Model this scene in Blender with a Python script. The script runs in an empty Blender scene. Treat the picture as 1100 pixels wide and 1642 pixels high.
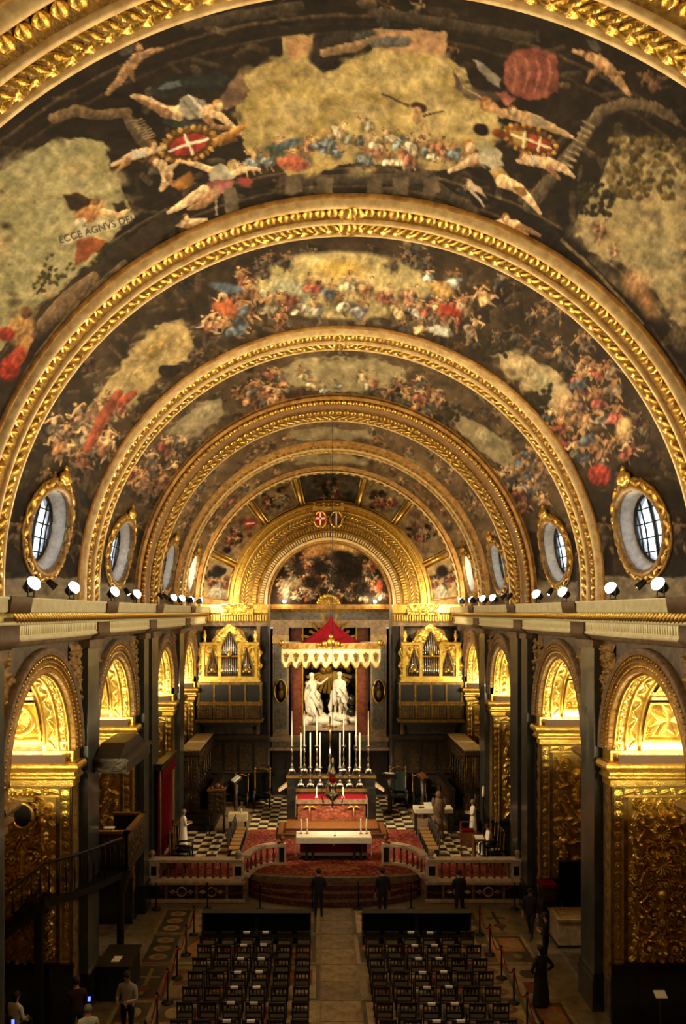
import bpy, bmesh, math, random
import numpy as np
from mathutils import Vector, Matrix

random.seed(7)
rng = np.random.default_rng(11)
PI = math.pi
SC = bpy.context.scene
COL = SC.collection

# ------------------------------------------------------------------ camera, world, exposure
F, VX, VY, H, CX = 1261.0, 511.0, 982.0, 11.0, -0.62     # focal (px), vanishing point (px), eye height, eye x
cam_d = bpy.data.cameras.new('camera')
cam = bpy.data.objects.new('camera', cam_d)
COL.objects.link(cam)
cam.location = (CX, 0, H)
cam.rotation_euler = (PI/2, 0, 0)
cam_d.sensor_fit = 'VERTICAL'
cam_d.sensor_height = 36.0
cam_d.lens = F/1642*36.0
cam_d.shift_x = (550-VX)/1642
cam_d.shift_y = (VY-821)/1642
cam_d.clip_start = 0.05
cam_d.clip_end = 300
SC.camera = cam
SC.view_settings.view_transform = 'Standard'
SC.view_settings.look = 'None'
SC.view_settings.gamma = 1
SC.view_settings.use_curve_mapping = False
SC.view_settings.exposure = 0.15

world = bpy.data.worlds.new('world')
SC.world = world
world.use_nodes = True
bg = world.node_tree.nodes['Background']
bg.inputs[0].default_value = (0.74, 0.86, 1.0, 1)
bg.inputs[1].default_value = 4.0

WARM = (1.0, 0.78, 0.46)
YELLOW = (1.0, 0.84, 0.46)

def at(px, py, D):
    return Vector(((px-VX)*D/F+CX, D, H-(py-VY)*D/F))

# ------------------------------------------------------------------ helpers: materials
def lin(c):
    if isinstance(c, str):
        c = c.lstrip('#'); c = [int(c[i:i+2], 16)/255 for i in (0, 2, 4)]
    return tuple((v/12.92 if v <= .04045 else ((v+.055)/1.055)**2.4) for v in c)

def mat(name, c, rough=.6, metal=0., c2=None, scale=4., bump=0., bscale=None, emit=None, es=0., coat=0., obj_random=0., detail=4.):
    m = bpy.data.materials.new(name); m.use_nodes = True
    nt = m.node_tree; b = nt.nodes['Principled BSDF']
    col = (*lin(c), 1)
    b.inputs['Base Color'].default_value = col
    b.inputs['Roughness'].default_value = rough
    b.inputs['Metallic'].default_value = metal
    if coat: b.inputs['Coat Weight'].default_value = coat
    tc = None
    if c2 is not None or bump:
        tc = nt.nodes.new('ShaderNodeTexCoord')
    if c2 is not None:
        n = nt.nodes.new('ShaderNodeTexNoise'); n.inputs['Scale'].default_value = scale
        n.inputs['Detail'].default_value = detail; n.inputs['Roughness'].default_value = .65
        nt.links.new(tc.outputs['Object'], n.inputs['Vector'])
        r = nt.nodes.new('ShaderNodeValToRGB')
        r.color_ramp.elements[0].position = .36; r.color_ramp.elements[1].position = .66
        r.color_ramp.elements[0].color = col; r.color_ramp.elements[1].color = (*lin(c2), 1)
        nt.links.new(n.outputs['Fac'], r.inputs['Fac'])
        out = r.outputs['Color']
        if obj_random:
            oi = nt.nodes.new('ShaderNodeObjectInfo')
            hs = nt.nodes.new('ShaderNodeHueSaturation')
            mr = nt.nodes.new('ShaderNodeMapRange')
            mr.inputs['To Min'].default_value = 1-obj_random; mr.inputs['To Max'].default_value = 1+obj_random
            nt.links.new(oi.outputs['Random'], mr.inputs['Value'])
            nt.links.new(mr.outputs['Result'], hs.inputs['Value'])
            nt.links.new(out, hs.inputs['Color']); out = hs.outputs['Color']
        nt.links.new(out, b.inputs['Base Color'])
    if bump:
        n2 = nt.nodes.new('ShaderNodeTexNoise'); n2.inputs['Scale'].default_value = bscale or scale*6
        n2.inputs['Detail'].default_value = 3
        nt.links.new(tc.outputs['Object'], n2.inputs['Vector'])
        bp = nt.nodes.new('ShaderNodeBump'); bp.inputs['Strength'].default_value = bump
        bp.inputs['Distance'].default_value = .03
        nt.links.new(n2.outputs['Fac'], bp.inputs['Height'])
        nt.links.new(bp.outputs['Normal'], b.inputs['Normal'])
    if emit is not None:
        b.inputs['Emission Color'].default_value = (*lin(emit), 1)
        b.inputs['Emission Strength'].default_value = es
    return m

def paint_mat(name, rough=.75, bump=.15):
    """colour from the painted 'fresco' attribute, with fine plaster grain"""
    m = bpy.data.materials.new(name); m.use_nodes = True
    nt = m.node_tree; b = nt.nodes['Principled BSDF']
    a = nt.nodes.new('ShaderNodeAttribute'); a.attribute_name = 'fresco'
    tc = nt.nodes.new('ShaderNodeTexCoord')
    n = nt.nodes.new('ShaderNodeTexNoise'); n.inputs['Scale'].default_value = 9; n.inputs['Detail'].default_value = 8
    n.inputs['Roughness'].default_value = .75
    nt.links.new(tc.outputs['Object'], n.inputs['Vector'])
    r = nt.nodes.new('ShaderNodeMapRange'); r.inputs['From Min'].default_value = .3; r.inputs['From Max'].default_value = .7
    r.inputs['To Min'].default_value = .84; r.inputs['To Max'].default_value = 1.14
    nt.links.new(n.outputs['Fac'], r.inputs['Value'])
    mx = nt.nodes.new('ShaderNodeVectorMath'); mx.operation = 'SCALE'
    nt.links.new(a.outputs['Color'], mx.inputs[0]); nt.links.new(r.outputs['Result'], mx.inputs['Scale'])
    nt.links.new(mx.outputs['Vector'], b.inputs['Base Color'])
    b.inputs['Roughness'].default_value = rough; b.inputs['Specular IOR Level'].default_value = .08
    bp = nt.nodes.new('ShaderNodeBump'); bp.inputs['Strength'].default_value = bump; bp.inputs['Distance'].default_value = .02
    nt.links.new(n.outputs['Fac'], bp.inputs['Height']); nt.links.new(bp.outputs['Normal'], b.inputs['Normal'])
    return m

M = {}
M['gold'] = mat('gold', '#e0bc60', .34, .85, '#bd9238', 5, .35, 22)
M['gold_relief'] = mat('gold_relief', '#e6c468', .32, .85, '#bf9842', 5, .22, 20)
M['gold_leaf'] = mat('gold_leaf', '#d2aa50', .3, .9, '#a87c30', 9, .3, 30)
M['gold_dull'] = mat('gold_dull', '#96722f', .45, .6, '#5e441c', 6, .3, 24)
M['gold_stone'] = mat('gold_stone', '#9c7434', .5, .45, '#5d4626', 6, .4, 26)
M['cream'] = mat('cream', '#d8bd86', .45, .1, '#b3915a', 5, .12, 16)
M['ochre'] = mat('ochre', '#b98a44', .5, .25, '#80561f', 4, .25, 18)
M['brown_band'] = mat('brown_band', '#8a6238', .55, .1, '#6b4826', 4, .15, 18)
M['break_shadow'] = mat('break_shadow', '#5e4428', .6, 0, '#453018', 4, .15, 18)  # cornice colour darkened to brown for the shadow at the piers
M['tan_stone'] = mat('tan_stone', '#84694a', .65, 0, '#564230', 5, .4, 22)
M['cornice_stone'] = mat('cornice_stone', '#e8e0bc', .5, 0, '#cfc496', 4, .12, 14)
M['cornice_gold'] = mat('cornice_gold', '#c4b468', .45, .3, '#8c7c3a', 6, .3, 20)
M['plaster'] = mat('plaster', '#c9c4bb', .8, 0, '#a7a4a2', 7, .15, 20)
M['wall'] = mat('wall', '#6a5a48', .6, 0, '#3c332a', 3, .2, 12)
M['grey_marble'] = mat('grey_marble', '#43463f', .3, 0, '#2b2d2a', 2.5, 0, coat=.2, detail=8)
M['dark_marble'] = mat('dark_marble', '#23211f', .25, 0, '#151413', 3, 0, coat=.2)
M['black'] = mat('black', '#0d0c0b', .6)
M['black_cloth'] = mat('black_cloth', '#0b0b0c', .95, 0, '#101011', 20, .2, 60)
M['dark_wood'] = mat('dark_wood', '#1c120b', .5, 0, '#0f0906', 8, .2, 30)
M['wood'] = mat('wood', '#7a4a22', .5, 0, '#56310f', 7, .2, 30)
M['carved_wood'] = mat('carved_wood', '#463218', .4, .2, '#1e1409', 9, .7, 18)
M['pale_wood'] = mat('pale_wood', '#b09a70', .6, 0, '#8a744c', 5, .1, 20)
M['iron'] = mat('iron', '#1a1714', .5, .4)
M['brass'] = mat('brass', '#a77a33', .3, .9)
M['silver'] = mat('silver', '#cfc4b2', .22, 1.0)
M['white_marble'] = mat('white_marble', '#efe6d6', .4, 0, '#d9cbb2', 3, .05, 10)
M['statue'] = mat('statue', '#f4ecdd', .4, 0, '#e6d8c0', 4, .05, 12)
M['rock'] = mat('rock', '#b9a98a', .7, 0, '#6b5a44', 4, .5, 8)
M['pink_marble'] = mat('pink_marble', '#8b4a36', .3, 0, '#5d2c20', 5, 0, coat=.2)
M['veined'] = mat('veined', '#8a8377', .3, 0, '#5e5a54', 6, 0, coat=.2)
M['cream_marble'] = mat('cream_marble', '#b8a083', .4, 0, '#8d7559', 6, .1, 20)
M['red_cloth'] = mat('red_cloth', '#640610', .9, 0, '#44040a', 12, .2, 50)
M['red_curtain'] = mat('red_curtain', '#86121f', .85, 0, '#5c0c17', 12, .2, 50)
M['white_cloth'] = mat('white_cloth', '#f2ead9', .85, 0, '#e6dac2', 10, .1, 40)
M['cream_cloth'] = mat('cream_cloth', '#e9dcb2', .8, 0, '#d4c18a', 10, .1, 40)
for _n in ('red_cloth', 'red_curtain', 'white_cloth', 'cream_cloth', 'black_cloth'): M[_n].node_tree.nodes['Principled BSDF'].inputs['Specular IOR Level'].default_value = .08
M['candle'] = mat('candle', '#f4ecd4', .5)
M['glass_red'] = mat('glass_red', '#a3121c', .2)
M['leather'] = mat('leather', '#1e150d', .5)
M['rail_marble'] = mat('rail_marble', '#dccbb4', .4, 0, '#bca68c', 6, .05, 20)
M['trough'] = mat('trough', '#4a3018', .7)
M['cane'] = mat('cane', '#b28a52', .6, 0, '#8a6638', 30)
M['paper'] = mat('paper', '#f5f1e6', .7)
M['green_cloth'] = mat('green_cloth', '#16241a', .8)
M['tile_light'] = mat('tile_light', '#d8c9a2', .3, 0, '#b9a77c', 3, 0, obj_random=.12)
M['tile_dark'] = mat('tile_dark', '#3c2f22', .3, 0, '#2a2019', 3, 0, obj_random=.2)
M['slab_border'] = mat('slab_border', '#8a7a58', .35, 0, '#5d4e36', 3, 0, obj_random=.3)
M['slab_field'] = mat('slab_field', '#4a4032', .35, 0, '#241d17', 2.2, 0, obj_random=.4, detail=8)
M['slab_light'] = mat('slab_light', '#a08c62', .35, 0, '#6b5636', 3.5, 0, obj_random=.3, detail=8)
M['slab_orange'] = mat('slab_orange', '#a0622c', .35, 0, '#6e4322', 5, 0, obj_random=.3)
M['slab_red'] = mat('slab_red', '#7a3322', .35, 0, '#4c2016', 5, 0, obj_random=.3)
M['aisle_stone'] = mat('aisle_stone', '#8a7350', .5, 0, '#4e3e29', 3, .1, 10, obj_random=.2, detail=8)
M['bulb'] = mat('bulb', '#ffffff', .5, 0, emit='#fff4dc', es=30)
M['fresco'] = paint_mat('fresco')
M['oil_painting'] = paint_mat('oil_painting', .4, .05)
M['skin'] = mat('skin', '#b98464', .55)
M['hair'] = mat('hair', '#1c1410', .7)
M['hair_grey'] = mat('hair_grey', '#7d766c', .7)

def cloth_mat(name, c): 
    if name not in M: M[name] = mat(name, c, .85)
    return M[name]

# carpet: woven medallion pattern
def carpet_mat(name, c1, c2, c3, s):
    m = bpy.data.materials.new(name); m.use_nodes = True; nt = m.node_tree; b = nt.nodes['Principled BSDF']
    tc = nt.nodes.new('ShaderNodeTexCoord')
    n = nt.nodes.new('ShaderNodeTexNoise'); n.inputs['Scale'].default_value = s; n.inputs['Detail'].default_value = 2.5
    n.inputs['Distortion'].default_value = 1.6
    nt.links.new(tc.outputs['Object'], n.inputs['Vector'])
    r = nt.nodes.new('ShaderNodeValToRGB'); r.color_ramp.interpolation = 'CONSTANT'
    e = r.color_ramp.elements
    e[0].position = 0; e[0].color = (*lin(c1), 1); e[1].position = .47; e[1].color = (*lin(c2), 1)
    x = e.new(.52); x.color = (*lin(c1), 1); x = e.new(.57); x.color = (*lin(c3), 1); x = e.new(.63); x.color = (*lin(c1), 1)
    nt.links.new(n.outputs['Fac'], r.inputs['Fac']); nt.links.new(r.outputs['Color'], b.inputs['Base Color'])
    b.inputs['Roughness'].default_value = .95
    return m
M['carpet'] = carpet_mat('carpet', '#741310', '#a8623a', '#480d0c', 2.6)
M['carpet_border'] = carpet_mat('carpet_border', '#9c5a30', '#861a16', '#d09850', 5)
M['step_carpet'] = carpet_mat('step_carpet', '#4a2418', '#30120e', '#6a4630', 5)

def glass_mat():
    m = bpy.data.materials.new('window_glass'); m.use_nodes = True; nt = m.node_tree
    b = nt.nodes['Principled BSDF']; out = nt.nodes['Material Output']
    t = nt.nodes.new('ShaderNodeBsdfTransparent'); t.inputs[0].default_value = (.9, .95, 1, 1)
    mx = nt.nodes.new('ShaderNodeMixShader'); mx.inputs[0].default_value = .12
    b.inputs['Roughness'].default_value = .1; b.inputs['Base Color'].default_value = (.8, .85, .9, 1)
    nt.links.new(t.outputs[0], mx.inputs[1]); nt.links.new(b.outputs[0], mx.inputs[2]); nt.links.new(mx.outputs[0], out.inputs[0])
    return m
M['glass'] = glass_mat()

# ------------------------------------------------------------------ helpers: objects and meshes
def link(name, me, parent=None, m=None, loc=None, rot=None, mtx=None):
    o = bpy.data.objects.new(name, me); COL.objects.link(o)
    if m is not None and me is not None and not me.materials:
        for q in (m if isinstance(m, (list, tuple)) else [m]):
            me.materials.append(M[q] if isinstance(q, str) else q)
    if parent is not None: o.parent = parent
    if loc is not None: o.location = loc
    if rot is not None: o.rotation_euler = rot
    if mtx is not None: o.matrix_local = mtx
    return o

def tag(o, label=None, cat=None, group=None, kind=None):
    if label: o['label'] = label
    if cat: o['category'] = cat
    if group: o['group'] = group
    if kind: o['kind'] = kind
    return o

def thing(name, label, cat, loc=(0, 0, 0), rz=0, group=None, kind=None):
    o = bpy.data.objects.new(name, None); COL.objects.link(o)
    o.empty_display_size = .2
    o.location = loc; o.rotation_euler = (0, 0, rz)
    return tag(o, label, cat, group, kind)

def structure(name, label=None, loc=(0, 0, 0)):
    o = bpy.data.objects.new(name, None); COL.objects.link(o); o.location = loc
    return tag(o, label, None, None, 'structure')

def children_of(o):
    return CH.get(o.name, [])

def copy_tree(o, parent=None):
    c = o.copy(); COL.objects.link(c)
    if parent is not None: c.parent = parent
    for ch in o.children: copy_tree(ch, c)
    return c

class MB:
    """collects shapes; build() makes ONE mesh object"""
    def __init__(s): s.v = []; s.f = []; s.mi = []; s.cur = 0; s.sm = []; s.smooth = False
    def add(s, vs, fs):
        n = len(s.v); s.v.extend([tuple(p) for p in vs])
        for f in fs: s.f.append([i+n for i in f]); s.mi.append(s.cur); s.sm.append(s.smooth)
        return s
    def box(s, x0, x1, y0, y1, z0, z1):
        vs = [(x, y, z) for z in (z0, z1) for y in (y0, y1) for x in (x0, x1)]
        return s.add(vs, [(0, 2, 3, 1), (4, 5, 7, 6), (0, 1, 5, 4), (2, 6, 7, 3), (0, 4, 6, 2), (1, 3, 7, 5)])
    def cbox(s, c, d):
        return s.box(c[0]-d[0]/2, c[0]+d[0]/2, c[1]-d[1]/2, c[1]+d[1]/2, c[2]-d[2]/2, c[2]+d[2]/2)
    def lathe(s, prof, n=12, c=(0, 0, 0), a0=0., a1=2*PI, sx=1., sy=1.):
        full = abs(a1-a0-2*PI) < 1e-6; k = n if full else n+1
        vs = []
        for r, z in prof:
            for i in range(k):
                a = a0+(a1-a0)*i/n
                vs.append((c[0]+r*math.cos(a)*sx, c[1]+r*math.sin(a)*sy, c[2]+z))
        fs = []
        for j in range(len(prof)-1):
            for i in range(n):
                i2 = (i+1) % k if full else i+1
                fs.append((j*k+i, j*k+i2, (j+1)*k+i2, (j+1)*k+i))
        if full:
            if prof[0][0] > 1e-5: fs.append(tuple(reversed(range(k))))
            if prof[-1][0] > 1e-5: fs.append(tuple(range((len(prof)-1)*k, len(prof)*k)))
        sm = s.smooth; s.smooth = True; s.add(vs, fs); s.smooth = sm
        return s
    def tube(s, pts, r, n=6, closed=False):
        pts = [Vector(p) for p in pts]; m_ = len(pts)
        rs = r if isinstance(r, (list, tuple)) else [r]*m_
        up = Vector((0, 0, 1)); vs = []
        for i, p in enumerate(pts):
            if closed: t = pts[(i+1) % m_]-pts[i-1]
            else: t = pts[min(i+1, m_-1)]-pts[max(i-1, 0)]
            t = t.normalized() if t.length > 1e-9 else Vector((0, 0, 1))
            u = up if abs(t.dot(up)) < .95 else Vector((1, 0, 0))
            a = t.cross(u).normalized(); b = a.cross(t)
            for k in range(n):
                g = 2*PI*k/n
                vs.append(p+(a*math.cos(g)+b*math.sin(g))*rs[i])
        fs = []
        for i in range(m_ if closed else m_-1):
            j = (i+1) % m_
            for k in range(n):
                fs.append((i*n+k, i*n+(k+1) % n, j*n+(k+1) % n, j*n+k))
        if not closed: fs += [tuple(reversed(range(n))), tuple(range((m_-1)*n, m_*n))]
        sm = s.smooth; s.smooth = True; s.add(vs, fs); s.smooth = sm
        return s
    def sphere(s, c, r, nu=8, nv=6):
        r = r if isinstance(r, (list, tuple)) else (r, r, r)
        vs = [(c[0], c[1], c[2]-r[2])]
        for j in range(1, nv):
            b = -PI/2+PI*j/nv
            for i in range(nu):
                a = 2*PI*i/nu
                vs.append((c[0]+r[0]*math.cos(a)*math.cos(b), c[1]+r[1]*math.sin(a)*math.cos(b), c[2]+r[2]*math.sin(b)))
        vs.append((c[0], c[1], c[2]+r[2])); L = len(vs)-1
        fs = [(0, 1+(i+1) % nu, 1+i) for i in range(nu)]
        for j in range(nv-2):
            for i in range(nu):
                a = 1+j*nu; fs.append((a+i, a+(i+1) % nu, a+nu+(i+1) % nu, a+nu+i))
        a = 1+(nv-2)*nu
        fs += [(a+i, a+(i+1) % nu, L) for i in range(nu)]
        sm = s.smooth; s.smooth = True; s.add(vs, fs); s.smooth = sm
        return s
    def prism(s, poly, y0, y1, axis='y'):
        """polygon (a,b) extruded: axis y -> (a,y,b), x -> (x,a,b), z -> (a,b,z)"""
        n = len(poly)
        def p(a, b, t): return (a, t, b) if axis == 'y' else ((t, a, b) if axis == 'x' else (a, b, t))
        vs = [p(a, b, y0) for a, b in poly]+[p(a, b, y1) for a, b in poly]
        fs = [tuple(range(n)), tuple(reversed(range(n, 2*n)))]
        fs += [(i, n+i, n+(i+1) % n, (i+1) % n) for i in range(n)]
        return s.add(vs, fs)
    def quad(s, a, b, c, d): return s.add([a, b, c, d], [(0, 1, 2, 3)])
    def mesh(s, name):
        me = bpy.data.meshes.new(name); me.from_pydata(s.v, [], s.f)
        if any(s.mi): me.polygons.foreach_set('material_index', s.mi)
        if any(s.sm): me.polygons.foreach_set('use_smooth', s.sm)
        bm = bmesh.new(); bm.from_mesh(me); bmesh.ops.recalc_face_normals(bm, faces=bm.faces); bm.to_mesh(me); bm.free()
        me.update(); return me
    def build(s, name, m, parent=None, **k): return link(name, s.mesh(name), parent, m, **k)

def grid_mesh(name, P, mask=None, smooth=True, colors=None):
    nu, nv = P.shape[:2]
    idx = np.arange(nu*nv).reshape(nu, nv)
    q = np.stack([idx[:-1, :-1], idx[1:, :-1], idx[1:, 1:], idx[:-1, 1:]], -1).reshape(-1, 4)
    if mask is not None: q = q[mask.reshape(-1)]
    me = bpy.data.meshes.new(name)
    me.vertices.add(nu*nv); me.vertices.foreach_set('co', P.reshape(-1).astype(np.float32))
    n = len(q)
    me.loops.add(n*4); me.loops.foreach_set('vertex_index', q.reshape(-1).astype(np.int32))
    me.polygons.add(n); me.polygons.foreach_set('loop_start', (np.arange(n)*4).astype(np.int32))
    me.update(calc_edges=True)
    if smooth: me.polygons.foreach_set('use_smooth', np.ones(n, dtype=bool))
    if colors is not None:
        a = me.attributes.new('fresco', 'FLOAT_COLOR', 'POINT')
        c = np.ones((nu*nv, 4), np.float32); c[:, :3] = colors.reshape(-1, 3)
        a.data.foreach_set('color', c.reshape(-1))
    me.validate()
    return me

# ------------------------------------------------------------------ helpers: noise, painting, relief
def vnoise(x, y, seed=0):
    xi = np.floor(x).astype(np.int64); yi = np.floor(y).astype(np.int64); xf = x-xi; yf = y-yi
    xf = xf*xf*(3-2*xf); yf = yf*yf*(3-2*yf)
    def h(a, b):
        n = (a*374761393+b*668265263+seed*1442695041) & 0xffffffff
        n = ((n ^ (n >> 13))*1274126177) & 0xffffffff
        return ((n ^ (n >> 16)) & 0xffff)/65535.0
    return (h(xi, yi)*(1-xf)+h(xi+1, yi)*xf)*(1-yf)+(h(xi, yi+1)*(1-xf)+h(xi+1, yi+1)*xf)*yf

def fbm(x, y, seed=0, o=4):
    t = 0; a = .5
    for i in range(o): t = t+a*vnoise(x*2**i, y*2**i, seed+i*17); a *= .5
    return t/(1-.5**o)

def rgb(c):
    if isinstance(c, str):
        c = c.lstrip('#'); return np.array([int(c[i:i+2], 16)/255 for i in (0, 2, 4)])
    return np.array(c)

class Canvas:
    """paints strokes into the vertices of a surface; positions given in the picture's own plane (X, Y)"""
    def __init__(s, X, Y, base, unit=1., seed=0):
        s.X = X.reshape(-1); s.Y = Y.reshape(-1); s.u = unit; s.seed = seed
        n1 = fbm(s.X/(unit*16), s.Y/(unit*16), seed+5)-.5; n2 = fbm(s.X/(unit*16), s.Y/(unit*16), seed+9)-.5
        s.wx = s.X+unit*4*n1; s.wy = s.Y+unit*4*n2; s.ex = s.X+unit*11*n1; s.ey = s.Y+unit*11*n2
        s.C = np.ones((len(s.X), 3))*rgb(base)
        s.tone = fbm(s.X/(unit*34), s.Y/(unit*22), seed+3, 5)
        s.fold = fbm(s.X/(unit*7), s.Y/(unit*7), seed+21, 3)
        s.streak = .5+.5*np.sin((s.X*.8+s.Y*.35)/(unit*1.5)+9*fbm(s.X/(unit*12), s.Y/(unit*12), seed+40, 2))
    def put(s, idx, a, c, mod=.5, form=0.):
        c = rgb(c)
        k = (1+mod*(s.fold[idx]-.5)*1.1+mod*.45*(s.streak[idx]-.5)+form)[:, None]
        s.C[idx] = s.C[idx]*(1-a[:, None])+np.clip(c*k, 0, 1)*a[:, None]
    def box(s, x0, x1, y0, y1):
        return np.nonzero((s.wx > x0) & (s.wx < x1) & (s.wy > y0) & (s.wy < y1))[0]
    def ell(s, cx, cy, rx, ry, c, ang=0., soft=.25, mod=.5, op=1.):
        R = max(rx, ry)*1.1; i = s.box(cx-R, cx+R, cy-R, cy+R)
        if not len(i): return
        dx = s.wx[i]-cx; dy = s.wy[i]-cy; ca, sa = math.cos(ang), math.sin(ang)
        d = np.hypot((dx*ca+dy*sa)/rx, (-dx*sa+dy*ca)/ry)
        s.put(i, np.clip((1-d)/soft, 0, 1)*op, c, mod, -.28*(.45*dx+.9*dy)/max(rx, ry)*min(1, mod*2))
    def limb(s, pts, rad, c, mod=.4, op=1.):
        for (a, b), (r0, r1) in zip(zip(pts[:-1], pts[1:]), zip(rad[:-1], rad[1:])):
            R = max(r0, r1)+1
            i = s.box(min(a[0], b[0])-R, max(a[0], b[0])+R, min(a[1], b[1])-R, max(a[1], b[1])+R)
            if not len(i): continue
            ax, ay = a; bx, by = b; L2 = (bx-ax)**2+(by-ay)**2+1e-9
            t = np.clip(((s.wx[i]-ax)*(bx-ax)+(s.wy[i]-ay)*(by-ay))/L2, 0, 1)
            ex = s.wx[i]-ax-t*(bx-ax); ey = s.wy[i]-ay-t*(by-ay); d = np.hypot(ex, ey); r = r0+(r1-r0)*t
            s.put(i, np.clip((r-d)/(s.u*1.2)+.3, 0, 1)*op, c, mod, -.35*(.45*ex+.9*ey)/(r+.5)*min(1, mod*2))
    def poly(s, pts, c, c2=None, mod=.35, op=1., soft=2.5):
        soft = soft*s.u
        xs = [p[0] for p in pts]; ys = [p[1] for p in pts]
        i = s.box(min(xs)-6*s.u, max(xs)+6*s.u, min(ys)-6*s.u, max(ys)+6*s.u)
        if not len(i): return
        x = s.ex[i]; y = s.ey[i]; ins = np.zeros(len(i), bool); n = len(pts)
        dmin = np.full(len(i), 1e9) if soft else None
        for k in range(n):
            x0, y0 = pts[k]; x1, y1 = pts[(k+1) % n]
            if y0 != y1:
                cond = ((y0 > y) != (y1 > y)) & (x < (x1-x0)*(y-y0)/(y1-y0)+x0); ins ^= cond
            if soft:
                L2 = (x1-x0)**2+(y1-y0)**2+1e-9; t = np.clip(((x-x0)*(x1-x0)+(y-y0)*(y1-y0))/L2, 0, 1)
                dmin = np.minimum(dmin, np.hypot(x-x0-t*(x1-x0), y-y0-t*(y1-y0)))
        a = ins.astype(float)*op
        if soft: a = a*np.clip(dmin/soft, 0, 1)
        cc = rgb(c)
        if c2 is not None:
            t = np.clip((s.tone[i]-.35)/.3, 0, 1)[:, None]; col = cc*(1-t)+rgb(c2)*t
        else: col = np.ones((len(i), 3))*cc
        k = (1+mod*(s.fold[i]-.5)*.7)[:, None]
        s.C[i] = s.C[i]*(1-a[:, None])+np.clip(col*k, 0, 1)*a[:, None]
    def figure(s, x, y, sc, ang, robe, skin='#b98a58', robe2=None, rnd=random, hair='#4a3018'):
        """a sprawling draped figure: robe masses, bare torso, head, arms, legs"""
        ca, sa = math.cos(ang), math.sin(ang)
        def L(a, b): return (x+sc*(a*ca-b*sa), y+sc*(a*sa+b*ca))
        j = lambda v: v+rnd.uniform(-.12, .12)
        mute = lambda c, k: tuple(np.clip((rgb(c)*.75+rgb(c).mean()*.25)*k, 0, 1))
        s.ell(*L(j(0), j(.35)), sc*.8, sc*.6, mute(robe, .3), ang+j(.3), .7, .6, .75)
        s.limb([L(.05, .3), L(j(.4), j(.6)), L(j(.6), j(.95))], [sc*.13, sc*.1, sc*.045], skin)
        s.limb([L(-.1, .3), L(j(.0), j(.75)), L(j(.1), j(1.1))], [sc*.13, sc*.1, sc*.045], mute(skin, .75))
        s.ell(*L(j(.1), j(.42)), sc*.5, sc*.34, mute(robe, 1.), ang+.5, .3, .9)
        s.ell(*L(j(-.28), j(.38)), sc*.36, sc*.26, mute(robe2 or robe, 1.2), ang-.4, .4, .9)
        s.ell(*L(j(.25), j(.1)), sc*.26, sc*.2, mute(robe, .7), ang-.4, .5, .9)
        s.ell(*L(0, -.08), sc*.2, sc*.28, skin, ang, .3)
        s.limb([L(-.14, -.25), L(j(-.42), j(-.12)), L(j(-.6), j(-.3))], [sc*.085, sc*.065, sc*.035], skin)
        s.limb([L(.14, -.25), L(j(.38), j(-.25)), L(j(.5), j(.0))], [sc*.085, sc*.065, sc*.035], skin)
        s.ell(*L(.02, -.52), sc*.13, sc*.16, hair, ang, .3)
        s.ell(*L(.05, -.49), sc*.1, sc*.13, skin, ang, .3)
    def crowd(s, boxes, n, sc, robes, skins, rnd):
        for _ in range(n):
            b = rnd.choice(boxes)
            s.figure(rnd.uniform(b[0], b[2]), rnd.uniform(b[1], b[3]), sc*rnd.uniform(.7, 1.25), rnd.uniform(-.9, .9),
                     rnd.choice(robes), rnd.choice(skins), None, rnd)
    def clutter(s, n, pal, size, op, rnd, figs=0, robes=None, fop=.6):
        """dim painted architecture and figures scattered over the whole surface"""
        N = len(s.X)
        for _ in range(n):
            i = rnd.randrange(N); x, y = s.X[i], s.Y[i]; a = rnd.choice((0, .25, -.25, 1.4, 1.7, .8, -.8))+rnd.uniform(-.15, .15); L = size*rnd.uniform(.5, 1.6)
            s.limb([(x, y), (x+L*math.cos(a), y+L*math.sin(a))], [size*rnd.uniform(.12, .3)]*2, rnd.choice(pal), .6, op*rnd.uniform(.5, 1))
        for _ in range(figs):
            i = rnd.randrange(N); keep = s.C.copy() if False else None
            k = rnd.uniform(.45, .75); r_ = tuple(rgb(rnd.choice(robes or ROBES))*k); sk = tuple(rgb(rnd.choice(SKINS))*k)
            s.figure(s.X[i], s.Y[i], size*rnd.uniform(.8, 1.4), rnd.uniform(-1.2, 1.2), r_, sk, None, rnd)
    def ragged(s, pts, pal, size, rnd):
        """cloud puffs breaking the outline of a sky opening"""
        n = len(pts)
        for k in range(n):
            (xa, ya), (xb, yb) = pts[k], pts[(k+1) % n]; m = max(1, int(math.hypot(xb-xa, yb-ya)/(size*.7)))
            for q in range(m):
                if rnd.random() < .45: continue
                t = (q+rnd.random())/m; z = size*rnd.uniform(.4, 1.1)
                s.ell(xa+(xb-xa)*t, ya+(yb-ya)*t, z, z*.6, rnd.choice(pal), rnd.uniform(-.7, .7), .7, .4, rnd.uniform(.5, .95))
    def clouds(s, pts, n, size, pal, rnd):
        xs = [p[0] for p in pts]; ys = [p[1] for p in pts]; n0 = len(pts)
        for _ in range(n):
            for _t in range(12):
                x = rnd.uniform(min(xs), max(xs)); y = rnd.uniform(min(ys), max(ys)); ins = False
                for k in range(n0):
                    (xa, ya), (xb, yb) = pts[k], pts[(k+1) % n0]
                    if (ya > y) != (yb > y) and x < (xb-xa)*(y-ya)/(yb-ya)+xa: ins = not ins
                if ins: break
            else: continue
            q = size*rnd.uniform(.5, 1.3); s.ell(x, y, q, q*rnd.uniform(.35, .6), rnd.choice(pal), rnd.uniform(-.6, .6), .9, .25, rnd.uniform(.3, .7))
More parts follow.
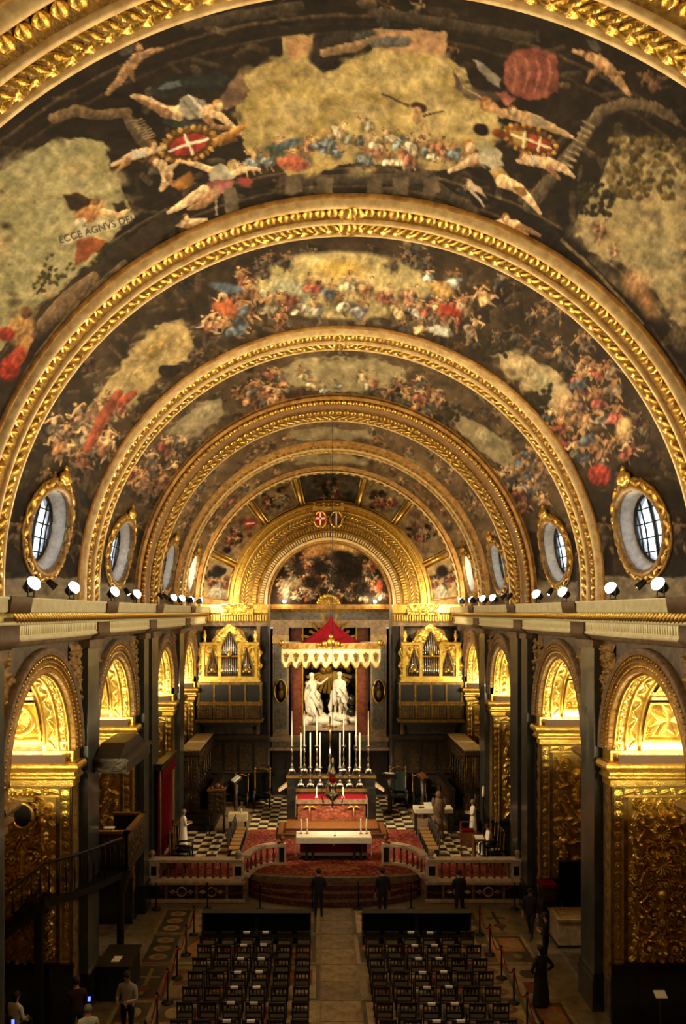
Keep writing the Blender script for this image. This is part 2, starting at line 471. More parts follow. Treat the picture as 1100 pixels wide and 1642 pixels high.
    def linear(s, gain=1.):
        d = fbm(s.X/(s.u*11), s.Y/(s.u*11), s.seed+60, 5); f = vnoise(s.X/(s.u*2.2), s.Y/(s.u*2.2), s.seed+70)
        g = (.86+.27*(d-.5)*2+.12*(f-.5)+.28*(s.tone-.5))[:, None]
        lum = s.C.mean(1, keepdims=True)*np.array([1.06, 1.0, .86])
        c = np.clip((s.C*.78+lum*.22)*g*1.12, 0, 1)
        c = np.where(c <= .04045, c/12.92, ((c+.055)/1.055)**2.4)
        return np.clip(c*gain, 0, 1)

ROBES = ['#a04a30', '#b8683c', '#5f6a70', '#8f8a78', '#c0a878', '#75412c', '#4a5248', '#c89a58', '#a85a48', '#6e5a40']
SKINS = ['#b98a58', '#c49a6a', '#a47444', '#8e6238']

def relief(U, V, items):
    """carved height field (0..1) from scrolls, leaves, bosses, rosettes; U,V in metres"""
    Hh = np.zeros_like(U)
    for it in items:
        k, u, v, r = it[:4]; a = it[4] if len(it) > 4 else 0.
        m = (np.abs(U-u) < r*1.05) & (np.abs(V-v) < r*1.05)
        if not m.any(): continue
        x = U[m]-u; y = V[m]-v; rho = np.hypot(x, y)/r; ph = np.arctan2(y, x)
        if k == 'scroll':
            hd = it[5]
            t = hd*(ph-a)/(2*PI)+np.log(rho+.04)/1.05
            h = (.5+.5*np.cos(2*PI*t))**1.2*np.clip((1-rho)*4, 0, 1)*(.5+.5*np.clip(1.2-rho, 0, 1))
            h = h*(.82+.18*np.cos(9*ph)); h = np.maximum(h, np.clip(1-(rho/.22)**2, 0, 1)**.5)
        elif k == 'boss': h = np.sqrt(np.clip(1-rho**2, 0, 1))
        elif k == 'leaf':
            ca, sa = math.cos(a), math.sin(a); p = (x*ca+y*sa)/r; q = (-x*sa+y*ca)/r
            w = .38*np.sqrt(np.clip(1-p**2, 0, 1))*(1-.3*p)*(1+.16*np.cos(p*14))
            h = np.clip(1-np.abs(q)/(w+1e-4), 0, 1)**.6*.8*(.8+.2*np.cos(q*40))
        elif k == 'rosette':
            h = np.clip(1-rho, 0, 1)**.4*(.55+.45*np.cos(8*ph)**2)*.8; h = np.maximum(h, np.clip(1-(rho/.3)**2, 0, 1)**.5)
            h = np.maximum(h, np.clip(1-np.abs(rho-.9)/.1, 0, 1)*.7)
        elif k == 'shell':
            h = np.clip((1-rho)*3, 0, 1)*(.5+.5*np.abs(np.cos(7*ph)))*(.4+.6*rho)
        elif k == 'ring': h = np.sqrt(np.clip(1-((rho-.82)/.18)**2, 0, 1))
        elif k == 'cross':
            X = np.abs(x)/r; Y = np.abs(y)/r; p = np.maximum(X, Y); q = np.minimum(X, Y)
            inn = (q < .09+.42*p) & (p < .95-.32*(1-np.clip(q/(.09+.42*p), 0, 1)))
            h = np.where(inn, .75+.25*(1-np.clip(q/(.09+.42*p), 0, 1)), 0.)
        Hh[m] = np.maximum(Hh[m], h)
    return Hh

def random_items(w, h, n, rnd, r0, r1, sym=True, extra=()):
    its = []; pts = []
    tries = 0
    while len(pts) < n and tries < n*40:
        tries += 1
        u = rnd.uniform(0, w/2 if sym else w); v = rnd.uniform(0, h); r = rnd.uniform(r0, r1)
        if any((u-a)**2+(v-b)**2 < (.62*(r+c))**2 for a, b, c in pts): continue
        if u < r*.7 or v < r*.7 or v > h-r*.7: continue
        pts.append((u, v, r))
        k = rnd.choice(['scroll', 'scroll', 'scroll', 'leaf', 'boss', 'leaf'])
        a = rnd.uniform(0, 6.28); hd = rnd.choice((-1, 1))
        rr = r*(.55 if k == 'boss' else 1)
        its.append((k, u, v, rr, a, hd))
        if sym: its.append((k, w-u, v, rr, PI-a, -hd))
    return list(extra)+its
# ------------------------------------------------------------------ dimensions of the nave
RV, ZC, ZT = 7.25, H+.63, H+.3        # vault radius, height of its centre, top of the cornice
WALL, PIL = 7.25, 7.0                 # wall plane and pilaster face, half widths
RIBS = [(8.45, 9.75), (14.77, 16.0), (21.6, 22.9), (28.3, 31.4), (36.0, 37.6), (42.3, 43.1)]
YEND = 43.1
BAYS = [(18.85, 2.25, 0.), (25.6, 2.25, 0.), (33.7, 1.9, .3), (40.0, 1.9, .3)]   # arch centre y, radius, stilt
SPRING = 7.3                          # top of the imposts
BACK = 2.6                            # depth of the side arches

def path_frames(R, zc, n=150, zbot=None):
    """points of a stilted semicircle from the left cornice over the crown to the right one: (x, z, nx, nz)"""
    out = []
    if zbot is not None and zbot < zc-1e-3:
        out += [(-R, zbot, 1, 0)]
    for i in range(n+1):
        a = PI-PI*i/n
        out.append((R*math.cos(a), zc+R*math.sin(a), -math.cos(a), -math.sin(a)))
    if zbot is not None and zbot < zc-1e-3: out += [(R, zbot, -1, 0)]
    return out

def rib_sweep(name, m, parent, prof, R=RV, zc=ZC, zbot=ZT, n=150, x0=0.):
    """prof: list of (y, drop); swept over the arch"""
    fr = path_frames(R, zc, n, zbot); P = np.zeros((len(prof), len(fr), 3))
    for j, (y, d) in enumerate(prof):
        for i, (x, z, nx, nz) in enumerate(fr):
            P[j, i] = (x0+x+nx*d, y, z+nz*d)
    return link(name, grid_mesh(name, P), parent, m)

def torus_prof(y0, y1, d0, d1, bulge, n=6):
    out = []
    for i in range(n+1):
        t = i/n; out.append((y0+(y1-y0)*t, d0+(d1-d0)*t+bulge*math.sin(PI*t)))
    return out

# ------------------------------------------------------------------ ceiling: painted vault bays
ceiling = structure('ceiling', 'painted barrel vault of the nave')
OC_A, OC_B = 1.27, .97                # oculus half width (along the nave) and half height
OC_S = (ZC-ZT)+RV*math.asin((H+1.97-ZC)/RV)   # arc distance of the oculus centre above the cornice
OC_Y = [18.85, 25.6, 33.7, 40.0]
LARC = 2*(ZC-ZT)+PI*RV

def vault_points(ya, yb, ns, ny):
    s = np.linspace(0, LARC, ns); y = np.linspace(ya, yb, ny)
    st = ZC-ZT
    th = np.clip((s-st)/RV, 0, PI)
    x = -RV*np.cos(th); z = ZC+RV*np.sin(th)
    z = np.where(s < st, ZT+s, np.where(s > LARC-st, ZT+(LARC-s), z))
    S, Y = np.meshgrid(s, y, indexing='ij')
    P = np.zeros((ns, ny, 3)); P[..., 0] = x[:, None]; P[..., 1] = Y; P[..., 2] = z[:, None]
    return P, S, Y

def in_photo(P):
    D = np.maximum(P[..., 1], .5)
    return VX+F*(P[..., 0]-CX)/D, VY-F*(P[..., 2]-H)/D

def vault_bay(ya, yb, ns, ny, painter, oc=None):
    P, S, Y = vault_points(ya, yb, ns, ny)
    px, py = in_photo(P)
    cv = Canvas(px, py, '#30241a', 1., int(ya*10))
    painter(cv, S, Y)
    mask = None
    if oc is not None:
        sc_ = (S[:-1, :-1]+S[1:, 1:])/2; yc = (Y[:-1, :-1]+Y[1:, 1:])/2
        mask = np.ones(sc_.shape, bool)
        for s0 in (OC_S, LARC-OC_S):
            mask &= ((sc_-s0)/OC_B)**2+((yc-oc)/OC_A)**2 > 1.0
    me = grid_mesh('vault_fresco', P, mask, True, cv.linear(.85))
    return link('vault_fresco', me, ceiling, 'fresco')

SKY, SKY2, SKYG = '#b39a5e', '#8f7a48', '#8a8a62'
DK, DK2 = '#15100b', '#30241a'

def paint_bay1(c, S, Y):
    r = random.Random(3)
    t = fbm(c.X/60, c.Y/60, 4)[:, None]
    c.C = rgb(DK)*(1-t)+rgb(DK2)*t
    def arcs(cx, cy, r0, col, w, a0, a1, op=.8):
        c.limb([(cx+r0*math.cos(math.radians(a)), cy-r0*math.sin(math.radians(a))) for a in range(a0, a1, 3)], [w]*len(range(a0, a1, 3)), col, .5, op)
    c.clutter(420, ['#4a3a28', '#5a4832', '#3a2e22', '#6a543a', '#241b14', '#100c09'], 26, .7, r)
    c.clutter(0, [], 24, 1, r, 46, ['#6a5a44', '#7a4a34', '#4a4a44', '#86704e'])
    for rr, cl in ((632, '#5a4630'), (646, '#1a140f'), (660, '#6e5638'), (676, '#2a2018')): arcs(556, 930, rr, cl, 2.5, 5, 175, .5)
    for rr, cl in ((880, '#6a5236'), (866, '#2a2018'), (852, '#4c3a26')): arcs(563, 905, rr, cl, 3, 25, 156, .45)
    # painted architecture: ledges and consoles
    for k in range(26):
        x = r.uniform(60, 1060); y = r.uniform(10, 430)
        c.limb([(x, y), (x+r.uniform(-45, 45), y+r.uniform(-20, 30))], [4, 4], '#4b3c2a', op=.7)
    for a, b in (((455, 290), (690, 285)), ((700, 300), (760, 340)), ((600, 20), (850, 60)), ((300, 40), (480, 10))):
        c.limb([a, b], [9, 9], '#3d3226')
    for x in (470, 520, 600, 640, 690):
        c.poly([(x-12, 283), (x+14, 281), (x+16, 312), (x-14, 314)], '#6a5a44', '#4c3e2e')
    c.limb([(85, 190), (120, 178), (160, 185), (205, 180)], [8, 10, 8, 8], '#6a5238'); c.limb([(205, 190), (230, 225)], [9, 11], '#5e4a34')
    c.limb([(960, 180), (1000, 165), (1050, 172), (1085, 195)], [9, 9, 9, 7], '#56452f'); c.limb([(955, 190), (930, 230), (900, 260)], [10, 10, 9], '#5a4a36')
    c.limb([(880, 290), (850, 330)], [12, 12], '#4f4230'); c.limb([(900, 340), (930, 400), (980, 450), (1030, 520)], [10, 14, 12, 10], '#1a1511')
    for k in range(9):
        c.limb([(936-k*5, 196+k*9), (952-k*5, 204+k*9)], [2, 2], '#8a7658')
    # central opening to the sky
    c.poly([(395, 112), (452, 88), (450, 62), (505, 52), (498, 92), (520, 118), (560, 96), (600, 80), (600, 44), (718, 50), (716, 92), (745, 108),
            (765, 150), (800, 172), (805, 215), (770, 262), (720, 276), (640, 268), (560, 262), (500, 280), (462, 284), (440, 250), (395, 245), (380, 200), (372, 150)], SKY, '#a08848')
    c.ragged([(395, 112), (452, 88), (498, 92), (560, 96), (600, 80), (716, 92), (765, 150), (800, 172), (805, 215), (770, 262), (640, 268), (500, 280), (440, 250), (395, 245), (372, 150)], ['#9a8248', '#b39a5e', '#6e5a38', '#3a2d20', '#857044'], 17, r)
    c.poly([(600, 44), (718, 50), (716, 90), (640, 84), (596, 76)], '#c08a5c', '#9a7450')
    c.poly([(452, 66), (505, 54), (498, 92), (470, 100)], '#b98454', '#a0764a')
    c.clouds([(395, 112), (452, 88), (600, 80), (716, 92), (800, 172), (770, 262), (640, 268), (462, 284), (380, 200)], 46, 34, ['#c4ae74', '#8e7640', '#a08a52', '#bb9c5a', '#7c6838', '#cdb982'], r)
    for x, y, rx, ry in ((540, 140, 60, 22), (640, 130, 70, 24), (470, 170, 55, 25), (690, 180, 60, 30), (585, 180, 60, 20)):
        c.ell(x, y, rx, ry, '#c2ab70', r.uniform(-.3, .3), .8, .2, .6)
    for x, y, rx, ry in ((450, 140, 40, 16), (600, 160, 50, 16), (730, 150, 28, 22), (500, 215, 50, 14)):
        c.ell(x, y, rx, ry, '#8c7238', r.uniform(-.3, .3), .9, .3, .55)
    c.ell(545, 72, 52, 26, '#2a221c', -.15, .3); c.ell(520, 95, 30, 20, '#241d18', .3, .3); c.ell(585, 60, 26, 14, '#3c3a38', -.2, .4)
    c.limb([(520, 85), (570, 75), (600, 62)], [7, 8, 5], '#8a6a48'); c.limb([(600, 70), (650, 66)], [7, 10], '#6a6258')
    c.ell(628, 66, 18, 10, '#5b5a5a', .2, .4)
    # row of figures along the painted parapet
    r2 = random.Random(8)
    for i in range(30):
        x = 395+i*12.5+r2.uniform(-6, 6); y = 252+r2.uniform(-22, 14)-14*math.sin((x-395)/375*PI)
        c.figure(x, y, r2.uniform(17, 27), r2.uniform(-.8, .8), r2.choice(['#a8563a', '#c87a48', '#6f7c80', '#b9a47a', '#7a8468', '#c9b48c', '#c4603c', '#53606a']), r2.choice(SKINS), None, r2)
    for x, y in ((545, 205), (585, 195), (620, 215), (660, 225), (600, 225)):
        c.figure(x, y, 20, r2.uniform(-1, 1), '#b7a37a', '#c4a06c', None, r2)
    c.ell(470, 262, 30, 15, '#b5583c', .2, .3); c.ell(440, 243, 25, 9, '#46523a', .3, .4); c.ell(462, 232, 30, 8, '#4c5a60', -.3, .4)
    c.ell(672, 172, 16, 9, '#3a2418', .3, .3); c.ell(668, 178, 9, 8, '#b98a58', 0, .3); c.limb([(655, 170), (612, 150)], [3, 1.5], '#5a4026'); c.limb([(680, 185), (712, 178)], [3, 1.5], '#5a4026'); c.limb([(665, 188), (690, 215)], [7, 3], '#b08a55')
    # left group: reclining figure, red shield with white cross, putti
    fl_, fd_, fm_ = '#cda678', '#8e6440', '#b58c60'
    def head(x, y, r_, hair='#5a3a1c', sk=fl_): c.ell(x-1, y-1.5, r_*1.15, r_*1.2, hair, 0, .25); c.ell(x+r_*.15, y+r_*.15, r_*.85, r_, sk, 0, .3)
    c.poly([(345, 162), (362, 140), (386, 108), (400, 148), (385, 168), (362, 178)], '#8d6a50', '#5d4636')
    c.poly([(232, 150), (262, 132), (300, 120), (352, 110), (372, 128), (340, 150), (300, 150), (262, 158)], '#2a2c2a', '#1c1a18')
    c.poly([(268, 178), (300, 190), (330, 200), (322, 216), (282, 210), (262, 196)], '#2c3830', '#1e2620')
    c.limb([(214, 154), (240, 163), (264, 178), (286, 182), (300, 170)], [4, 7.5, 10, 11, 11], fl_); c.limb([(220, 160), (246, 172), (268, 182)], [3, 6, 8], fd_)
    c.poly([(286, 158), (302, 150), (326, 158), (334, 176), (322, 194), (302, 190), (288, 178)], '#c2b6a2', '#8e8474'); c.limb([(292, 160), (306, 178), (318, 190)], [2, 3, 2], '#77705f'); c.limb([(304, 154), (318, 170), (328, 182)], [2, 3, 2], '#dcd2bf')
    c.ell(334, 180, 16, 13, fl_, .5, .25); c.limb([(338, 176), (352, 186), (366, 198), (386, 213)], [8, 7, 5.5, 3.5], fl_); c.limb([(330, 190), (344, 204), (372, 206)], [6, 5, 3], fd_)
    head(350, 170, 9, '#a8763c'); c.poly([(252, 142), (268, 130), (290, 130), (292, 140), (270, 146)], '#707a86', '#4c545c')
    c.ell(302, 232, 50, 30, '#6a4418', -.3, .2); c.ell(302, 232, 40, 21, '#4a2a12', -.3, .15)
    for k in range(26):
        a = k/26*2*PI; ca_, sa_ = math.cos(a)*45, math.sin(a)*26
        c.ell(302+ca_*.955+sa_*.295, 232-ca_*.295+sa_*.955, 5.5, 4, '#c8963e' if k % 2 else '#8a5a20', a, .35)
    c.ell(302, 232, 34, 17, '#a32a20', -.3, .1, .25)
    c.limb([(271, 242), (333, 222)], [2.6, 2.6], '#e6d8be', .1); c.limb([(297, 217), (308, 247)], [2.6, 2.6], '#e6d8be', .1)
    c.limb([(352, 226), (368, 218), (384, 206), (396, 202)], [8, 9, 6, 3], '#b27a34'); c.limb([(360, 228), (378, 224)], [5, 3], '#7a4a1a')
    c.limb([(180, 264), (200, 256), (216, 248), (236, 243), (264, 236)], [3.5, 6, 8.5, 8, 3], fl_); c.poly([(204, 246), (222, 238), (238, 240), (234, 252), (214, 256)], '#d0cabb', '#a29a88'); head(246, 232, 7, '#8a5c34'); c.limb([(206, 258), (190, 272)], [6, 3], fd_)
    c.limb([(258, 264), (268, 278), (266, 292), (258, 304)], [8, 10, 7, 4], fl_); c.limb([(270, 284), (278, 298)], [6, 3.5], fd_); head(249, 260, 8, '#7a4c26'); c.limb([(266, 272), (280, 266), (290, 258)], [5, 4, 3], fl_)
    c.poly([(276, 300), (286, 284), (306, 276), (316, 288), (304, 304), (286, 308)], '#b0722e', '#7a4a1a')
    c.poly([(332, 268), (356, 262), (382, 272), (380, 288), (352, 300), (334, 290)], '#c2bba6', '#9a917c'); c.poly([(318, 312), (330, 292), (352, 286), (378, 292), (372, 306), (344, 318), (322, 326)], '#b87068', '#8a4844'); c.poly([(378, 288), (396, 280), (406, 292), (394, 302)], '#a8403a', '#7c2a28')
    head(374, 266, 9, '#b08a50'); c.limb([(328, 306), (304, 322), (286, 332), (270, 341)], [10, 8, 6, 3], fl_); c.limb([(344, 312), (324, 328), (302, 336)], [9, 7, 3], fd_); c.limb([(338, 272), (316, 264), (296, 260)], [6, 5, 3], fl_); c.limb([(376, 278), (398, 270), (416, 272)], [6, 4, 3], fl_)
    c.limb([(264, 358), (284, 356), (304, 358), (332, 352)], [3, 7, 8, 3], fl_); head(298, 350, 6, '#8a5c34'); c.limb([(300, 362), (316, 368)], [5, 3], fd_)
    c.limb([(260, 78), (238, 84), (220, 92), (206, 108), (190, 130), (172, 150)], [3, 5, 9, 9, 7, 4], '#a87c54'); c.poly([(186, 84), (200, 70), (222, 68), (212, 84), (196, 92)], '#56504a', '#38342e'); head(222, 76, 7.5, '#4a3020', '#a87c54'); c.limb([(206, 112), (214, 130)], [6, 3], '#7a5638')
    for k in range(8): c.limb([(212+k*3, 195+k*4), (228+k*3, 190+k*4)], [1.8, 1.8], '#8d7654')
    c.limb([(345, 300), (347, 345)], [2, 2], '#8a7a60'); c.poly([(356, 300), (380, 300), (384, 338), (362, 342)], '#74664e', '#4c4232')
    # right group: red-robed angel, shield, putti
    c.poly([(806, 100), (822, 80), (858, 76), (890, 88), (900, 118), (892, 150), (860, 162), (826, 156), (806, 136)], '#9a5240', '#70342a')
    for k in range(9): x = 815+k*9; c.limb([(x, 92), (x+6, 118), (x-3, 148)], [2, 3.5, 2], '#b0705a' if k % 2 else '#763a30', .3, .45)
    c.poly([(722, 98), (730, 116), (748, 136), (770, 146), (796, 148), (808, 164), (780, 168), (748, 158), (728, 140)], '#74604a', '#3e3024'); c.limb([(728, 110), (744, 140), (776, 160)], [1.5, 2, 1.5], '#9a8464')
    c.poly([(756, 90), (772, 96), (788, 112), (806, 128), (800, 144), (782, 132), (766, 112)], '#a79d8c', '#6e665a'); head(780, 168, 11, '#7a4a20', '#b07c48'); c.limb([(790, 172), (806, 184), (822, 190)], [7, 5, 3], '#b98458'); c.poly([(790, 150), (815, 146), (830, 160), (812, 172)], '#b86e56', '#8a4a3c')
    c.limb([(918, 82), (940, 88), (958, 96), (974, 108), (992, 130), (1010, 152)], [3, 6, 10, 10, 7, 3.5], '#b08458'); head(944, 92, 8, '#5e3c20', '#b08458'); c.limb([(964, 108), (950, 118), (942, 130)], [6, 5, 3], '#8a6240'); c.limb([(974, 116), (1000, 118)], [6, 3], '#8a6240'); c.poly([(938, 66), (954, 64), (966, 76), (954, 84)], '#6a645a', '#454038')
    c.ell(850, 225, 48, 24, '#5a3412', .35, .2)
    for k in range(22):
        a = k/22*2*PI; ca_, sa_ = math.cos(a)*44, math.sin(a)*21; c.ell(850+ca_*.94-sa_*.34, 225+ca_*.34+sa_*.94, 5, 4, '#c08a34' if k % 2 else '#7a4a1a', a, .35)
    c.poly([(814, 206), (842, 210), (846, 238), (822, 232)], '#b8923c', '#8a6420'); c.poly([(844, 212), (886, 226), (880, 246), (846, 238)], '#a83a24', '#8a2a1c')
    c.limb([(820, 216), (882, 238)], [2, 2], '#e6d0a0', .1); c.limb([(842, 212), (838, 236)], [2, 2], '#e6d0a0', .1); c.limb([(866, 220), (862, 242)], [2, 2], '#e6d0a0', .1)
    c.ell(772, 208, 15, 11, '#1c120e', .4, .25); c.ell(800, 214, 13, 9, '#6a3216', .3, .3)
    c.limb([(798, 178), (824, 184), (848, 190), (876, 200), (918, 220)], [4, 9, 11, 8, 3], fm_); c.poly([(846, 182), (872, 186), (890, 198), (868, 206), (850, 198)], '#b9a588', '#8a785e'); head(822, 178, 8, '#6a4624')
    c.poly([(764, 236), (788, 232), (806, 246), (808, 268), (790, 274), (770, 262)], '#bab090', '#868060'); c.poly([(756, 226), (776, 222), (784, 236), (764, 244)], '#b0a276', '#7c7050'); head(752, 236, 11, '#9a6a34'); c.poly([(780, 272), (804, 268), (824, 286), (818, 302), (798, 300)], '#c8a25c', '#8e6a34'); c.limb([(806, 290), (832, 302), (848, 318), (866, 342)], [11, 9, 7, 3], fl_); c.poly([(820, 298), (842, 296), (850, 310), (832, 318)], '#b2804a', '#7c5428')
    c.limb([(762, 252), (742, 264), (720, 276)], [7, 6, 3], fl_); c.poly([(742, 285), (775, 300), (785, 320), (750, 300)], '#c0a488', '#8a6a50'); c.limb([(752, 300), (776, 330)], [3, 2], '#a8988a')
    c.limb([(832, 258), (856, 258), (880, 262), (904, 270), (920, 284)], [4, 9, 10, 7, 3], fl_); head(842, 252, 8, '#8a5c34'); c.limb([(880, 268), (896, 286)], [6, 3], fd_); c.poly([(846, 250), (862, 248), (868, 262), (852, 266)], '#cac0ae', '#9a907e')
    c.limb([(790, 358), (808, 356), (826, 362), (840, 374), (848, 390)], [3, 7, 10, 7, 3], fl_); c.limb([(832, 364), (850, 370), (868, 380)], [7, 5, 3], fd_); head(812, 350, 7, '#8a5c34')
    # left sky with tree, angel and scroll
    c.poly([(-360, 440), (0, 272), (40, 248), (82, 226), (130, 220), (165, 226), (180, 268), (198, 300), (214, 340), (182, 380), (132, 432), (62, 492), (28, 532), (-360, 940)], '#a59a68', '#8c8458')
    c.ragged([(0, 272), (82, 226), (165, 226), (198, 300), (214, 340), (132, 432), (62, 492), (28, 532)], ['#8c8458', '#a59a68', '#5e5436', '#332a1c'], 16, r)
    c.clouds([(-60, 300), (40, 248), (130, 220), (180, 268), (214, 340), (132, 432), (28, 532), (-60, 610)], 50, 32, ['#b8aa7c', '#8a8660', '#b89c66', '#787450', '#c4b48a', '#98804e'], r)
    for k in range(16):
        c.ell(r.uniform(-20, 160), r.uniform(260, 480), r.uniform(25, 55), r.uniform(14, 26), r.choice(['#b6a878', '#8c8a62', '#b99a64', '#a0885a']), r.uniform(-.6, .2), .9, .25, .55)
    for k in range(40):
        c.ell(75+r.gauss(0, 18), 442+r.gauss(0, 12), 5, 3.5, '#4a4424', r.uniform(0, 3), .4)
    c.limb([(60, 470), (80, 440)], [2, 1.5], '#3a3018')
    for k in range(45): c.ell(185+r.gauss(0, 14)-k*.5, 392+r.gauss(0, 9)+k*.5, 6, 4, '#2e2a18', r.uniform(0, 3), .4)
    c.poly([(98, 312), (125, 308), (148, 318), (140, 340), (122, 345), (110, 330)], '#4a3420', '#2e2014'); c.poly([(176, 326), (200, 320), (214, 340), (190, 345)], '#3e2e1e', '#2a1e14')
    c.ell(140, 345, 24, 16, '#b0713a', -.2, .3); c.ell(158, 330, 10, 11, '#b98a58', 0, .3); c.ell(152, 324, 9, 7, '#8a5a2a', 0, .3); c.limb([(165, 340), (190, 345), (205, 338)], [6, 5, 4], '#c09664'); c.ell(130, 358, 12, 10, '#c8b896', 0, .4)
    c.poly([(90, 384), (128, 366), (160, 358), (214, 342), (218, 352), (170, 372), (135, 382), (98, 394)], '#c8bc98', '#b0a27a', .2)
    c.poly([(122, 384), (150, 380), (172, 382), (160, 398), (132, 424), (118, 430), (120, 405)], '#a8572a', '#7e3c1c')
    # lower left: seated figures, red robe, ledges along the rib
    c.poly([(-30, 640), (10, 560), (60, 500), (130, 435), (190, 395), (260, 340), (300, 345), (200, 440), (120, 540), (60, 640), (30, 720), (-30, 760)], '#3a2e20', '#2a2018', .3)
    c.limb([(20, 640), (60, 570), (130, 480), (200, 420)], [5, 5, 5, 4], '#5e4c36'); c.limb([(70, 520), (110, 480), (150, 445)], [12, 15, 10], '#6e553a')
    c.ell(34, 530, 26, 30, '#a8793f', .4, .3); c.ell(42, 502, 11, 12, '#6a4626', 0, .3); c.ell(10, 535, 16, 14, '#9a2c1c', .2, .3); c.limb([(45, 545), (30, 575), (20, 600)], [9, 8, 5], '#a8743c'); c.ell(16, 590, 20, 26, '#a02a1c', .4, .3, .7); c.ell(30, 570, 14, 18, '#b03a24', .3, .4)
    # right sky with trees
    c.poly([(958, 300), (975, 250), (1000, 218), (1050, 222), (1450, 360), (1450, 960), (1100, 545), (1058, 482), (1000, 425), (942, 402), (920, 362), (930, 325)], '#a08a5a', '#8a7a50')
    c.ragged([(958, 300), (1000, 218), (1050, 222), (1100, 240), (1100, 545), (1058, 482), (1000, 425), (942, 402), (920, 362)], ['#8a7a50', '#a08a5a', '#5e5034', '#2c2418'], 17, r)
    c.clouds([(958, 300), (1000, 218), (1180, 250), (1180, 640), (1058, 482), (942, 402)], 50, 32, ['#b29c6e', '#8a7c58', '#a8844e', '#766a4a', '#bca880'], r)
    for k in range(16):
        c.ell(r.uniform(940, 1110), r.uniform(320, 520), r.uniform(25, 50), r.uniform(14, 26), r.choice(['#b09a6c', '#9a8e68', '#b08c5c', '#8c8058']), r.uniform(-.2, .7), .9, .25, .55)
    for k in range(150):
        c.ell(r.uniform(975, 1110), r.uniform(222, 318), r.uniform(5, 11), r.uniform(4, 8), r.choice(['#4a3c20', '#3a301a', '#5e4a26', '#6e5a30']), r.uniform(0, 3), .4, op=.9)
    for k in range(60): c.ell(r.uniform(925, 985), r.uniform(295, 345), 6, 5, '#2c2516', r.uniform(0, 3), .4)
    c.figure(965, 365, 26, .6, '#8a5a3a', '#a07850', None, r); c.figure(985, 400, 16, .3, '#9a6a48', '#a07850', None, r)
    c.ell(1020, 460, 26, 40, '#b07c4c', -.5, .7, .4, .8); c.ell(1040, 490, 20, 30, '#a86a3c', -.4, .8, .4, .7)
    c.ell(960, 440, 22, 30, '#40342a', -.7, .4); c.ell(1088, 545, 16, 26, '#4a3a28', -.3, .4); c.limb([(880, 380), (950, 440), (1010, 500), (1060, 575), (1100, 660)], [14, 12, 12, 14, 14], '#1e1813'); c.limb([(900, 385), (960, 440), (1030, 520)], [3, 3, 3], '#6a563a')

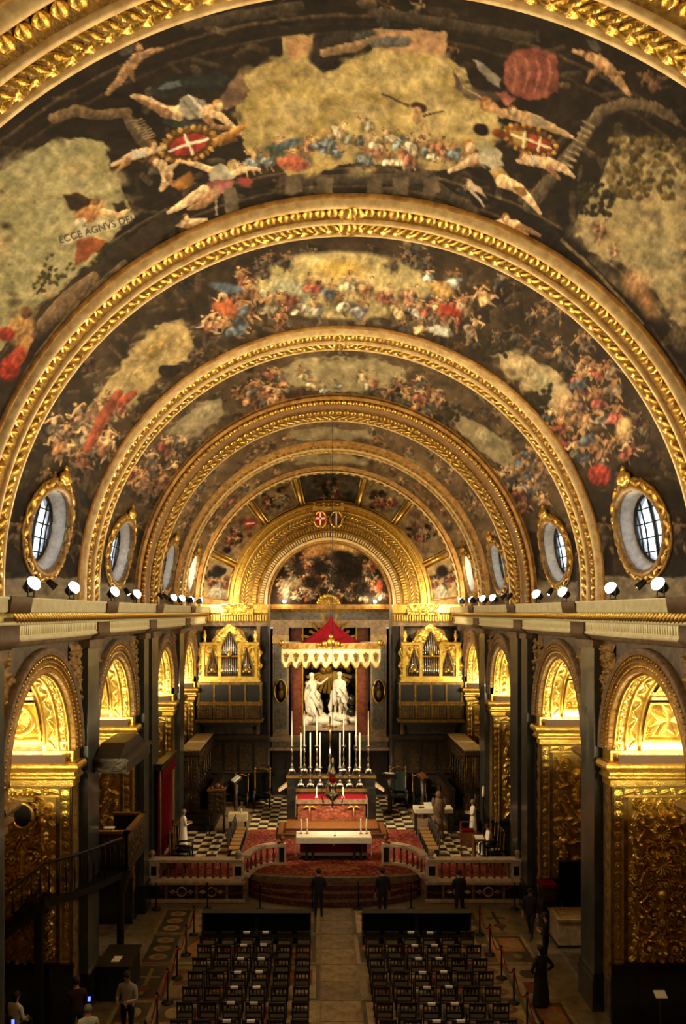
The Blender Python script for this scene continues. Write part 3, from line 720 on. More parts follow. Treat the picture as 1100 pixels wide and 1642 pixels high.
def paint_bay2(c, S, Y):
    r = random.Random(5)
    t = fbm(c.X/40, c.Y/40, 9)[:, None]
    c.C = rgb('#1c150f')*(1-t)+rgb('#4e3b26')*t
    c.clutter(380, ['#4a3a28', '#5e4a32', '#33281c', '#6e5638', '#1a140e'], 20, .75, r)
    c.clutter(0, [], 18, 1, r, 90, ['#6a5a44', '#7a4a34', '#4a4a48', '#86704e', '#5a3424'])
    for k in range(40):
        x = r.uniform(60, 1050); y = 470+abs(x-540)*.55+r.uniform(-90, 60)
        c.limb([(x, y), (x+r.uniform(-30, 30), y+r.uniform(-15, 20))], [3.5, 3.5], '#5a4832', op=.7)
    c.ell(550, 458, 150, 58, '#a89660', .02, .12, .25); c.ell(552, 455, 120, 42, '#b5a266', .02, .5, .25); c.ell(548, 432, 55, 22, '#c0993f', 0, .7, .2)
    c.ell(470, 470, 50, 28, '#9a9a78', .3, .5); c.limb([(420, 468), (450, 490), (520, 500)], [5, 6, 5], '#b4ac88')
    for x, y, a, cl in ((500, 452, -.3, '#a8482c'), (530, 462, .2, '#5a5f68'), (560, 450, .1, '#b9a878'), (590, 458, .5, '#c07a3c'), (620, 470, .3, '#a84a30'), (545, 482, -.4, '#c8b488'), (580, 490, .4, '#6a6a70'), (505, 490, -.2, '#8a8068'), (640, 490, .2, '#c09a5a'), (660, 470, .6, '#b8704a'), (470, 485, -.6, '#b0a080')):
        c.figure(x, y, 26, a, cl, r.choice(SKINS), None, r)
    # figure groups left and right of the glory
    c.crowd([(300, 440, 420, 520), (330, 470, 480, 530)], 22, 24, ['#a0522e', '#c07a40', '#4c5a66', '#8a7a60', '#7a3a24', '#6e6048'], SKINS, r)
    c.crowd([(660, 430, 760, 520), (700, 470, 800, 520)], 20, 24, ['#a8482c', '#c08a48', '#5a5248', '#8a6a48', '#a03a28', '#9aa098'], SKINS, r)
    c.ell(362, 495, 26, 14, '#b0562c', .3, .4); c.ell(365, 462, 34, 10, '#4a5a68', .2, .4); c.ell(722, 498, 24, 10, '#b03a22', .3, .3); c.ell(710, 465, 24, 16, '#b58a48', .4, .4); c.ell(705, 530, 26, 10, '#a8a89a', .3, .4)
    c.crowd([(380, 405, 470, 440), (600, 400, 700, 430)], 10, 18, ['#3a3228', '#4c4234'], ['#7a5c3e'], r)
    for x in range(430, 690, 28): c.poly([(x, 512), (x+14, 512), (x+15, 524), (x-1, 524)], '#6c5c46', '#4a3e30')
    # left sky
    c.poly([(240, 528), (262, 515), (295, 507), (306, 535), (316, 560), (282, 590), (250, 615), (222, 636), (190, 668), (150, 700), (108, 725), (108, 690), (150, 640), (180, 600), (212, 560)], '#b0935a', '#8f7a4a')
    c.ragged([(240, 528), (295, 507), (316, 560), (250, 615), (190, 668), (108, 725), (108, 690), (180, 600)], ['#8f7a4a', '#b0935a', '#5a4830', '#2e2318'], 13, r)
    c.clouds([(240, 528), (295, 507), (316, 560), (250, 615), (150, 700), (150, 640)], 20, 18, ['#bfa468', '#7c683c', '#a08a5c', '#94865c'], r)
    c.ell(250, 560, 34, 18, '#8a7038', -.6, .7); c.ell(290, 545, 22, 14, '#bfa05c', -.6, .7); c.ell(180, 640, 34, 16, '#9a9068', -.7, .7); c.ell(215, 600, 30, 16, '#b89c62', -.7, .8)
    c.limb([(262, 595), (285, 592)], [9, 6], '#1c1610'); c.ell(270, 600, 16, 9, '#241c14', -.3, .4)
    c.crowd([(85, 660, 130, 740), (120, 650, 210, 720), (150, 640, 200, 680)], 26, 26, ['#8f4a2c', '#7a5236', '#a0643a', '#6a5a42', '#94582f', '#5a4a36'], SKINS, r)
    c.limb([(190, 630), (165, 670), (140, 720)], [7, 10, 7], '#8e4028'); c.limb([(215, 630), (195, 645)], [5, 8], '#a04428')
    c.crowd([(60, 740, 140, 800)], 8, 20, ['#4a3826', '#5e4630'], ['#8a6440'], r)
    # right sky
    c.poly([(785, 545), (830, 565), (862, 578), (890, 592), (912, 618), (932, 650), (946, 684), (900, 682), (870, 642), (840, 620), (808, 598), (795, 570)], '#aa9266', '#8c7a54')
    c.ragged([(785, 545), (862, 578), (912, 618), (946, 684), (900, 682), (840, 620), (795, 570)], ['#8c7a54', '#aa9266', '#5a4830', '#2e2318'], 12, r)
    c.clouds([(785, 545), (890, 592), (946, 684), (870, 642), (808, 598)], 18, 17, ['#b8a072', '#7a6a48', '#a08860'], r)
    c.ell(840, 590, 30, 16, '#b49c6c', .5, .7); c.ell(905, 650, 26, 18, '#b0885a', .7, .7); c.ell(870, 610, 30, 14, '#8c8260', .6, .7)
    for k in range(40): c.ell(798+r.gauss(0, 12), 552+r.gauss(0, 9), 6, 5, '#2a2416', r.uniform(0, 3), .4)
    for k in range(30): c.ell(865+r.gauss(0, 10), 640+r.gauss(0, 8), 6, 5, '#2a2416', r.uniform(0, 3), .4)
    c.crowd([(880, 650, 960, 740), (920, 580, 990, 660), (950, 660, 1030, 740), (870, 660, 930, 720)], 34, 26, ['#8f3a28', '#7a5236', '#a0643a', '#6a5a42', '#963a2c', '#4a5058', '#8c6a4a'], SKINS, r)
    c.ell(962, 762, 22, 20, '#a03024', .3, .3, .7); c.ell(1000, 690, 16, 26, '#b08a58', .2, .4)
    c.crowd([(780, 500, 900, 560), (880, 540, 950, 590)], 12, 18, ['#4a3c2c', '#5a4632'], ['#8a6844'], r)
    # painted figures in niches beside the oculi, pale plinths over the cornice
    for x0, x1, y in ((945, 985, 890), (1060, 1110, 890), (20, 45, 890), (105, 125, 900)):
        c.poly([(x0, y-110), (x1, y-100), (x1, y+40), (x0, y+40)], '#33291f', '#211a14')
        c.figure((x0+x1)/2, y-40, 36, .1, '#4a3a2a', '#7a5c40', None, r)
    c.poly([(-60, 925), (180, 925), (180, 975), (-60, 975)], '#9a8c72', '#7e7260', .2); c.poly([(920, 925), (1160, 925), (1160, 975), (920, 975)], '#9a8c72', '#7e7260', .2)

def paint_bay3(c, S, Y):
    r = random.Random(9)
    t = fbm(c.X/30, c.Y/30, 2)[:, None]
    c.C = rgb('#3a2c1d')*(1-t)+rgb('#6a5236')*t
    c.clutter(300, ['#5a4630', '#6e5638', '#3a2d1e', '#7e6442', '#1e1710'], 14, .75, r)
    c.clutter(0, [], 13, 1, r, 110, ['#6a5a44', '#7a4a34', '#4a4a48', '#86704e', '#5a3424'])
    c.poly([(425, 600), (470, 578), (530, 570), (600, 573), (650, 590), (655, 612), (600, 626), (540, 628), (470, 622)], '#a8966a', '#8c7c58')
    for pp in ([(425, 600), (470, 578), (600, 573), (650, 590), (655, 612), (540, 628), (470, 622)], [(290, 668), (330, 640), (362, 664), (290, 718), (258, 712)], [(720, 662), (800, 700), (838, 752), (780, 730)]):
        c.ragged(pp, ['#8c7c58', '#a8966a', '#4a3a26', '#6a5a3c'], 9, r); c.clouds(pp, 14, 14, ['#b4a278', '#786a48', '#9a8860'], r)
    c.crowd([(480, 595, 600, 620)], 9, 16, ['#a8502e', '#b89a5c', '#8a8a80'], SKINS, r)
    c.crowd([(380, 590, 450, 640), (380, 610, 470, 640)], 16, 17, ['#a04a2c', '#b8703c', '#6a5a48', '#8a4028'], SKINS, r)
    c.crowd([(620, 600, 700, 650), (640, 620, 720, 660)], 16, 17, ['#9a4a2e', '#b07a44', '#5c5648', '#8a5a3a'], SKINS, r)
    c.poly([(290, 668), (330, 640), (355, 640), (362, 664), (330, 690), (290, 718), (262, 740), (258, 712)], '#9a8862', '#7c6e50'); c.ell(330, 660, 24, 12, '#aa9a76', -.6, .6)
    c.poly([(720, 662), (760, 672), (800, 700), (822, 725), (838, 752), (810, 755), (780, 730), (740, 700)], '#9c8a60', '#7e7050'); c.ell(775, 700, 26, 12, '#aa9a70', .6, .6)
    for k in range(25): c.ell(725+r.gauss(0, 14), 665+r.gauss(0, 8), 5, 4, '#2c2618', r.uniform(0, 3), .4)
    c.crowd([(200, 700, 290, 790), (215, 740, 260, 800)], 26, 19, ['#8a3a26', '#7a4a30', '#5a4a3a', '#94603c'], SKINS, r)
    c.crowd([(790, 740, 870, 810), (820, 720, 870, 790)], 26, 19, ['#8a3a26', '#4a5a70', '#8a6a3c', '#94603c', '#5a4a3a'], SKINS, r)
    c.poly([(150, 935), (235, 935), (235, 975), (150, 975)], '#968a72', '#7a6e5c', .2); c.poly([(840, 930), (925, 930), (925, 975), (840, 975)], '#968a72', '#7a6e5c', .2)
    for x in (196, 228, 856, 915): c.poly([(x-9, 850), (x+9, 850), (x+9, 935), (x-9, 935)], '#2c231a', '#1f1812')

def paint_far(seed, sky):
    def f(c, S, Y):
        r = random.Random(seed)
        t = fbm(c.X/16, c.Y/16, seed)[:, None]
        c.C = rgb('#56422c')*(1-t)+rgb('#846848')*t
        c.clutter(220, ['#6e5638', '#86704a', '#3a2d1e', '#7e6442'], 9, .75, r)
        for p in sky: c.poly(p, '#a6946c', '#85744f')
        s = c.S if hasattr(c, 'S') else None
        xs = c.X; ys = c.Y
        for k in range(70):
            i = r.randrange(len(xs)); x, y = xs[i], ys[i]
            if abs(x-533) < 60: continue
            c.figure(x, y, 11, r.uniform(-.9, .9), r.choice(['#8a4a2e', '#7a5a3a', '#5e5244', '#94683c', '#4a4a44']), r.choice(SKINS), None, r)
    return f

def paint_plain(c, S, Y):
    t = fbm(c.X/90, c.Y/90, 14)[:, None]
    c.C = rgb('#3a2d20')*(1-t)+rgb('#8a7650')*t

vault_bay(-3.0, 8.6, 80, 30, paint_plain)
vault_bay(9.6, 14.9, 900, 165, paint_bay1)
vault_bay(15.9, 21.75, 720, 130, paint_bay2, OC_Y[0])
vault_bay(22.8, 28.45, 520, 90, paint_bay3, OC_Y[1])
vault_bay(31.3, 36.15, 360, 56, paint_far(12, [[(470, 690), (530, 682), (600, 690), (620, 706), (450, 706)], [(395, 742), (425, 722), (405, 752), (375, 775), (370, 765)], [(640, 722), (680, 745), (700, 768), (672, 752)]]), OC_Y[2])
vault_bay(37.5, 42.4, 280, 40, paint_far(13, [[(480, 732), (530, 727), (590, 733), (600, 745), (470, 745)], [(380, 800), (412, 768), (405, 790)], [(650, 770), (690, 810), (665, 790)]]), OC_Y[3])

# lettering of the painted scroll, curved onto the vault
def vault_lettering(text, a, b, size):
    cu = bpy.data.curves.new('lettering', 'FONT'); cu.body = text; cu.size = size; cu.align_x = 'CENTER'; cu.align_y = 'CENTER'
    o = bpy.data.objects.new('tmp', cu); COL.objects.link(o)
    dg = bpy.context.evaluated_depsgraph_get(); me = bpy.data.meshes.new_from_object(o.evaluated_get(dg))
    bpy.data.objects.remove(o)
    n = len(me.vertices); co = np.zeros(n*3); me.vertices.foreach_get('co', co); co = co.reshape(-1, 3)
    # photo pixels -> ray -> point on the vault
    ax, ay = a; bx, by = b; w = co[:, 0].max()-co[:, 0].min()
    ux, uy = (bx-ax)/w, (by-ay)/w; k = math.hypot(ux, uy)
    px = (ax+bx)/2+co[:, 0]*ux-co[:, 1]*uy*-1*0+co[:, 1]*(-uy)*-1; py = (ay+by)/2+co[:, 0]*uy-co[:, 1]*abs(ux)
    px = (ax+bx)/2+co[:, 0]*ux+co[:, 1]*uy; py = (ay+by)/2+co[:, 0]*uy-co[:, 1]*ux
    dx = (px-VX)/F; dz = -(py-VY)/F; R = RV-.012
    # x = CX+dx t, z = H+dz t ; x^2+(z-ZC)^2=R^2
    A = dx**2+dz**2; B = 2*(CX*dx+(H-ZC)*dz); C_ = CX**2+(H-ZC)**2-R**2
    t = (-B+np.sqrt(B*B-4*A*C_))/(2*A)
    co2 = np.stack([CX+dx*t, t, H+dz*t], 1)
    me.vertices.foreach_set('co', co2.reshape(-1)); me.update()
    return link('lettering', me, ceiling, mat('painted_letter', '#3a2c1c', .8))
vault_lettering('ECCE AGNVS DEI', (96, 386), (212, 351), 1.0)

# ------------------------------------------------------------------ ribs of the vault
def leaf_mesh(name, L, W, t, lobes=True):
    """a domed, pointed leaf lying along +x, normal +z"""
    b = MB(); n = 5; b.smooth = True
    st = [(0, .25), (.25, .85), (.5, 1.), (.75, .7), (1, .05)]
    vs = []
    for p, w in st:
        x = (p-.4)*L; h = t*math.sin(PI*(.15+.75*p))
        vs += [(x, -w*W/2, 0), (x, -w*W*.22, h*.95), (x, 0, h*.7), (x, w*W*.22, h*.95), (x, w*W/2, 0)]
    fs = [(i*5+j, (i+1)*5+j, (i+1)*5+j+1, i*5+j+1) for i in range(4) for j in range(4)]
    b.add(vs, fs)
    return b.mesh(name)
LEAF = {}
for nm, L, W, t in (('acanthus_leaf', .30, .24, .09), ('laurel_leaf', .36, .13, .07), ('acanthus_leaf_b', .34, .26, .09)):
    LEAF[nm] = leaf_mesh(nm, L, W, t); LEAF[nm].materials.append(M['gold_leaf'])
b_ = MB(); b_.sphere((0, 0, 0), (.06, .06, .05), 7, 5); BEAD = b_.mesh('bead'); BEAD.materials.append(M['gold_leaf'])
b_ = MB(); b_.sphere((0, 0, 0), (.075, .055, .05), 7, 5); EGG = b_.mesh('egg'); EGG.materials.append(M['gold'])

def on_arch(s, R, zc, drop, zb=ZT):
    """arc length s from the left springing -> (x, z, tangent, inward normal)"""
    st = zc-zb
    if s < st: return -R+drop, zb+s, Vector((0, 0, 1)), Vector((1, 0, 0))
    if s > st+PI*R: return R-drop, zb+(2*st+PI*R-s), Vector((0, 0, -1)), Vector((-1, 0, 0))
    a = PI-(s-st)/R
    n = Vector((-math.cos(a), 0, -math.sin(a)))
    return (R-drop)*math.cos(a), zc+(R-drop)*math.sin(a), Vector((math.sin(a), 0, -math.cos(a))), n

def place_on_arch(name, me, parent, s, y, drop, ang=0., R=RV, zc=ZC, zb=ZT, scale=1., tilt=0.):
    x, z, t, n = on_arch(s, R, zc, drop, zb)
    m = Matrix((t, Vector((0, 1, 0)), n)).transposed()        # columns: tangent, y, inward normal
    if m.determinant() < 0: m = Matrix((t, Vector((0, -1, 0)), n)).transposed()
    m = m.to_4x4() @ Matrix.Rotation(ang, 4, 'Z') @ Matrix.Rotation(tilt, 4, 'Y') @ Matrix.Scale(scale, 4)
    m.translation = (x, y, z)
    return link(name, me, parent, None, mtx=m)

def vault_rib(i, y0, y1, label):
    t = structure('trim_%d' % (i+1), label)
    w = y1-y0; n = 150 if i < 4 else 90
    if i == 3:                                  # the wide double arch at the chancel
        u = lambda q: y0+q
        rib_sweep('torus_moulding', 'ochre', t, [(u(0), 0), (u(.02), .08)]+torus_prof(u(.02), u(.2), .08, .16, .05), n=n)
        rib_sweep('bead_band', 'gold_dull', t, [(u(.2), .16), (u(.24), .12), (u(.75), .14), (u(.8), .2)], n=n)
        rib_sweep('plain_band', 'brown_band', t, [(u(.8), .2), (u(1.35), .2)], n=n)
        rib_sweep('leaf_band', 'gold_dull', t, [(u(1.35), .2), (u(1.4), .26), (u(1.5), .22), (u(2.0), .22), (u(2.1), .28)], n=n)
        rib_sweep('garland_band', 'gold_dull', t, [(u(2.1), .28)]+torus_prof(u(2.15), u(2.8), .22, .22, .04), n=n)
        rib_sweep('fillet', 'cream', t, [(u(2.8), .22), (u(2.82), .3), (u(2.95), .3), (u(3.1), 0)], n=n)
        L = LARC; k = 110
        for j in range(k): place_on_arch('bead', BEAD, t, (j+.5)*L/k, u(.5), .17, scale=2.0)
        k = 80
        for j in range(k): place_on_arch('acanthus_leaf', LEAF['acanthus_leaf'], t, (j+.5)*L/k, u(1.75), .24, PI/2, scale=1.15)
        for j in range(k):
            sg = 1 if j < k/2 else -1
            for q in (-1, 1): place_on_arch('laurel_leaf', LEAF['laurel_leaf'], t, (j+.5)*L/k, u(2.5)+q*.14, .26, (0 if sg > 0 else PI)+q*.5*sg, scale=1.15, tilt=-.15)
        return t
    f = w/1.25
    u = lambda q: y0+q*f
    rib_sweep('outer_fillet', 'ochre', t, [(u(0), 0), (u(.015), .07), (u(.05), .08)], n=n)
    rib_sweep('torus_moulding', 'cream' if i < 3 else 'ochre', t, torus_prof(u(.05), u(.2), .08, .2, .05), n=n)
    rib_sweep('leaf_band', 'gold_dull', t, [(u(.2), .2), (u(.23), .13), (u(.3), .15), (u(.5), .2), (u(.55), .22)], n=n)
    rib_sweep('fillet', 'cream', t, [(u(.55), .22), (u(.56), .29), (u(.64), .29), (u(.65), .22)], n=n)
    rib_sweep('garland_band', 'gold_stone', t, [(u(.65), .22), (u(.68), .18)]+torus_prof(u(.7), u(1.0), .2, .2, .07)+[(u(1.03), .18)], n=n)
    rib_sweep('fillet', 'cream', t, [(u(1.03), .18), (u(1.04), .3), (u(1.11), .3), (u(1.12), .24)], n=n)
    rib_sweep('inner_edge', 'ochre', t, [(u(1.12), .24), (u(1.2), .2), (u(1.25), 0)], n=n)
    L = LARC; k = [96, 96, 90, 0, 70, 60][i]
    for j in range(k): place_on_arch('acanthus_leaf', LEAF['acanthus_leaf'], t, (j+.5)*L/k, u(.38), .17, PI/2+random.uniform(-.1, .1), scale=random.uniform(.95, 1.15), tilt=-.1)
    k = [88, 88, 80, 0, 60, 50][i]
    for j in range(k):
        sg = 1 if j < k/2 else -1
        for q in (-1, 1):
            place_on_arch('laurel_leaf', LEAF['laurel_leaf'], t, (j+.5)*L/k, u(.85)+q*.085, .25, (0 if sg > 0 else PI)+q*.45*sg+random.uniform(-.12, .12), scale=random.uniform(.9, 1.15), tilt=-.22)
    if i < 3:
        for y, d in ((u(.38), .2), (u(.86), .28)):
            for q in range(5):
                place_on_arch('rosette', LEAF['acanthus_leaf_b'], t, L/2+.12*math.cos(q*1.257), y+.12*math.sin(q*1.257), d, q*1.257, scale=.9)
    return t
RIB_LABEL = ['gilded vault rib crossing the upper corners of the picture', 'largest complete gilded rib with laurel garland',
             'second complete gilded rib of the painted vault', 'wide beaded gilded double rib above the balustrade', 'narrow gilded rib deep in the choir', 'innermost gilded rib before the end wall']
for i, (a, b) in enumerate(RIBS): vault_rib(i, a, b, RIB_LABEL[i])

# ------------------------------------------------------------------ oculus windows in the vault
def ocu(side, y0, phi, ka=1., kb=1., off=0.):
    """a point on the oculus rim: phi around the ellipse; off outward along x"""
    s = OC_S+OC_B*kb*math.sin(phi); y = y0+OC_A*ka*math.cos(phi)
    a = (s-(ZC-ZT))/RV
    return Vector((side*(RV*math.cos(a)+off), y, ZC+RV*math.sin(a) if a > 0 else ZT+s))
WN = 0
for k, y0 in enumerate(OC_Y):
    for side, sn in ((-1, 'left'), (1, 'right')):
        WN += 1
        ordn = ['first', 'second', 'third', 'fourth'][k]
        t = structure('window_%d' % WN, 'oval window with deep plaster reveal, %s along the %s side' % (ordn, sn))
        n = 40; rows = [(1.03, 1.03, -.02), (1., 1., .05), (.88, .86, .36), (.86, .84, .46)]
        P = np.zeros((len(rows), n+1, 3))
        for j, (ka, kb, off) in enumerate(rows):
            for i in range(n+1): P[j, i] = ocu(side, y0, 2*PI*i/n, ka, kb, off)+Vector((0, 0, .18*max(off, 0)))
        link('reveal', grid_mesh('reveal', P), t, 'plaster')
        xo = side*(RV+.36); zc_ = ocu(side, y0, 0, .85, .83, .36).z+.065
        b = MB(); rim = []
        for i in range(n):
            p = ocu(side, y0, 2*PI*i/n, .88, .86, .36)+Vector((0, 0, .065)); rim.append(p)
        b.add(rim, [tuple(range(n))]); b.build('glass_pane', 'glass', t)
        b = MB(); b.tube([p+Vector((-side*.03, 0, 0)) for p in rim], .05, 6, True); b.build('window_frame', 'iron', t)
        def chord(y=None, z=None):
            ys = [p for p in rim]
            if y is not None:
                e = math.sqrt(max(0, 1-((y-y0)/(OC_A*.86))**2))*OC_B*.84
                return Vector((xo-side*.04+side*.0, y, zc_-e)), Vector((xo-side*.04-side*.12*0, y, zc_+e))
            e = math.sqrt(max(0, 1-((z-zc_)/(OC_B*.84))**2))*OC_A*.86
            return Vector((xo-side*.04, y0-e, z)), Vector((xo-side*.04, y0+e, z))
        for q, rr in ((0, .05), (-.55, .022), (.55, .022), (-.85, .022), (.85, .022)):
            p0, p1 = chord(y=y0+q); a1 = (p1.z-zc_)/RV
            lean = lambda p: Vector((side*((RV+1.0)-RV*(1-math.cos(0))), p.y, p.z))
            # follow the tilt of the rim plane
            def tilt(p):
                ph = math.asin(max(-1, min(1, (p.z-zc_)/(OC_B*.84)))); s_ = OC_S+OC_B*.84*math.sin(ph); a_ = (s_-(ZC-ZT))/RV
                return Vector((side*(RV*math.cos(a_)+.33), p.y, p.z))
            b = MB(); b.tube([tilt(p0), tilt((p0+p1)/2), tilt(p1)], rr, 6); b.build('mullion', 'iron', t)
        for q in (-.55, -.2, .15, .5):
            p0, p1 = chord(z=zc_+q)
            ph = math.asin(max(-1, min(1, q/(OC_B*.84)))); s_ = OC_S+OC_B*.84*math.sin(ph); a_ = (s_-(ZC-ZT))/RV
            x_ = side*(RV*math.cos(a_)+.33)
            b = MB(); b.tube([(x_, p0.y, p0.z), (x_, p1.y, p1.z)], .02, 6); b.build('glazing_bar', 'iron', t)
        # gilded wreath
        b = MB(); b.tube([ocu(side, y0, 2*PI*i/48, 1.07, 1.09, -.04) for i in range(48)], .1, 8, True); b.build('wreath_moulding', 'gold_stone', t)
        b = MB(); b.tube([ocu(side, y0, 2*PI*i/48, 1.24, 1.3, -.02) for i in range(48)], .045, 6, True); b.build('outer_moulding', 'gold_stone', t)
        kk = 34 if k < 2 else 22
        for i in range(kk):
            ph = 2*PI*i/kk; p = ocu(side, y0, ph, 1.17, 1.21, -.05); q2 = ocu(side, y0, ph+.05, 1.17, 1.21, -.05)
            tx = (q2-p).normalized()
            if math.cos(ph) > 0: tx = tx
            nn = Vector((-side, 0, -.15)).normalized(); yy = nn.cross(tx).normalized(); nn = tx.cross(yy)
            m = Matrix((tx, yy, nn)).transposed().to_4x4() @ Matrix.Rotation((.5 if i % 2 else -.5)+(0 if (ph % (2*PI)) < PI/2 or ph > 3*PI/2 else PI), 4, 'Z') @ Matrix.Scale(1.25 if .2 < ph < 2.9 else .95, 4)
            m.translation = p; link('wreath_leaf', LEAF['laurel_leaf'], t, None, mtx=m)
        ptop = ocu(side, y0, PI/2, 1.3, 1.36, -.08)
        b = MB(); b.sphere(ptop, (.1, .24, .2), 8, 6); b.sphere(ptop+Vector((0, -.22, -.02)), (.08, .16, .12), 7, 5); b.sphere(ptop+Vector((0, .22, -.02)), (.08, .16, .12), 7, 5); b.sphere(ptop+Vector((0, 0, .2)), (.07, .1, .12), 7, 5)
        b.build('crest', 'gold', t)

# ------------------------------------------------------------------ side walls with chapel arches
def arch_top(y, c, r, st):
    d = abs(y-c)
    return SPRING+st+math.sqrt(max(0, r*r-d*d)) if d < r else None

def nave_wall(side, name):
    w = structure(name, 'marble side wall of the nave, %s side' % ('left' if side < 0 else 'right'))
    b = MB(); x = side*WALL
    ys = [-3.0]
    spans = []
    cur = -3.0
    for c, r, st in BAYS:
        b.quad((x, cur, 0), (x, c-r, 0), (x, c-r, ZT), (x, cur, ZT))
        n = 28
        for i in range(n):
            a = PI-PI*i/n; a2 = PI-PI*(i+1)/n
            ya, yb = c+r*math.cos(a), c+r*math.cos(a2)
            b.quad((x, ya, SPRING+st+r*math.sin(a)), (x, yb, SPRING+st+r*math.sin(a2)), (x, yb, ZT), (x, ya, ZT))
        cur = c+r
    b.quad((x, cur, 0), (x, 50, 0), (x, 50, ZT), (x, cur, ZT))
    b.build('wall_face', 'wall', w)
    # chapel shells behind the arches
    for c, r, st in BAYS:
        b = MB(); x0, x1 = side*(WALL+BACK), side*(WALL+BACK+2.4); e = 1.0
        y0, y1 = c-r-e*.6, c+r+e*.6; zt = SPRING+r+.8
        b.quad((x1, y0, 0), (x1, y1, 0), (x1, y1, zt), (x1, y0, zt)); b.quad((x0, y0, 0), (x1, y0, 0), (x1, y0, zt), (x0, y0, zt))
        b.quad((x0, y1, 0), (x1, y1, 0), (x1, y1, zt), (x0, y1, zt)); b.quad((x0, y0, zt), (x1, y0, zt), (x1, y1, zt), (x0, y1, zt))
        b.quad((side*WALL, y0, 0), (x1, y0, 0), (x1, y1, 0), (side*WALL, y1, 0))
        b.build('chapel_wall', 'wall', w)
        b = MB()                                 # flanges closing chapel to arch ring
        n = 24
        for i in range(n):
            a = PI-PI*i/n; a2 = PI-PI*(i+1)/n
            b.quad((x0, c+r*math.cos(a), SPRING+st+r*math.sin(a)), (x0, c+r*math.cos(a2), SPRING+st+r*math.sin(a2)), (x0, c+r*math.cos(a2), zt), (x0, c+r*math.cos(a), zt))
        b.quad((x0, y0, 0), (x0, c-r, 0), (x0, c-r, zt), (x0, y0, zt)); b.quad((x0, c+r, 0), (x0, y1, 0), (x0, y1, zt), (x0, c+r, zt))
        b.build('chapel_arch_wall', 'wall', w)
    # pilasters at the piers
    for (a, b2) in ((8.6, 9.7), (14.9, 15.95), (21.75, 22.85), (28.75, 29.55), (30.1, 31.3), (36.1, 37.3), (42.2, 43.05)):
        b = MB(); lo, hi = min(side*PIL, side*WALL), max(side*PIL, side*WALL)
        b.box(lo, hi, a, b2, 1.0, H-.75)
        b.build('pilaster', 'grey_marble', w)
        b = MB(); e = .07
        lo, hi = min(side*(PIL-e), side*WALL), max(side*(PIL-e), side*WALL)
        b.box(lo, hi, a-e, b2+e, 0, .85); b.box(lo+.03, hi-.0, a-e*.6, b2+e*.6, .85, 1.0)
        b.build('pilaster_base', 'dark_marble', w)
        b = MB()
        lo, hi = min(side*(PIL-.06), side*WALL), max(side*(PIL-.06), side*WALL)
        b.box(lo, hi, a-.05, b2+.05, H-.98, H-.75); b.build('capital', 'tan_stone', w)
    # dark wall panels beside the wide pier
    for (a, b2) in ((28.2, 28.7), (29.6, 30.05)):
        b = MB(); b.box(min(side*(WALL-.06), side*WALL), max(side*(WALL-.06), side*WALL), a, b2, 0, H-.75); b.build('pier_panel', 'dark_marble', w)
    # plinth course
    return w
WL = nave_wall(-1, 'wall_left'); WR = nave_wall(1, 'wall_right')

def arch_pts(c, R, st, n, a0=0., a1=PI):
    return [(c+R*math.cos(a0+(a1-a0)*i/n), SPRING+st+R*math.sin(a0+(a1-a0)*i/n)) for i in range(n+1)]

def archivolt_part(name, m, parent, side, c, R, st, prof, n=56):
    """prof (radius offset, projection into the nave) swept round the arch, with the stilt below it"""
    P = np.zeros((len(prof), n+3, 3))
    for j, (dr, pr) in enumerate(prof):
        pts = [(c+R+dr, SPRING)]+arch_pts(c, R+dr, st, n)+[(c-R-dr, SPRING)]
        for i, (y, z) in enumerate(pts): P[j, i] = (side*(WALL-pr), y, z)
    return link(name, grid_mesh(name, P), parent, m)

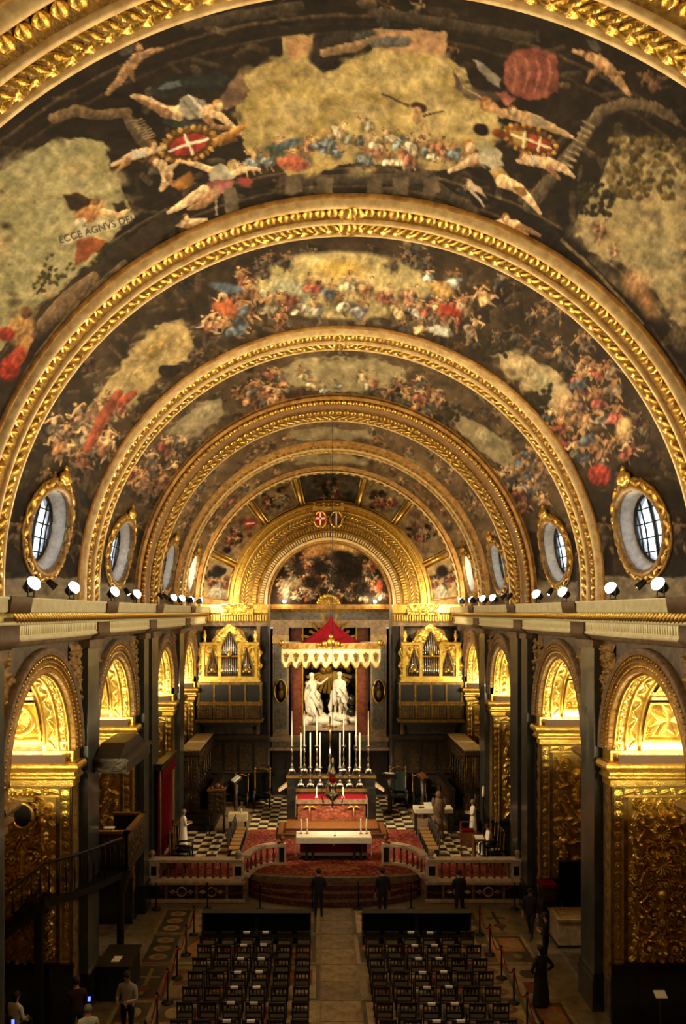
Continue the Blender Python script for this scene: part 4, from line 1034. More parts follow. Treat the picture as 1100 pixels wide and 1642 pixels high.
rel_rnd = random.Random(21)
def side_arch(side, k):
    par = WL if side < 0 else WR
    c, r, st = BAYS[k]
    y1 = c+r; near = k < 2
    # moulded archivolt on the nave face
    archivolt_part('archivolt_outer', 'tan_stone', par, side, c, r, st, [(.6, 0), (.6, .16), (.54, .2), (.5, .16), (.44, .16)])
    archivolt_part('archivolt_band', 'gold_stone', par, side, c, r, st, [(.44, .16), (.42, .12), (.3, .12), (.28, .16), (.24, .16)])
    archivolt_part('archivolt_inner', 'ochre' if k == 0 else 'tan_stone', par, side, c, r, st, [(.24, .16), (.22, .1), (.08, .08), (.06, .12), (0, .12), (0, -.1)])
    if near:
        nn = 60
        for i in range(nn):
            a = PI*(i+.5)/nn; R = r+.36
            m = Matrix.Translation((side*(WALL-.13), c+R*math.cos(a), SPRING+st+R*math.sin(a))) @ Matrix.Rotation(PI/2*-side, 4, 'Y') @ Matrix.Scale(.8, 4)
            link('bead', BEAD, par, None, mtx=m)
        for i in range(nn):
            a = PI*(i+.5)/nn; R = r+.15
            m = Matrix.Translation((side*(WALL-.09), c+R*math.cos(a), SPRING+st+R*math.sin(a))) @ Matrix.Rotation(a, 4, 'X') @ Matrix.Rotation(PI/2*-side, 4, 'Y') @ Matrix.Scale(.8, 4)
            link('egg', EGG, par, None, mtx=m)
    # soffit of the deep arch
    nt_, nx = 40, 4
    P = np.zeros((nt_+3, nx+1, 3))
    pts = [(c+r, SPRING)]+arch_pts(c, r, st, nt_)+[(c-r, SPRING)]
    for i, (y, z) in enumerate(pts):
        for j in range(nx+1): P[i, j] = (side*(WALL-.1+(BACK+.1)*j/nx), y, z)
    link('arch_soffit', grid_mesh('arch_soffit', P), par, 'gold_stone')
    # curved ribs of the soffit
    for x0, x1 in ((.02, .08), (.30, .37), (.66, .76), (2.02, 2.12), (2.38, 2.46)):
        q = np.zeros((4, nt_+3, 3))
        for j, (xx, dr) in enumerate(((x0, 0), (x0+.01, .07), (x1-.01, .07), (x1, 0))):
            pts = [(c+r-dr, SPRING)]+arch_pts(c, r-dr, st, nt_)+[(c-r+dr, SPRING)]
            for i, (y, z) in enumerate(pts): q[j, i] = (side*(WALL+xx), y, z)
        link('soffit_rib', grid_mesh('soffit_rib', q), par, 'gold')
    # carved bands and coffers between the ribs
    def patch(name, x0, x1, t0, t1, items, dep, nu, nv, frame=0.):
        """t in metres along the soffit, measured from the springing of the far jamb"""
        U, V = np.meshgrid(np.linspace(0, x1-x0, nu), np.linspace(0, t1-t0, nv), indexing='ij')
        h = relief(U, V, items)
        if frame:
            e = np.minimum(np.minimum(U, x1-x0-U), np.minimum(V, t1-t0-V)); h = np.maximum(np.where(e < frame, 1.0, 0), h*(e > frame*1.2))
        P = np.zeros((nu, nv, 3)); T = V+t0
        a = np.clip((T-st)/r, 0, PI); rr = r-.012-dep*h
        P[..., 0] = side*(WALL+x0+U); P[..., 1] = np.where(T < st, c+rr, c+rr*np.cos(a)); P[..., 2] = np.where(T < st, SPRING+T, SPRING+st+rr*np.sin(a))
        return link(name, grid_mesh(name, P), par, 'gold' if name == 'coffer' else 'gold_relief')
    lenv = st+PI*r*.72
    its = []
    nsc = int(lenv/.22)
    for i in range(nsc): its.append(('scroll' if k % 2 == 0 or i % 2 else 'rosette', .11, .11+i*.22, .11, 0, 1 if i % 2 else -1))
    patch('soffit_band', .08, .30, 0, lenv, its, .09, 14, 170 if near else 100)
    its = []
    for i in range(int(lenv/.29)): its.append((('leaf', .145, .15+i*.29, .15, PI/2+.6*(1 if i % 2 else -1)) if k != 2 else ('boss', .145, .15+i*.29, .1)))
    patch('soffit_band', .37, .66, 0, lenv, its, .1, 16, 170 if near else 100)
    cw = 2.02-.76
    t0 = .28+st
    for q in range(3):
        hgt = [1.3, .32, 1.2][q]
        if q == 0:
            if side > 0: main = [('cross', cw/2, hgt/2+.02, .54)]
            else: main = [('rosette', cw/2, hgt/2, .5), ('ring', cw/2, hgt/2, .56)]
            its = main+[(k_, u, v, rr_, a_, h_) for (k_, u, v, rr_, a_, h_) in random_items(cw, hgt, 16, rel_rnd, .1, .17) if math.hypot(u-cw/2, v-hgt/2) > .6]
            patch('coffer', .76, 2.02, t0, t0+hgt, its, .15, 60 if near else 36, 62 if near else 36, .07)
        elif q == 1:
            patch('soffit_strip', .76, 2.02, t0, t0+hgt, [('leaf', .1+i*.18, hgt/2, .13, .7) for i in range(7)], .06, 50 if near else 30, 16, .04)
        else:
            patch('coffer', .76, 2.02, t0, t0+hgt, random_items(cw, hgt, 14, rel_rnd, .12, .2, True, [('rosette', cw/2, hgt/2, .3)]), .15, 60 if near else 36, 60 if near else 36, .07)
        t0 += hgt
    # imposts: far and near jamb
    for sg, yj in ((-1, c+r), (1, c-r)):
        pr = [(.0, SPRING-.98), (.05, SPRING-.96), (.05, SPRING-.8), (.1, SPRING-.78), (.16, SPRING-.73), (.16, SPRING-.68), (.1, SPRING-.64), (.1, SPRING-.58), (.2, SPRING-.54), (.27, SPRING-.48), (.29, SPRING-.42), (.27, SPRING-.36), (.22, SPRING-.31), (.16, SPRING-.29), (.04, SPRING-.29), (.04, SPRING-.01), (0, SPRING)]
        b = MB()
        vs = []; fs = []
        for pj, z in pr:
            vs += [(side*(WALL-.02-pj*.8), yj+sg*pj, z), (side*(WALL+BACK), yj+sg*pj, z)]
        for i in range(len(pr)-1): fs.append((2*i, 2*i+1, 2*i+3, 2*i+2))
        # return of the moulding on the nave face
        n0 = len(vs)
        for pj, z in pr: vs += [(side*(WALL-.02-pj*.8), yj+sg*pj, z), (side*(WALL-.02-pj*.8), yj-sg*.55, z)]
        for i in range(len(pr)-1): fs.append((n0+2*i, n0+2*i+1, n0+2*i+3, n0+2*i+2))
        b.add(vs, fs); b.build('impost', 'gold' if sg < 0 else 'gold_stone', par)
        b = MB(); xs = sorted((side*(WALL+.05), side*(WALL+BACK))); ys = sorted((yj+sg*.30, yj+sg*.33)); b.box(xs[0], xs[1], ys[0], ys[1], SPRING-.30, SPRING-.06); b.build('lamp_trough', 'trough', par)
        if sg < 0:
            q = np.zeros((3, 2, 3))
            for j, (T2, dr) in enumerate(((0, .03), (st+.0, .03), (.24+st, .03))):
                a_ = max(0, (T2-st)/r); yy = c+(r-dr)*math.cos(a_); zz = (SPRING+T2) if T2 <= st else SPRING+st+(r-dr)*math.sin(a_)
                q[j, 0] = (side*(WALL+.1), yy, zz); q[j, 1] = (side*(WALL+BACK), yy, zz)
            link('soffit_fascia', grid_mesh('soffit_fascia', q, None, False), par, 'cream')
    # far jamb with carved relief; near jamb plain
    zb, zt = 1.62, SPRING-.98
    b = MB(); b.quad((side*WALL, c-r, 0), (side*(WALL+BACK), c-r, 0), (side*(WALL+BACK), c-r, SPRING), (side*WALL, c-r, SPRING)); b.build('near_jamb', 'tan_stone', par)
    b = MB(); b.quad((side*WALL, y1, 0), (side*(WALL+BACK), y1, 0), (side*(WALL+BACK), y1, SPRING), (side*WALL, y1, SPRING)); b.build('far_jamb', 'gold_stone', par)
    def jpatch(name, u0, u1, z0, z1, items, dep, nu, nv, m='gold', frame=0.):
        m = 'gold_relief'
        U, V = np.meshgrid(np.linspace(0, u1-u0, nu), np.linspace(0, z1-z0, nv), indexing='ij')
        h = relief(U, V, items)
        if frame:
            e = np.minimum(np.minimum(U, u1-u0-U), np.minimum(V, z1-z0-V)); h = np.maximum(np.where(e < frame, .7, 0), h)
        P = np.zeros((nu, nv, 3)); P[..., 0] = side*(WALL+u0+U); P[..., 1] = y1-.012-dep*h; P[..., 2] = z0+V
        return link(name, grid_mesh(name, P), par, m)
    bw = .27
    its = []
    for i in range(int((zt-zb)/.27)): its.append((('rosette', 'scroll', 'boss')[i % 3 if k else i % 2], .135, .14+i*.27, .12, 0, 1 if i % 2 else -1))
    jpatch('jamb_border', .03, .03+bw, zb, zt, its, .05, 18, 220 if near else 130, 'gold', .03)
    its = [(('scroll' if i % 2 else 'leaf'), .16+i*.24, .13, .13, .3, 1 if i % 2 else -1) for i in range(9)]
    jpatch('jamb_border', .3, 2.4, zt-.27, zt, its, .05, 120 if near else 60, 18, 'gold', .03)
    w = 1.75; h_ = zt-.3-zb
    ex = []
    if k == 0 and side > 0:
        ex = [('shell', w/2, h_*.60, .36), ('scroll', w/2-.27, h_*.68, .24, .5, 1), ('scroll', w/2+.27, h_*.68, .24, PI-.5, -1), ('shell', w/2, h_*.8, .3), ('scroll', w/2-.35, .4, .32, 0, 1), ('scroll', w/2+.35, .4, .32, PI, -1), ('boss', w/2, h_*.42, .16), ('leaf', w/2, h_*.33, .3, PI/2), ('scroll', w/2-.25, h_*.3, .24, 0, 1), ('scroll', w/2+.25, h_*.3, .24, PI, -1)]
    elif k == 0:
        ex = [('shell', w/2, h_*.82, .36), ('boss', w/2-.55, h_*.86, .16), ('leaf', w/2-.55, h_*.78, .3, PI/2), ('boss', w/2+.55, h_*.86, .16), ('leaf', w/2+.55, h_*.78, .3, PI/2), ('scroll', w/2-.25, h_*.64, .27, 0, 1), ('scroll', w/2+.25, h_*.64, .27, PI, -1), ('leaf', w/2, h_*.62, .4, PI/2), ('scroll', w/2-.4, h_*.5, .25, 0, -1), ('scroll', w/2+.4, h_*.5, .25, PI, 1)]
    elif k == 1:
        ex = [('scroll', w/2-.45, h_*.93, .25, 0, 1), ('scroll', w/2+.45, h_*.93, .25, PI, -1), ('boss', w/2, h_*.83, .2), ('leaf', w/2, h_*.7, .42, PI/2), ('boss', w/2-.5, h_*.3, .16), ('leaf', w/2-.5, h_*.2, .35, PI/2), ('boss', w/2+.5, h_*.3, .16), ('leaf', w/2+.5, h_*.2, .35, PI/2), ('leaf', w/2-.3, h_*.55, .45, 2.2), ('leaf', w/2+.3, h_*.55, .45, .9)]
    if k == 0: rr0, rr1, cnt = .1, .18, 85
    elif k == 1: rr0, rr1, cnt = .12, .24, 42
    else: rr0, rr1, cnt = .13, .22, 36
    its = random_items(w, h_, cnt, rel_rnd, rr0, rr1, True, ex)
    if ex:
        its = ex+[q for q in its[len(ex):] if all(math.hypot(q[1]-e[1], q[2]-e[2]) > (e[3]+q[3])*.55 for e in ex)]
    jpatch('jamb_relief', .42, .42+w, zb, zb+h_, its, .24, 130 if near else 60, 340 if near else 150, 'gold')
    b = MB(); b.box(min(side*(WALL-.05), side*(WALL+BACK)), max(side*(WALL-.05), side*(WALL+BACK)), y1-.12, y1-.005, 0, 1.5)
    b.box(min(side*(WALL-.08), side*(WALL+BACK)), max(side*(WALL-.08), side*(WALL+BACK)), y1-.16, y1-.005, 1.5, 1.62); b.build('jamb_plinth', 'dark_marble', par)
    if k == 0 and side < 0:                   # dark oval cartouche under a small crown
        cx_, cz_ = side*(WALL+1.2), 5.62
        b = MB(); b.prism([(cx_+.24*math.cos(2*PI*i/24), cz_+.3*math.sin(2*PI*i/24)) for i in range(24)], y1-.34, y1-.1); b.build('cartouche_field', 'black', par)
        b = MB(); b.tube([(cx_+.27*math.cos(2*PI*i/24), y1-.33, cz_+.33*math.sin(2*PI*i/24)) for i in range(24)], .05, 6, True); b.build('cartouche_ring', 'gold', par)
        b = MB(); b.box(cx_-.3, cx_+.3, y1-.36, y1-.2, cz_+.38, cz_+.5)
        for i in range(5): b.sphere((cx_-.26+i*.13, y1-.3, cz_+.56), .06, 7, 5)
        b.build('cartouche_crown', 'gold', par)
    # strip on the nave face below the impost
    U, V = np.meshgrid(np.linspace(0, .5, 14), np.linspace(0, zt-1.0, 160 if near else 80), indexing='ij')
    h = relief(U, V, [('scroll' if i % 2 else 'leaf', .25, .2+i*.34, .18, 1.2, 1 if i % 4 < 2 else -1) for i in range(15)])
    P = np.zeros(U.shape+(3,)); P[..., 0] = side*(WALL-.02-.05*h); P[..., 1] = y1+.02+U; P[..., 2] = 1.0+V
    link('wall_strip', grid_mesh('wall_strip', P), par, 'gold_stone')
    # spandrel carving both sides of the arch head
    for sg in (-1, 1):
        ww, hh = 1.15, 2.1
        U, V = np.meshgrid(np.linspace(0, ww, 34), np.linspace(0, hh, 60), indexing='ij')
        Yc = c+sg*(r+.85-U) if True else 0
        Z = H-.85-hh+V
        d = np.hypot(Yc-c, np.maximum(Z-SPRING-st, 0))
        h = relief(U, V, random_items(ww, hh, 26, rel_rnd, .12, .26, False))*np.clip((d-r-.62)/.1, 0, 1)
        keep = d > r+.58
        P = np.zeros(U.shape+(3,)); P[..., 0] = side*(WALL-.015-.14*h); P[..., 1] = Yc; P[..., 2] = Z
        mk = keep[:-1, :-1] & keep[1:, 1:] & keep[1:, :-1] & keep[:-1, 1:] & (np.abs(Yc[:-1, :-1]-c) < r+.75)
        link('spandrel_relief', grid_mesh('spandrel_relief', P, mk), par, 'gold_stone')

# impost lamps: slim light strips lying on the ledges of each side arch
M['strip_lens'] = mat('strip_lens', '#ffffff', .5, 0, emit='#ffe0a0', es=3)
def strip_lamp(side, k, energy_up, energy_across):
    c, r, st = BAYS[k]
    ordn = ['first', 'second', 'third', 'fourth'][k]
    for sg, yj, nm, en in ((-1, c+r, 'far', energy_up), (1, c-r, 'near', energy_across)):
        x0, x1 = WALL+.3, WALL+2.3
        t = thing('strip_lamp', 'slim light strip on the %s impost ledge of the %s arch, %s wall' % (nm, ordn, 'left' if side < 0 else 'right'), 'lamp', (side*(x0+x1)/2, yj+sg*.17, SPRING-.29), 0, 'strip lamps on the impost ledges')
        b = MB(); L = x1-x0; b.box(-L/2, L/2, -.05, .05, 0, .05); b.box(-L/2, L/2, -.05, -.035, .05, .09); b.box(-L/2, L/2, .035, .05, .05, .09); b.build('housing', 'iron', t)
        b = MB(); b.box(-L/2+.02, L/2-.02, -.033, .033, .05, .065); b.build('lens', 'strip_lens', t)
        ld = bpy.data.lights.new('strip_light', 'AREA'); ld.shape = 'RECTANGLE'; ld.size = L; ld.size_y = .07; ld.energy = en; ld.color = YELLOW
        lo = bpy.data.objects.new('strip_light', ld); COL.objects.link(lo); lo.parent = t; lo.location = (0, 0, .1) if sg < 0 else (0, .02, .26)
        d = Vector((0, .12, 1)) if sg < 0 else Vector((0, 1.0, .05))
        lo.rotation_euler = d.to_track_quat('-Z', 'Y').to_euler()

for k in range(4):
    for side in (-1, 1):
        side_arch(side, k)
        strip_lamp(side, k, [62, 60, 55, 60][k], [420, 330, 240, 240][k])

# ------------------------------------------------------------------ cornice along both walls
def cornice(side, name):
    t = structure(name, 'long moulded stone cornice along the %s wall' % ('left' if side < 0 else 'right'))
    def sw(nm, m, prof, y0=-3., y1=YEND-.2, dx=0.):
        P = np.zeros((len(prof), 2, 3))
        for j, (x, z) in enumerate(prof): P[j, 0] = (side*(x-dx), y0, H+z); P[j, 1] = (side*(x-dx), y1, H+z)
        return link(nm, grid_mesh(nm, P, None, False), t, m)
    sw('ledge', 'cornice_stone', [(WALL+.05, .3), (6.45, .3)])
    sw('corona', 'cornice_stone', [(6.45, .3), (6.45, .26), (6.49, .24), (6.49, .02), (6.52, .0)])
    sw('scroll_frieze_ground', 'cornice_gold', [(6.52, .0), (6.56, -.02), (6.58, -.18), (6.56, -.2)])
    sw('fillet', 'cornice_stone', [(6.56, -.2), (6.56, -.24), (6.72, -.27)])
    sw('flute_ground', 'cornice_stone', [(6.74, -.27), (6.76, -.5), (6.72, -.52)])
    sw('lower_fillet', 'cornice_stone', [(6.72, -.52), (6.72, -.58), (6.85, -.62)])
    sw('architrave', 'tan_stone', [(6.85, -.62), (6.9, -.72), (7.02, -.75), (WALL+.02, -.76)])
    # scroll leaves and flutes, as far as they can be told apart
    y = 15.4; n = 0
    while y < 42 and n < 160:
        o = link('scroll_leaf', LEAF['laurel_leaf'], t, None)
        m = Matrix.Translation((side*6.57, y, H-.1)) @ Matrix.Rotation(-side*PI/2, 4, 'Y') @ Matrix.Rotation(PI/2+.75*side, 4, 'Z') @ Matrix.Scale(.85, 4)
        o.matrix_local = m; y += .17; n += 1
    b = MB(); b.box(-.012, .012, -.03, .03, -.11, .11); fm = b.mesh('flute'); fm.materials.append(M['cornice_stone'])
    y = 15.0; n = 0
    while y < 40 and n < 200:
        link('flute', fm, t, None, loc=(side*6.745, y, H-.365)); y += .125; n += 1
    # breaks of the cornice over the piers, shadow painted in as dark brown
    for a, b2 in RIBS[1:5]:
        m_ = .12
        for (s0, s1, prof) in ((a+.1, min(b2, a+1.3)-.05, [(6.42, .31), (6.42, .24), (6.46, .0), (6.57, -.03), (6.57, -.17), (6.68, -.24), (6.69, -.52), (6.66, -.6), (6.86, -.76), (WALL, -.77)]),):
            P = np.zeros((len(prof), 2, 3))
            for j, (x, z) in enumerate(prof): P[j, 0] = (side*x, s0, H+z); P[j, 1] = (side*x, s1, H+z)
            link('cornice_break', grid_mesh('cornice_break', P, None, False), t, 'break_shadow')
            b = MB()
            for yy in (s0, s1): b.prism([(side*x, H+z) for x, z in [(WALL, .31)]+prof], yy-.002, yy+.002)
            b.build('break_end', 'break_shadow', t)
    return t
cornice(-1, 'trim_7'); cornice(1, 'trim_8')

# ------------------------------------------------------------------ back wall behind the viewer
wb = structure('wall_back', 'plain wall behind the gallery')
b = MB(); b.quad((-8, -3, 0), (8, -3, 0), (8, -3, 20), (-8, -3, 20)); b.build('wall_face', 'wall', wb)
# ------------------------------------------------------------------ end wall, triumphal arch, apse
wf = structure('wall_far', 'end wall of the choir with painted fan panels and gilded arch')
TR, TZ = 5.46, H+.5
YW = YEND
# ring between arch and vault, backed by plaster
b = MB(); n = 64
for i in range(n):
    a, a2 = PI*i/n, PI*(i+1)/n
    b.quad((TR*math.cos(a)*.6, YW+.12, TZ+TR*math.sin(a)*.6), (TR*math.cos(a2)*.6, YW+.12, TZ+TR*math.sin(a2)*.6), (7.6*math.cos(a2), YW+.12, ZC+7.6*math.sin(a2)), (7.6*math.cos(a), YW+.12, ZC+7.6*math.sin(a)))
b.quad((-7.6, YW+.12, H-.5), (-3.3, YW+.12, H-.5), (-3.3, YW+.12, TZ), (-7.6, YW+.12, ZC)); b.quad((7.6, YW+.12, H-.5), (3.3, YW+.12, H-.5), (3.3, YW+.12, TZ), (7.6, YW+.12, ZC))
del b
b = MB()
def ringwall(b, y, r0, r1, z0, z1, n=64):
    for i in range(n):
        a, a2 = PI*i/n, PI*(i+1)/n
        b.quad((r0*math.cos(a), y, z0+r0*math.sin(a)), (r0*math.cos(a2), y, z0+r0*math.sin(a2)), (r1*math.cos(a2), y, z1+r1*math.sin(a2)), (r1*math.cos(a), y, z1+r1*math.sin(a)))
ringwall(b, YW+.12, 3.35, 7.7, TZ, ZC)
for s in (-1, 1): b.quad((s*7.7, YW+.12, H-.6), (s*3.35, YW+.12, H-.6), (s*3.35, YW+.12, TZ), (s*7.7, YW+.12, ZC))
b.build('ring_wall', 'ochre', wf)
def fan_panel(a0, a1, seed, base, base2, light):
    n, k = 40, 26
    A, T = np.meshgrid(np.linspace(a0+.035, a1-.035, n), np.linspace(.08, .92, k), indexing='ij')
    r0, r1 = TR+.05, 7.12
    x0, z0 = r0*np.cos(A), TZ+r0*np.sin(A); x1, z1 = r1*np.cos(A), ZC+r1*np.sin(A)
    P = np.zeros((n, k, 3)); P[..., 0] = x0+(x1-x0)*T; P[..., 1] = YW+.09; P[..., 2] = z0+(z1-z0)*T
    px, py = in_photo(P); c = Canvas(px, py, base, .5, seed); r = random.Random(seed)
    c.poly([(px.min()-9, py.min()-9), (px.max()+9, py.min()-9), (px.max()+9, py.max()+9), (px.min()-9, py.max()+9)], base, base2)
    cx, cy = px.mean(), py.mean()
    for q in range(16): c.ell(cx+r.gauss(0, 13), cy+r.gauss(0, 10), r.uniform(4, 9), r.uniform(3, 7), r.choice(['#241a12', '#3a2a1a', '#1c1510', '#5a3a22', '#6e4a2a']), r.uniform(0, 3), .4)
    for q in range(4): c.figure(cx+r.gauss(0, 9), cy+r.gauss(0, 8), 12, r.uniform(-.6, .6), r.choice(['#7a2a1c', '#4a3422', '#6e5a40']), '#a87a4c', None, r)
    if light: c.ell(cx-2, cy+22, 15, 16, '#9a927e', 0, .5); c.ell(cx, cy-14, 12, 12, '#1c1610', 0, .4)
    elif abs(cx-400) < 25: c.poly([(390, 838), (402, 828), (414, 838), (400, 852)], '#8a1e18', '#a03024'); c.limb([(396, 840), (408, 838)], [1.2, 1.2], '#d8c8a0')
    link('fan_painting', grid_mesh('fan_painting', P, None, True, c.linear(1.)), wf, 'oil_painting')
    def q_(A_, T_): 
        return Vector((r0*math.cos(A_)*(1-T_)+r1*math.cos(A_)*T_, YW+.07, (TZ+r0*math.sin(A_))*(1-T_)+(ZC+r1*math.sin(A_))*T_))
    b = MB(); loop = [q_(a0+.03+(a1-a0-.06)*i/12, .06) for i in range(13)]+[q_(a1-.03-(a1-a0-.06)*i/12, .94) for i in range(13)]
    b.tube(loop, .05, 6, True); b.build('panel_frame', 'gold', wf)
FA = [math.radians(v) for v in (0, 22, 51, 74, 106, 129, 158, 180)]
FB = [('#a88c58', '#8a7044', 1), ('#8a6c48', '#5a4430', 0), ('#8a744c', '#5c4a32', 0), ('#4a4032', '#2c241c', 0), ('#8a744c', '#5c4a32', 0), ('#8a6c48', '#5a4430', 0), ('#a88c58', '#8a7044', 1)]
for i in range(7): fan_panel(FA[i], FA[i+1], 31+i, *FB[i])
# bars between panels
for a in FA[1:-1]:
    b = MB(); p = Vector((math.cos(a), 0, math.sin(a)))
    b.tube([Vector((TR*p.x, YW+.05, TZ+TR*p.z)), Vector((7.2*p.x, YW+.05, ZC+7.2*p.z))], .09, 6); b.build('fan_bar', 'gold', wf)

ta = structure('trim_9', 'broad gilded triumphal arch framing the altar painting')
kw = dict(R=TR, zc=TZ, zbot=TZ-.1, n=80)
rib_sweep('outer_torus', 'gold', ta, [(YW+.1, 0)]+torus_prof(42.75, 42.72, .0, .12, -.0)+[(42.72, .14), (42.82, .16)], **kw)
rib_sweep('outer_dentil_band', 'gold', ta, [(42.82, .16), (42.88, .2), (42.88, .4), (42.8, .42)], **kw)
rib_sweep('fillet', 'gold', ta, [(42.8, .42), (42.78, .48), (42.95, .52)], **kw)
rib_sweep('leaf_frieze', 'gold_dull', ta, [(42.95, .52), (42.97, .8), (42.95, 1.08)], **kw)
rib_sweep('egg_band', 'gold_dull', ta, [(42.95, 1.08), (42.88, 1.12), (42.95, 1.2), (42.98, 1.42), (42.9, 1.5)], **kw)
rib_sweep('inner_dentil_band', 'gold_dull', ta, [(42.9, 1.5), (42.9, 1.56), (43.0, 1.6), (43.0, 1.82), (42.95, 1.86)], **kw)
rib_sweep('inner_fillet', 'cream', ta, [(42.95, 1.86), (42.93, 1.92), (42.98, 1.97), (43.1, 2.0)], **kw)
rib_sweep('reveal', 'gold_stone', ta, [(43.1, 2.0), (44.0, 2.04), (44.62, 2.08)], **kw)
def arch_bits(name, count, drop, y, size, m, R=TR):
    b = MB()
    for i in range(count):
        a = PI*(i+.5)/count; p = Vector(((R-drop)*math.cos(a), y, TZ+(R-drop)*math.sin(a)))
        rad = Vector((math.cos(a), 0, math.sin(a))); tan = Vector((-math.sin(a), 0, math.cos(a))); yy = Vector((0, 1, 0))
        vs = [p+rad*size[0]*sx/2+tan*size[1]*sy/2+yy*size[2]*sz for sz in (0, -1) for sx in (-1, 1) for sy in (-1, 1)]
        b.add(vs, [(0, 1, 3, 2), (4, 6, 7, 5), (0, 4, 5, 1), (2, 3, 7, 6), (0, 2, 6, 4), (1, 5, 7, 3)])
    o = b.build(name, m, ta); o['kind'] = 'stuff'
arch_bits('dentils', 120, .3, 42.88, (.2, .08, .08), 'gold_leaf')
arch_bits('eggs', 84, 1.3, 42.97, (.22, .09, .1), 'gold_leaf')
arch_bits('inner_dentils', 84, 1.71, 43.0, (.2, .08, .08), 'cream')
rf = random.Random(4)
for i in range(70):
    a = PI*(i+.5)/70
    for q in (-1, 1):
        m = Matrix.Translation(((TR-.8-q*.12)*math.cos(a), 42.94, TZ+(TR-.8-q*.12)*math.sin(a))) @ Matrix.Rotation(-a+PI/2*(1 if a < PI/2 else -1)+q*.6, 4, 'Y') @ Matrix.Rotation(PI/2, 4, 'X') @ Matrix.Scale(.85, 4)
        link('frieze_leaf', LEAF['laurel_leaf'], ta, None, mtx=m)

# lunette painting
n, k = 130, 70
A, T = np.meshgrid(np.linspace(0, PI, n), np.linspace(.02, 1, k), indexing='ij')
P = np.zeros((n, k, 3)); P[..., 0] = 3.45*T*np.cos(A); P[..., 1] = 44.6; P[..., 2] = TZ-.05+3.45*T*np.sin(A)
px, py = in_photo(P); c = Canvas(px, py, '#2c2018', .5, 77); r = random.Random(77)
c.ell(533, 905, 75, 40, '#3a2c20', 0, .4); c.ell(530, 878, 70, 14, '#b08040', 0, .7); c.ell(560, 880, 34, 9, '#c89a50', .3, .7); c.ell(505, 884, 26, 12, '#b8783c', -.4, .6)
for q in range(90):
    x = r.uniform(448, 612); y = r.uniform(890, 958)
    if 535 < x < 585 and 895 < y < 940: continue
    c.figure(x, y, r.uniform(9, 15), r.uniform(-1, 1), r.choice(['#8a3a22', '#6e5a44', '#a05a34', '#3a3a34', '#8a7a5c', '#5a2a1c']), r.choice(SKINS), None, r)
for x, y, rx, ry in ((560, 912, 30, 22), (550, 890, 24, 10), (515, 910, 20, 14), (580, 945, 22, 16), (500, 935, 18, 14)): c.ell(x, y, rx, ry, '#1c1510', .2, .5, .5, .9)
c.ell(470, 935, 20, 12, '#8a7456', .2, .6); c.ell(608, 940, 6, 14, '#a8442a', .1, .4); c.ell(458, 945, 8, 18, '#9a8a70', 0, .5)
lun = link('lunette_painting', grid_mesh('lunette_painting', P, None, True, c.linear(1.)), None, 'oil_painting')
tag(lun, 'dark half-round altar painting under the gilded arch', 'painting')

# walls flanking the apse and below the cornice
b = MB()
for s in (-1, 1):
    b.quad((s*3.35, YW+.1, 0), (s*7.3, YW+.1, 0), (s*7.3, YW+.1, H+.4), (s*3.35, YW+.1, H+.4))
    b.quad((s*3.35, YW+.1, 0), (s*3.35, 44.7, 0), (s*3.35, 44.7, H+.4), (s*3.35, YW+.1, H+.4))
b.build('lower_wall', 'wall', wf)
b = MB()
for s in (-1, 1):
    b.quad((s*3.35, 44.7, 0), (s*2.6, 46.6, 0), (s*2.6, 46.6, H-.9), (s*3.35, 44.7, H-.9))
    b.quad((s*2.6, 46.6, 0), (s*1.2, 47.6, 0), (s*1.2, 47.6, H-.9), (s*2.6, 46.6, H-.9))
b.quad((-1.2, 47.6, 0), (1.2, 47.6, 0), (1.2, 47.6, H-.9), (-1.2, 47.6, H-.9))
b.quad((-3.5, 44.6, H-.85), (3.5, 44.6, H-.85), (3.5, 47.8, H-.85), (-3.5, 47.8, H-.85))
b.quad((-7.4, 43, 0), (7.4, 43, 0), (7.4, 47.8, 0), (-7.4, 47.8, 0))
b.build('apse_wall', 'dark_wood', wf)
# entablature of the apse, under the lunette
for s, sn in ((-1, 'left'), (1, 'right')):
    pass
for nm, m, y, z0, z1 in (('apse_cornice', 'ochre', 44.2, H+.18, H+.45), ('apse_cornice_lower', 'gold_dull', 44.34, H+.02, H+.18), ('apse_frieze', 'veined', 44.45, H-.42, H+.02), ('apse_architrave', 'cream_marble', 44.38, H-.86, H-.42)):
    b = MB(); b.box(-3.34, 3.34, y, 44.75, z0, z1); b.build(nm, m, wf)
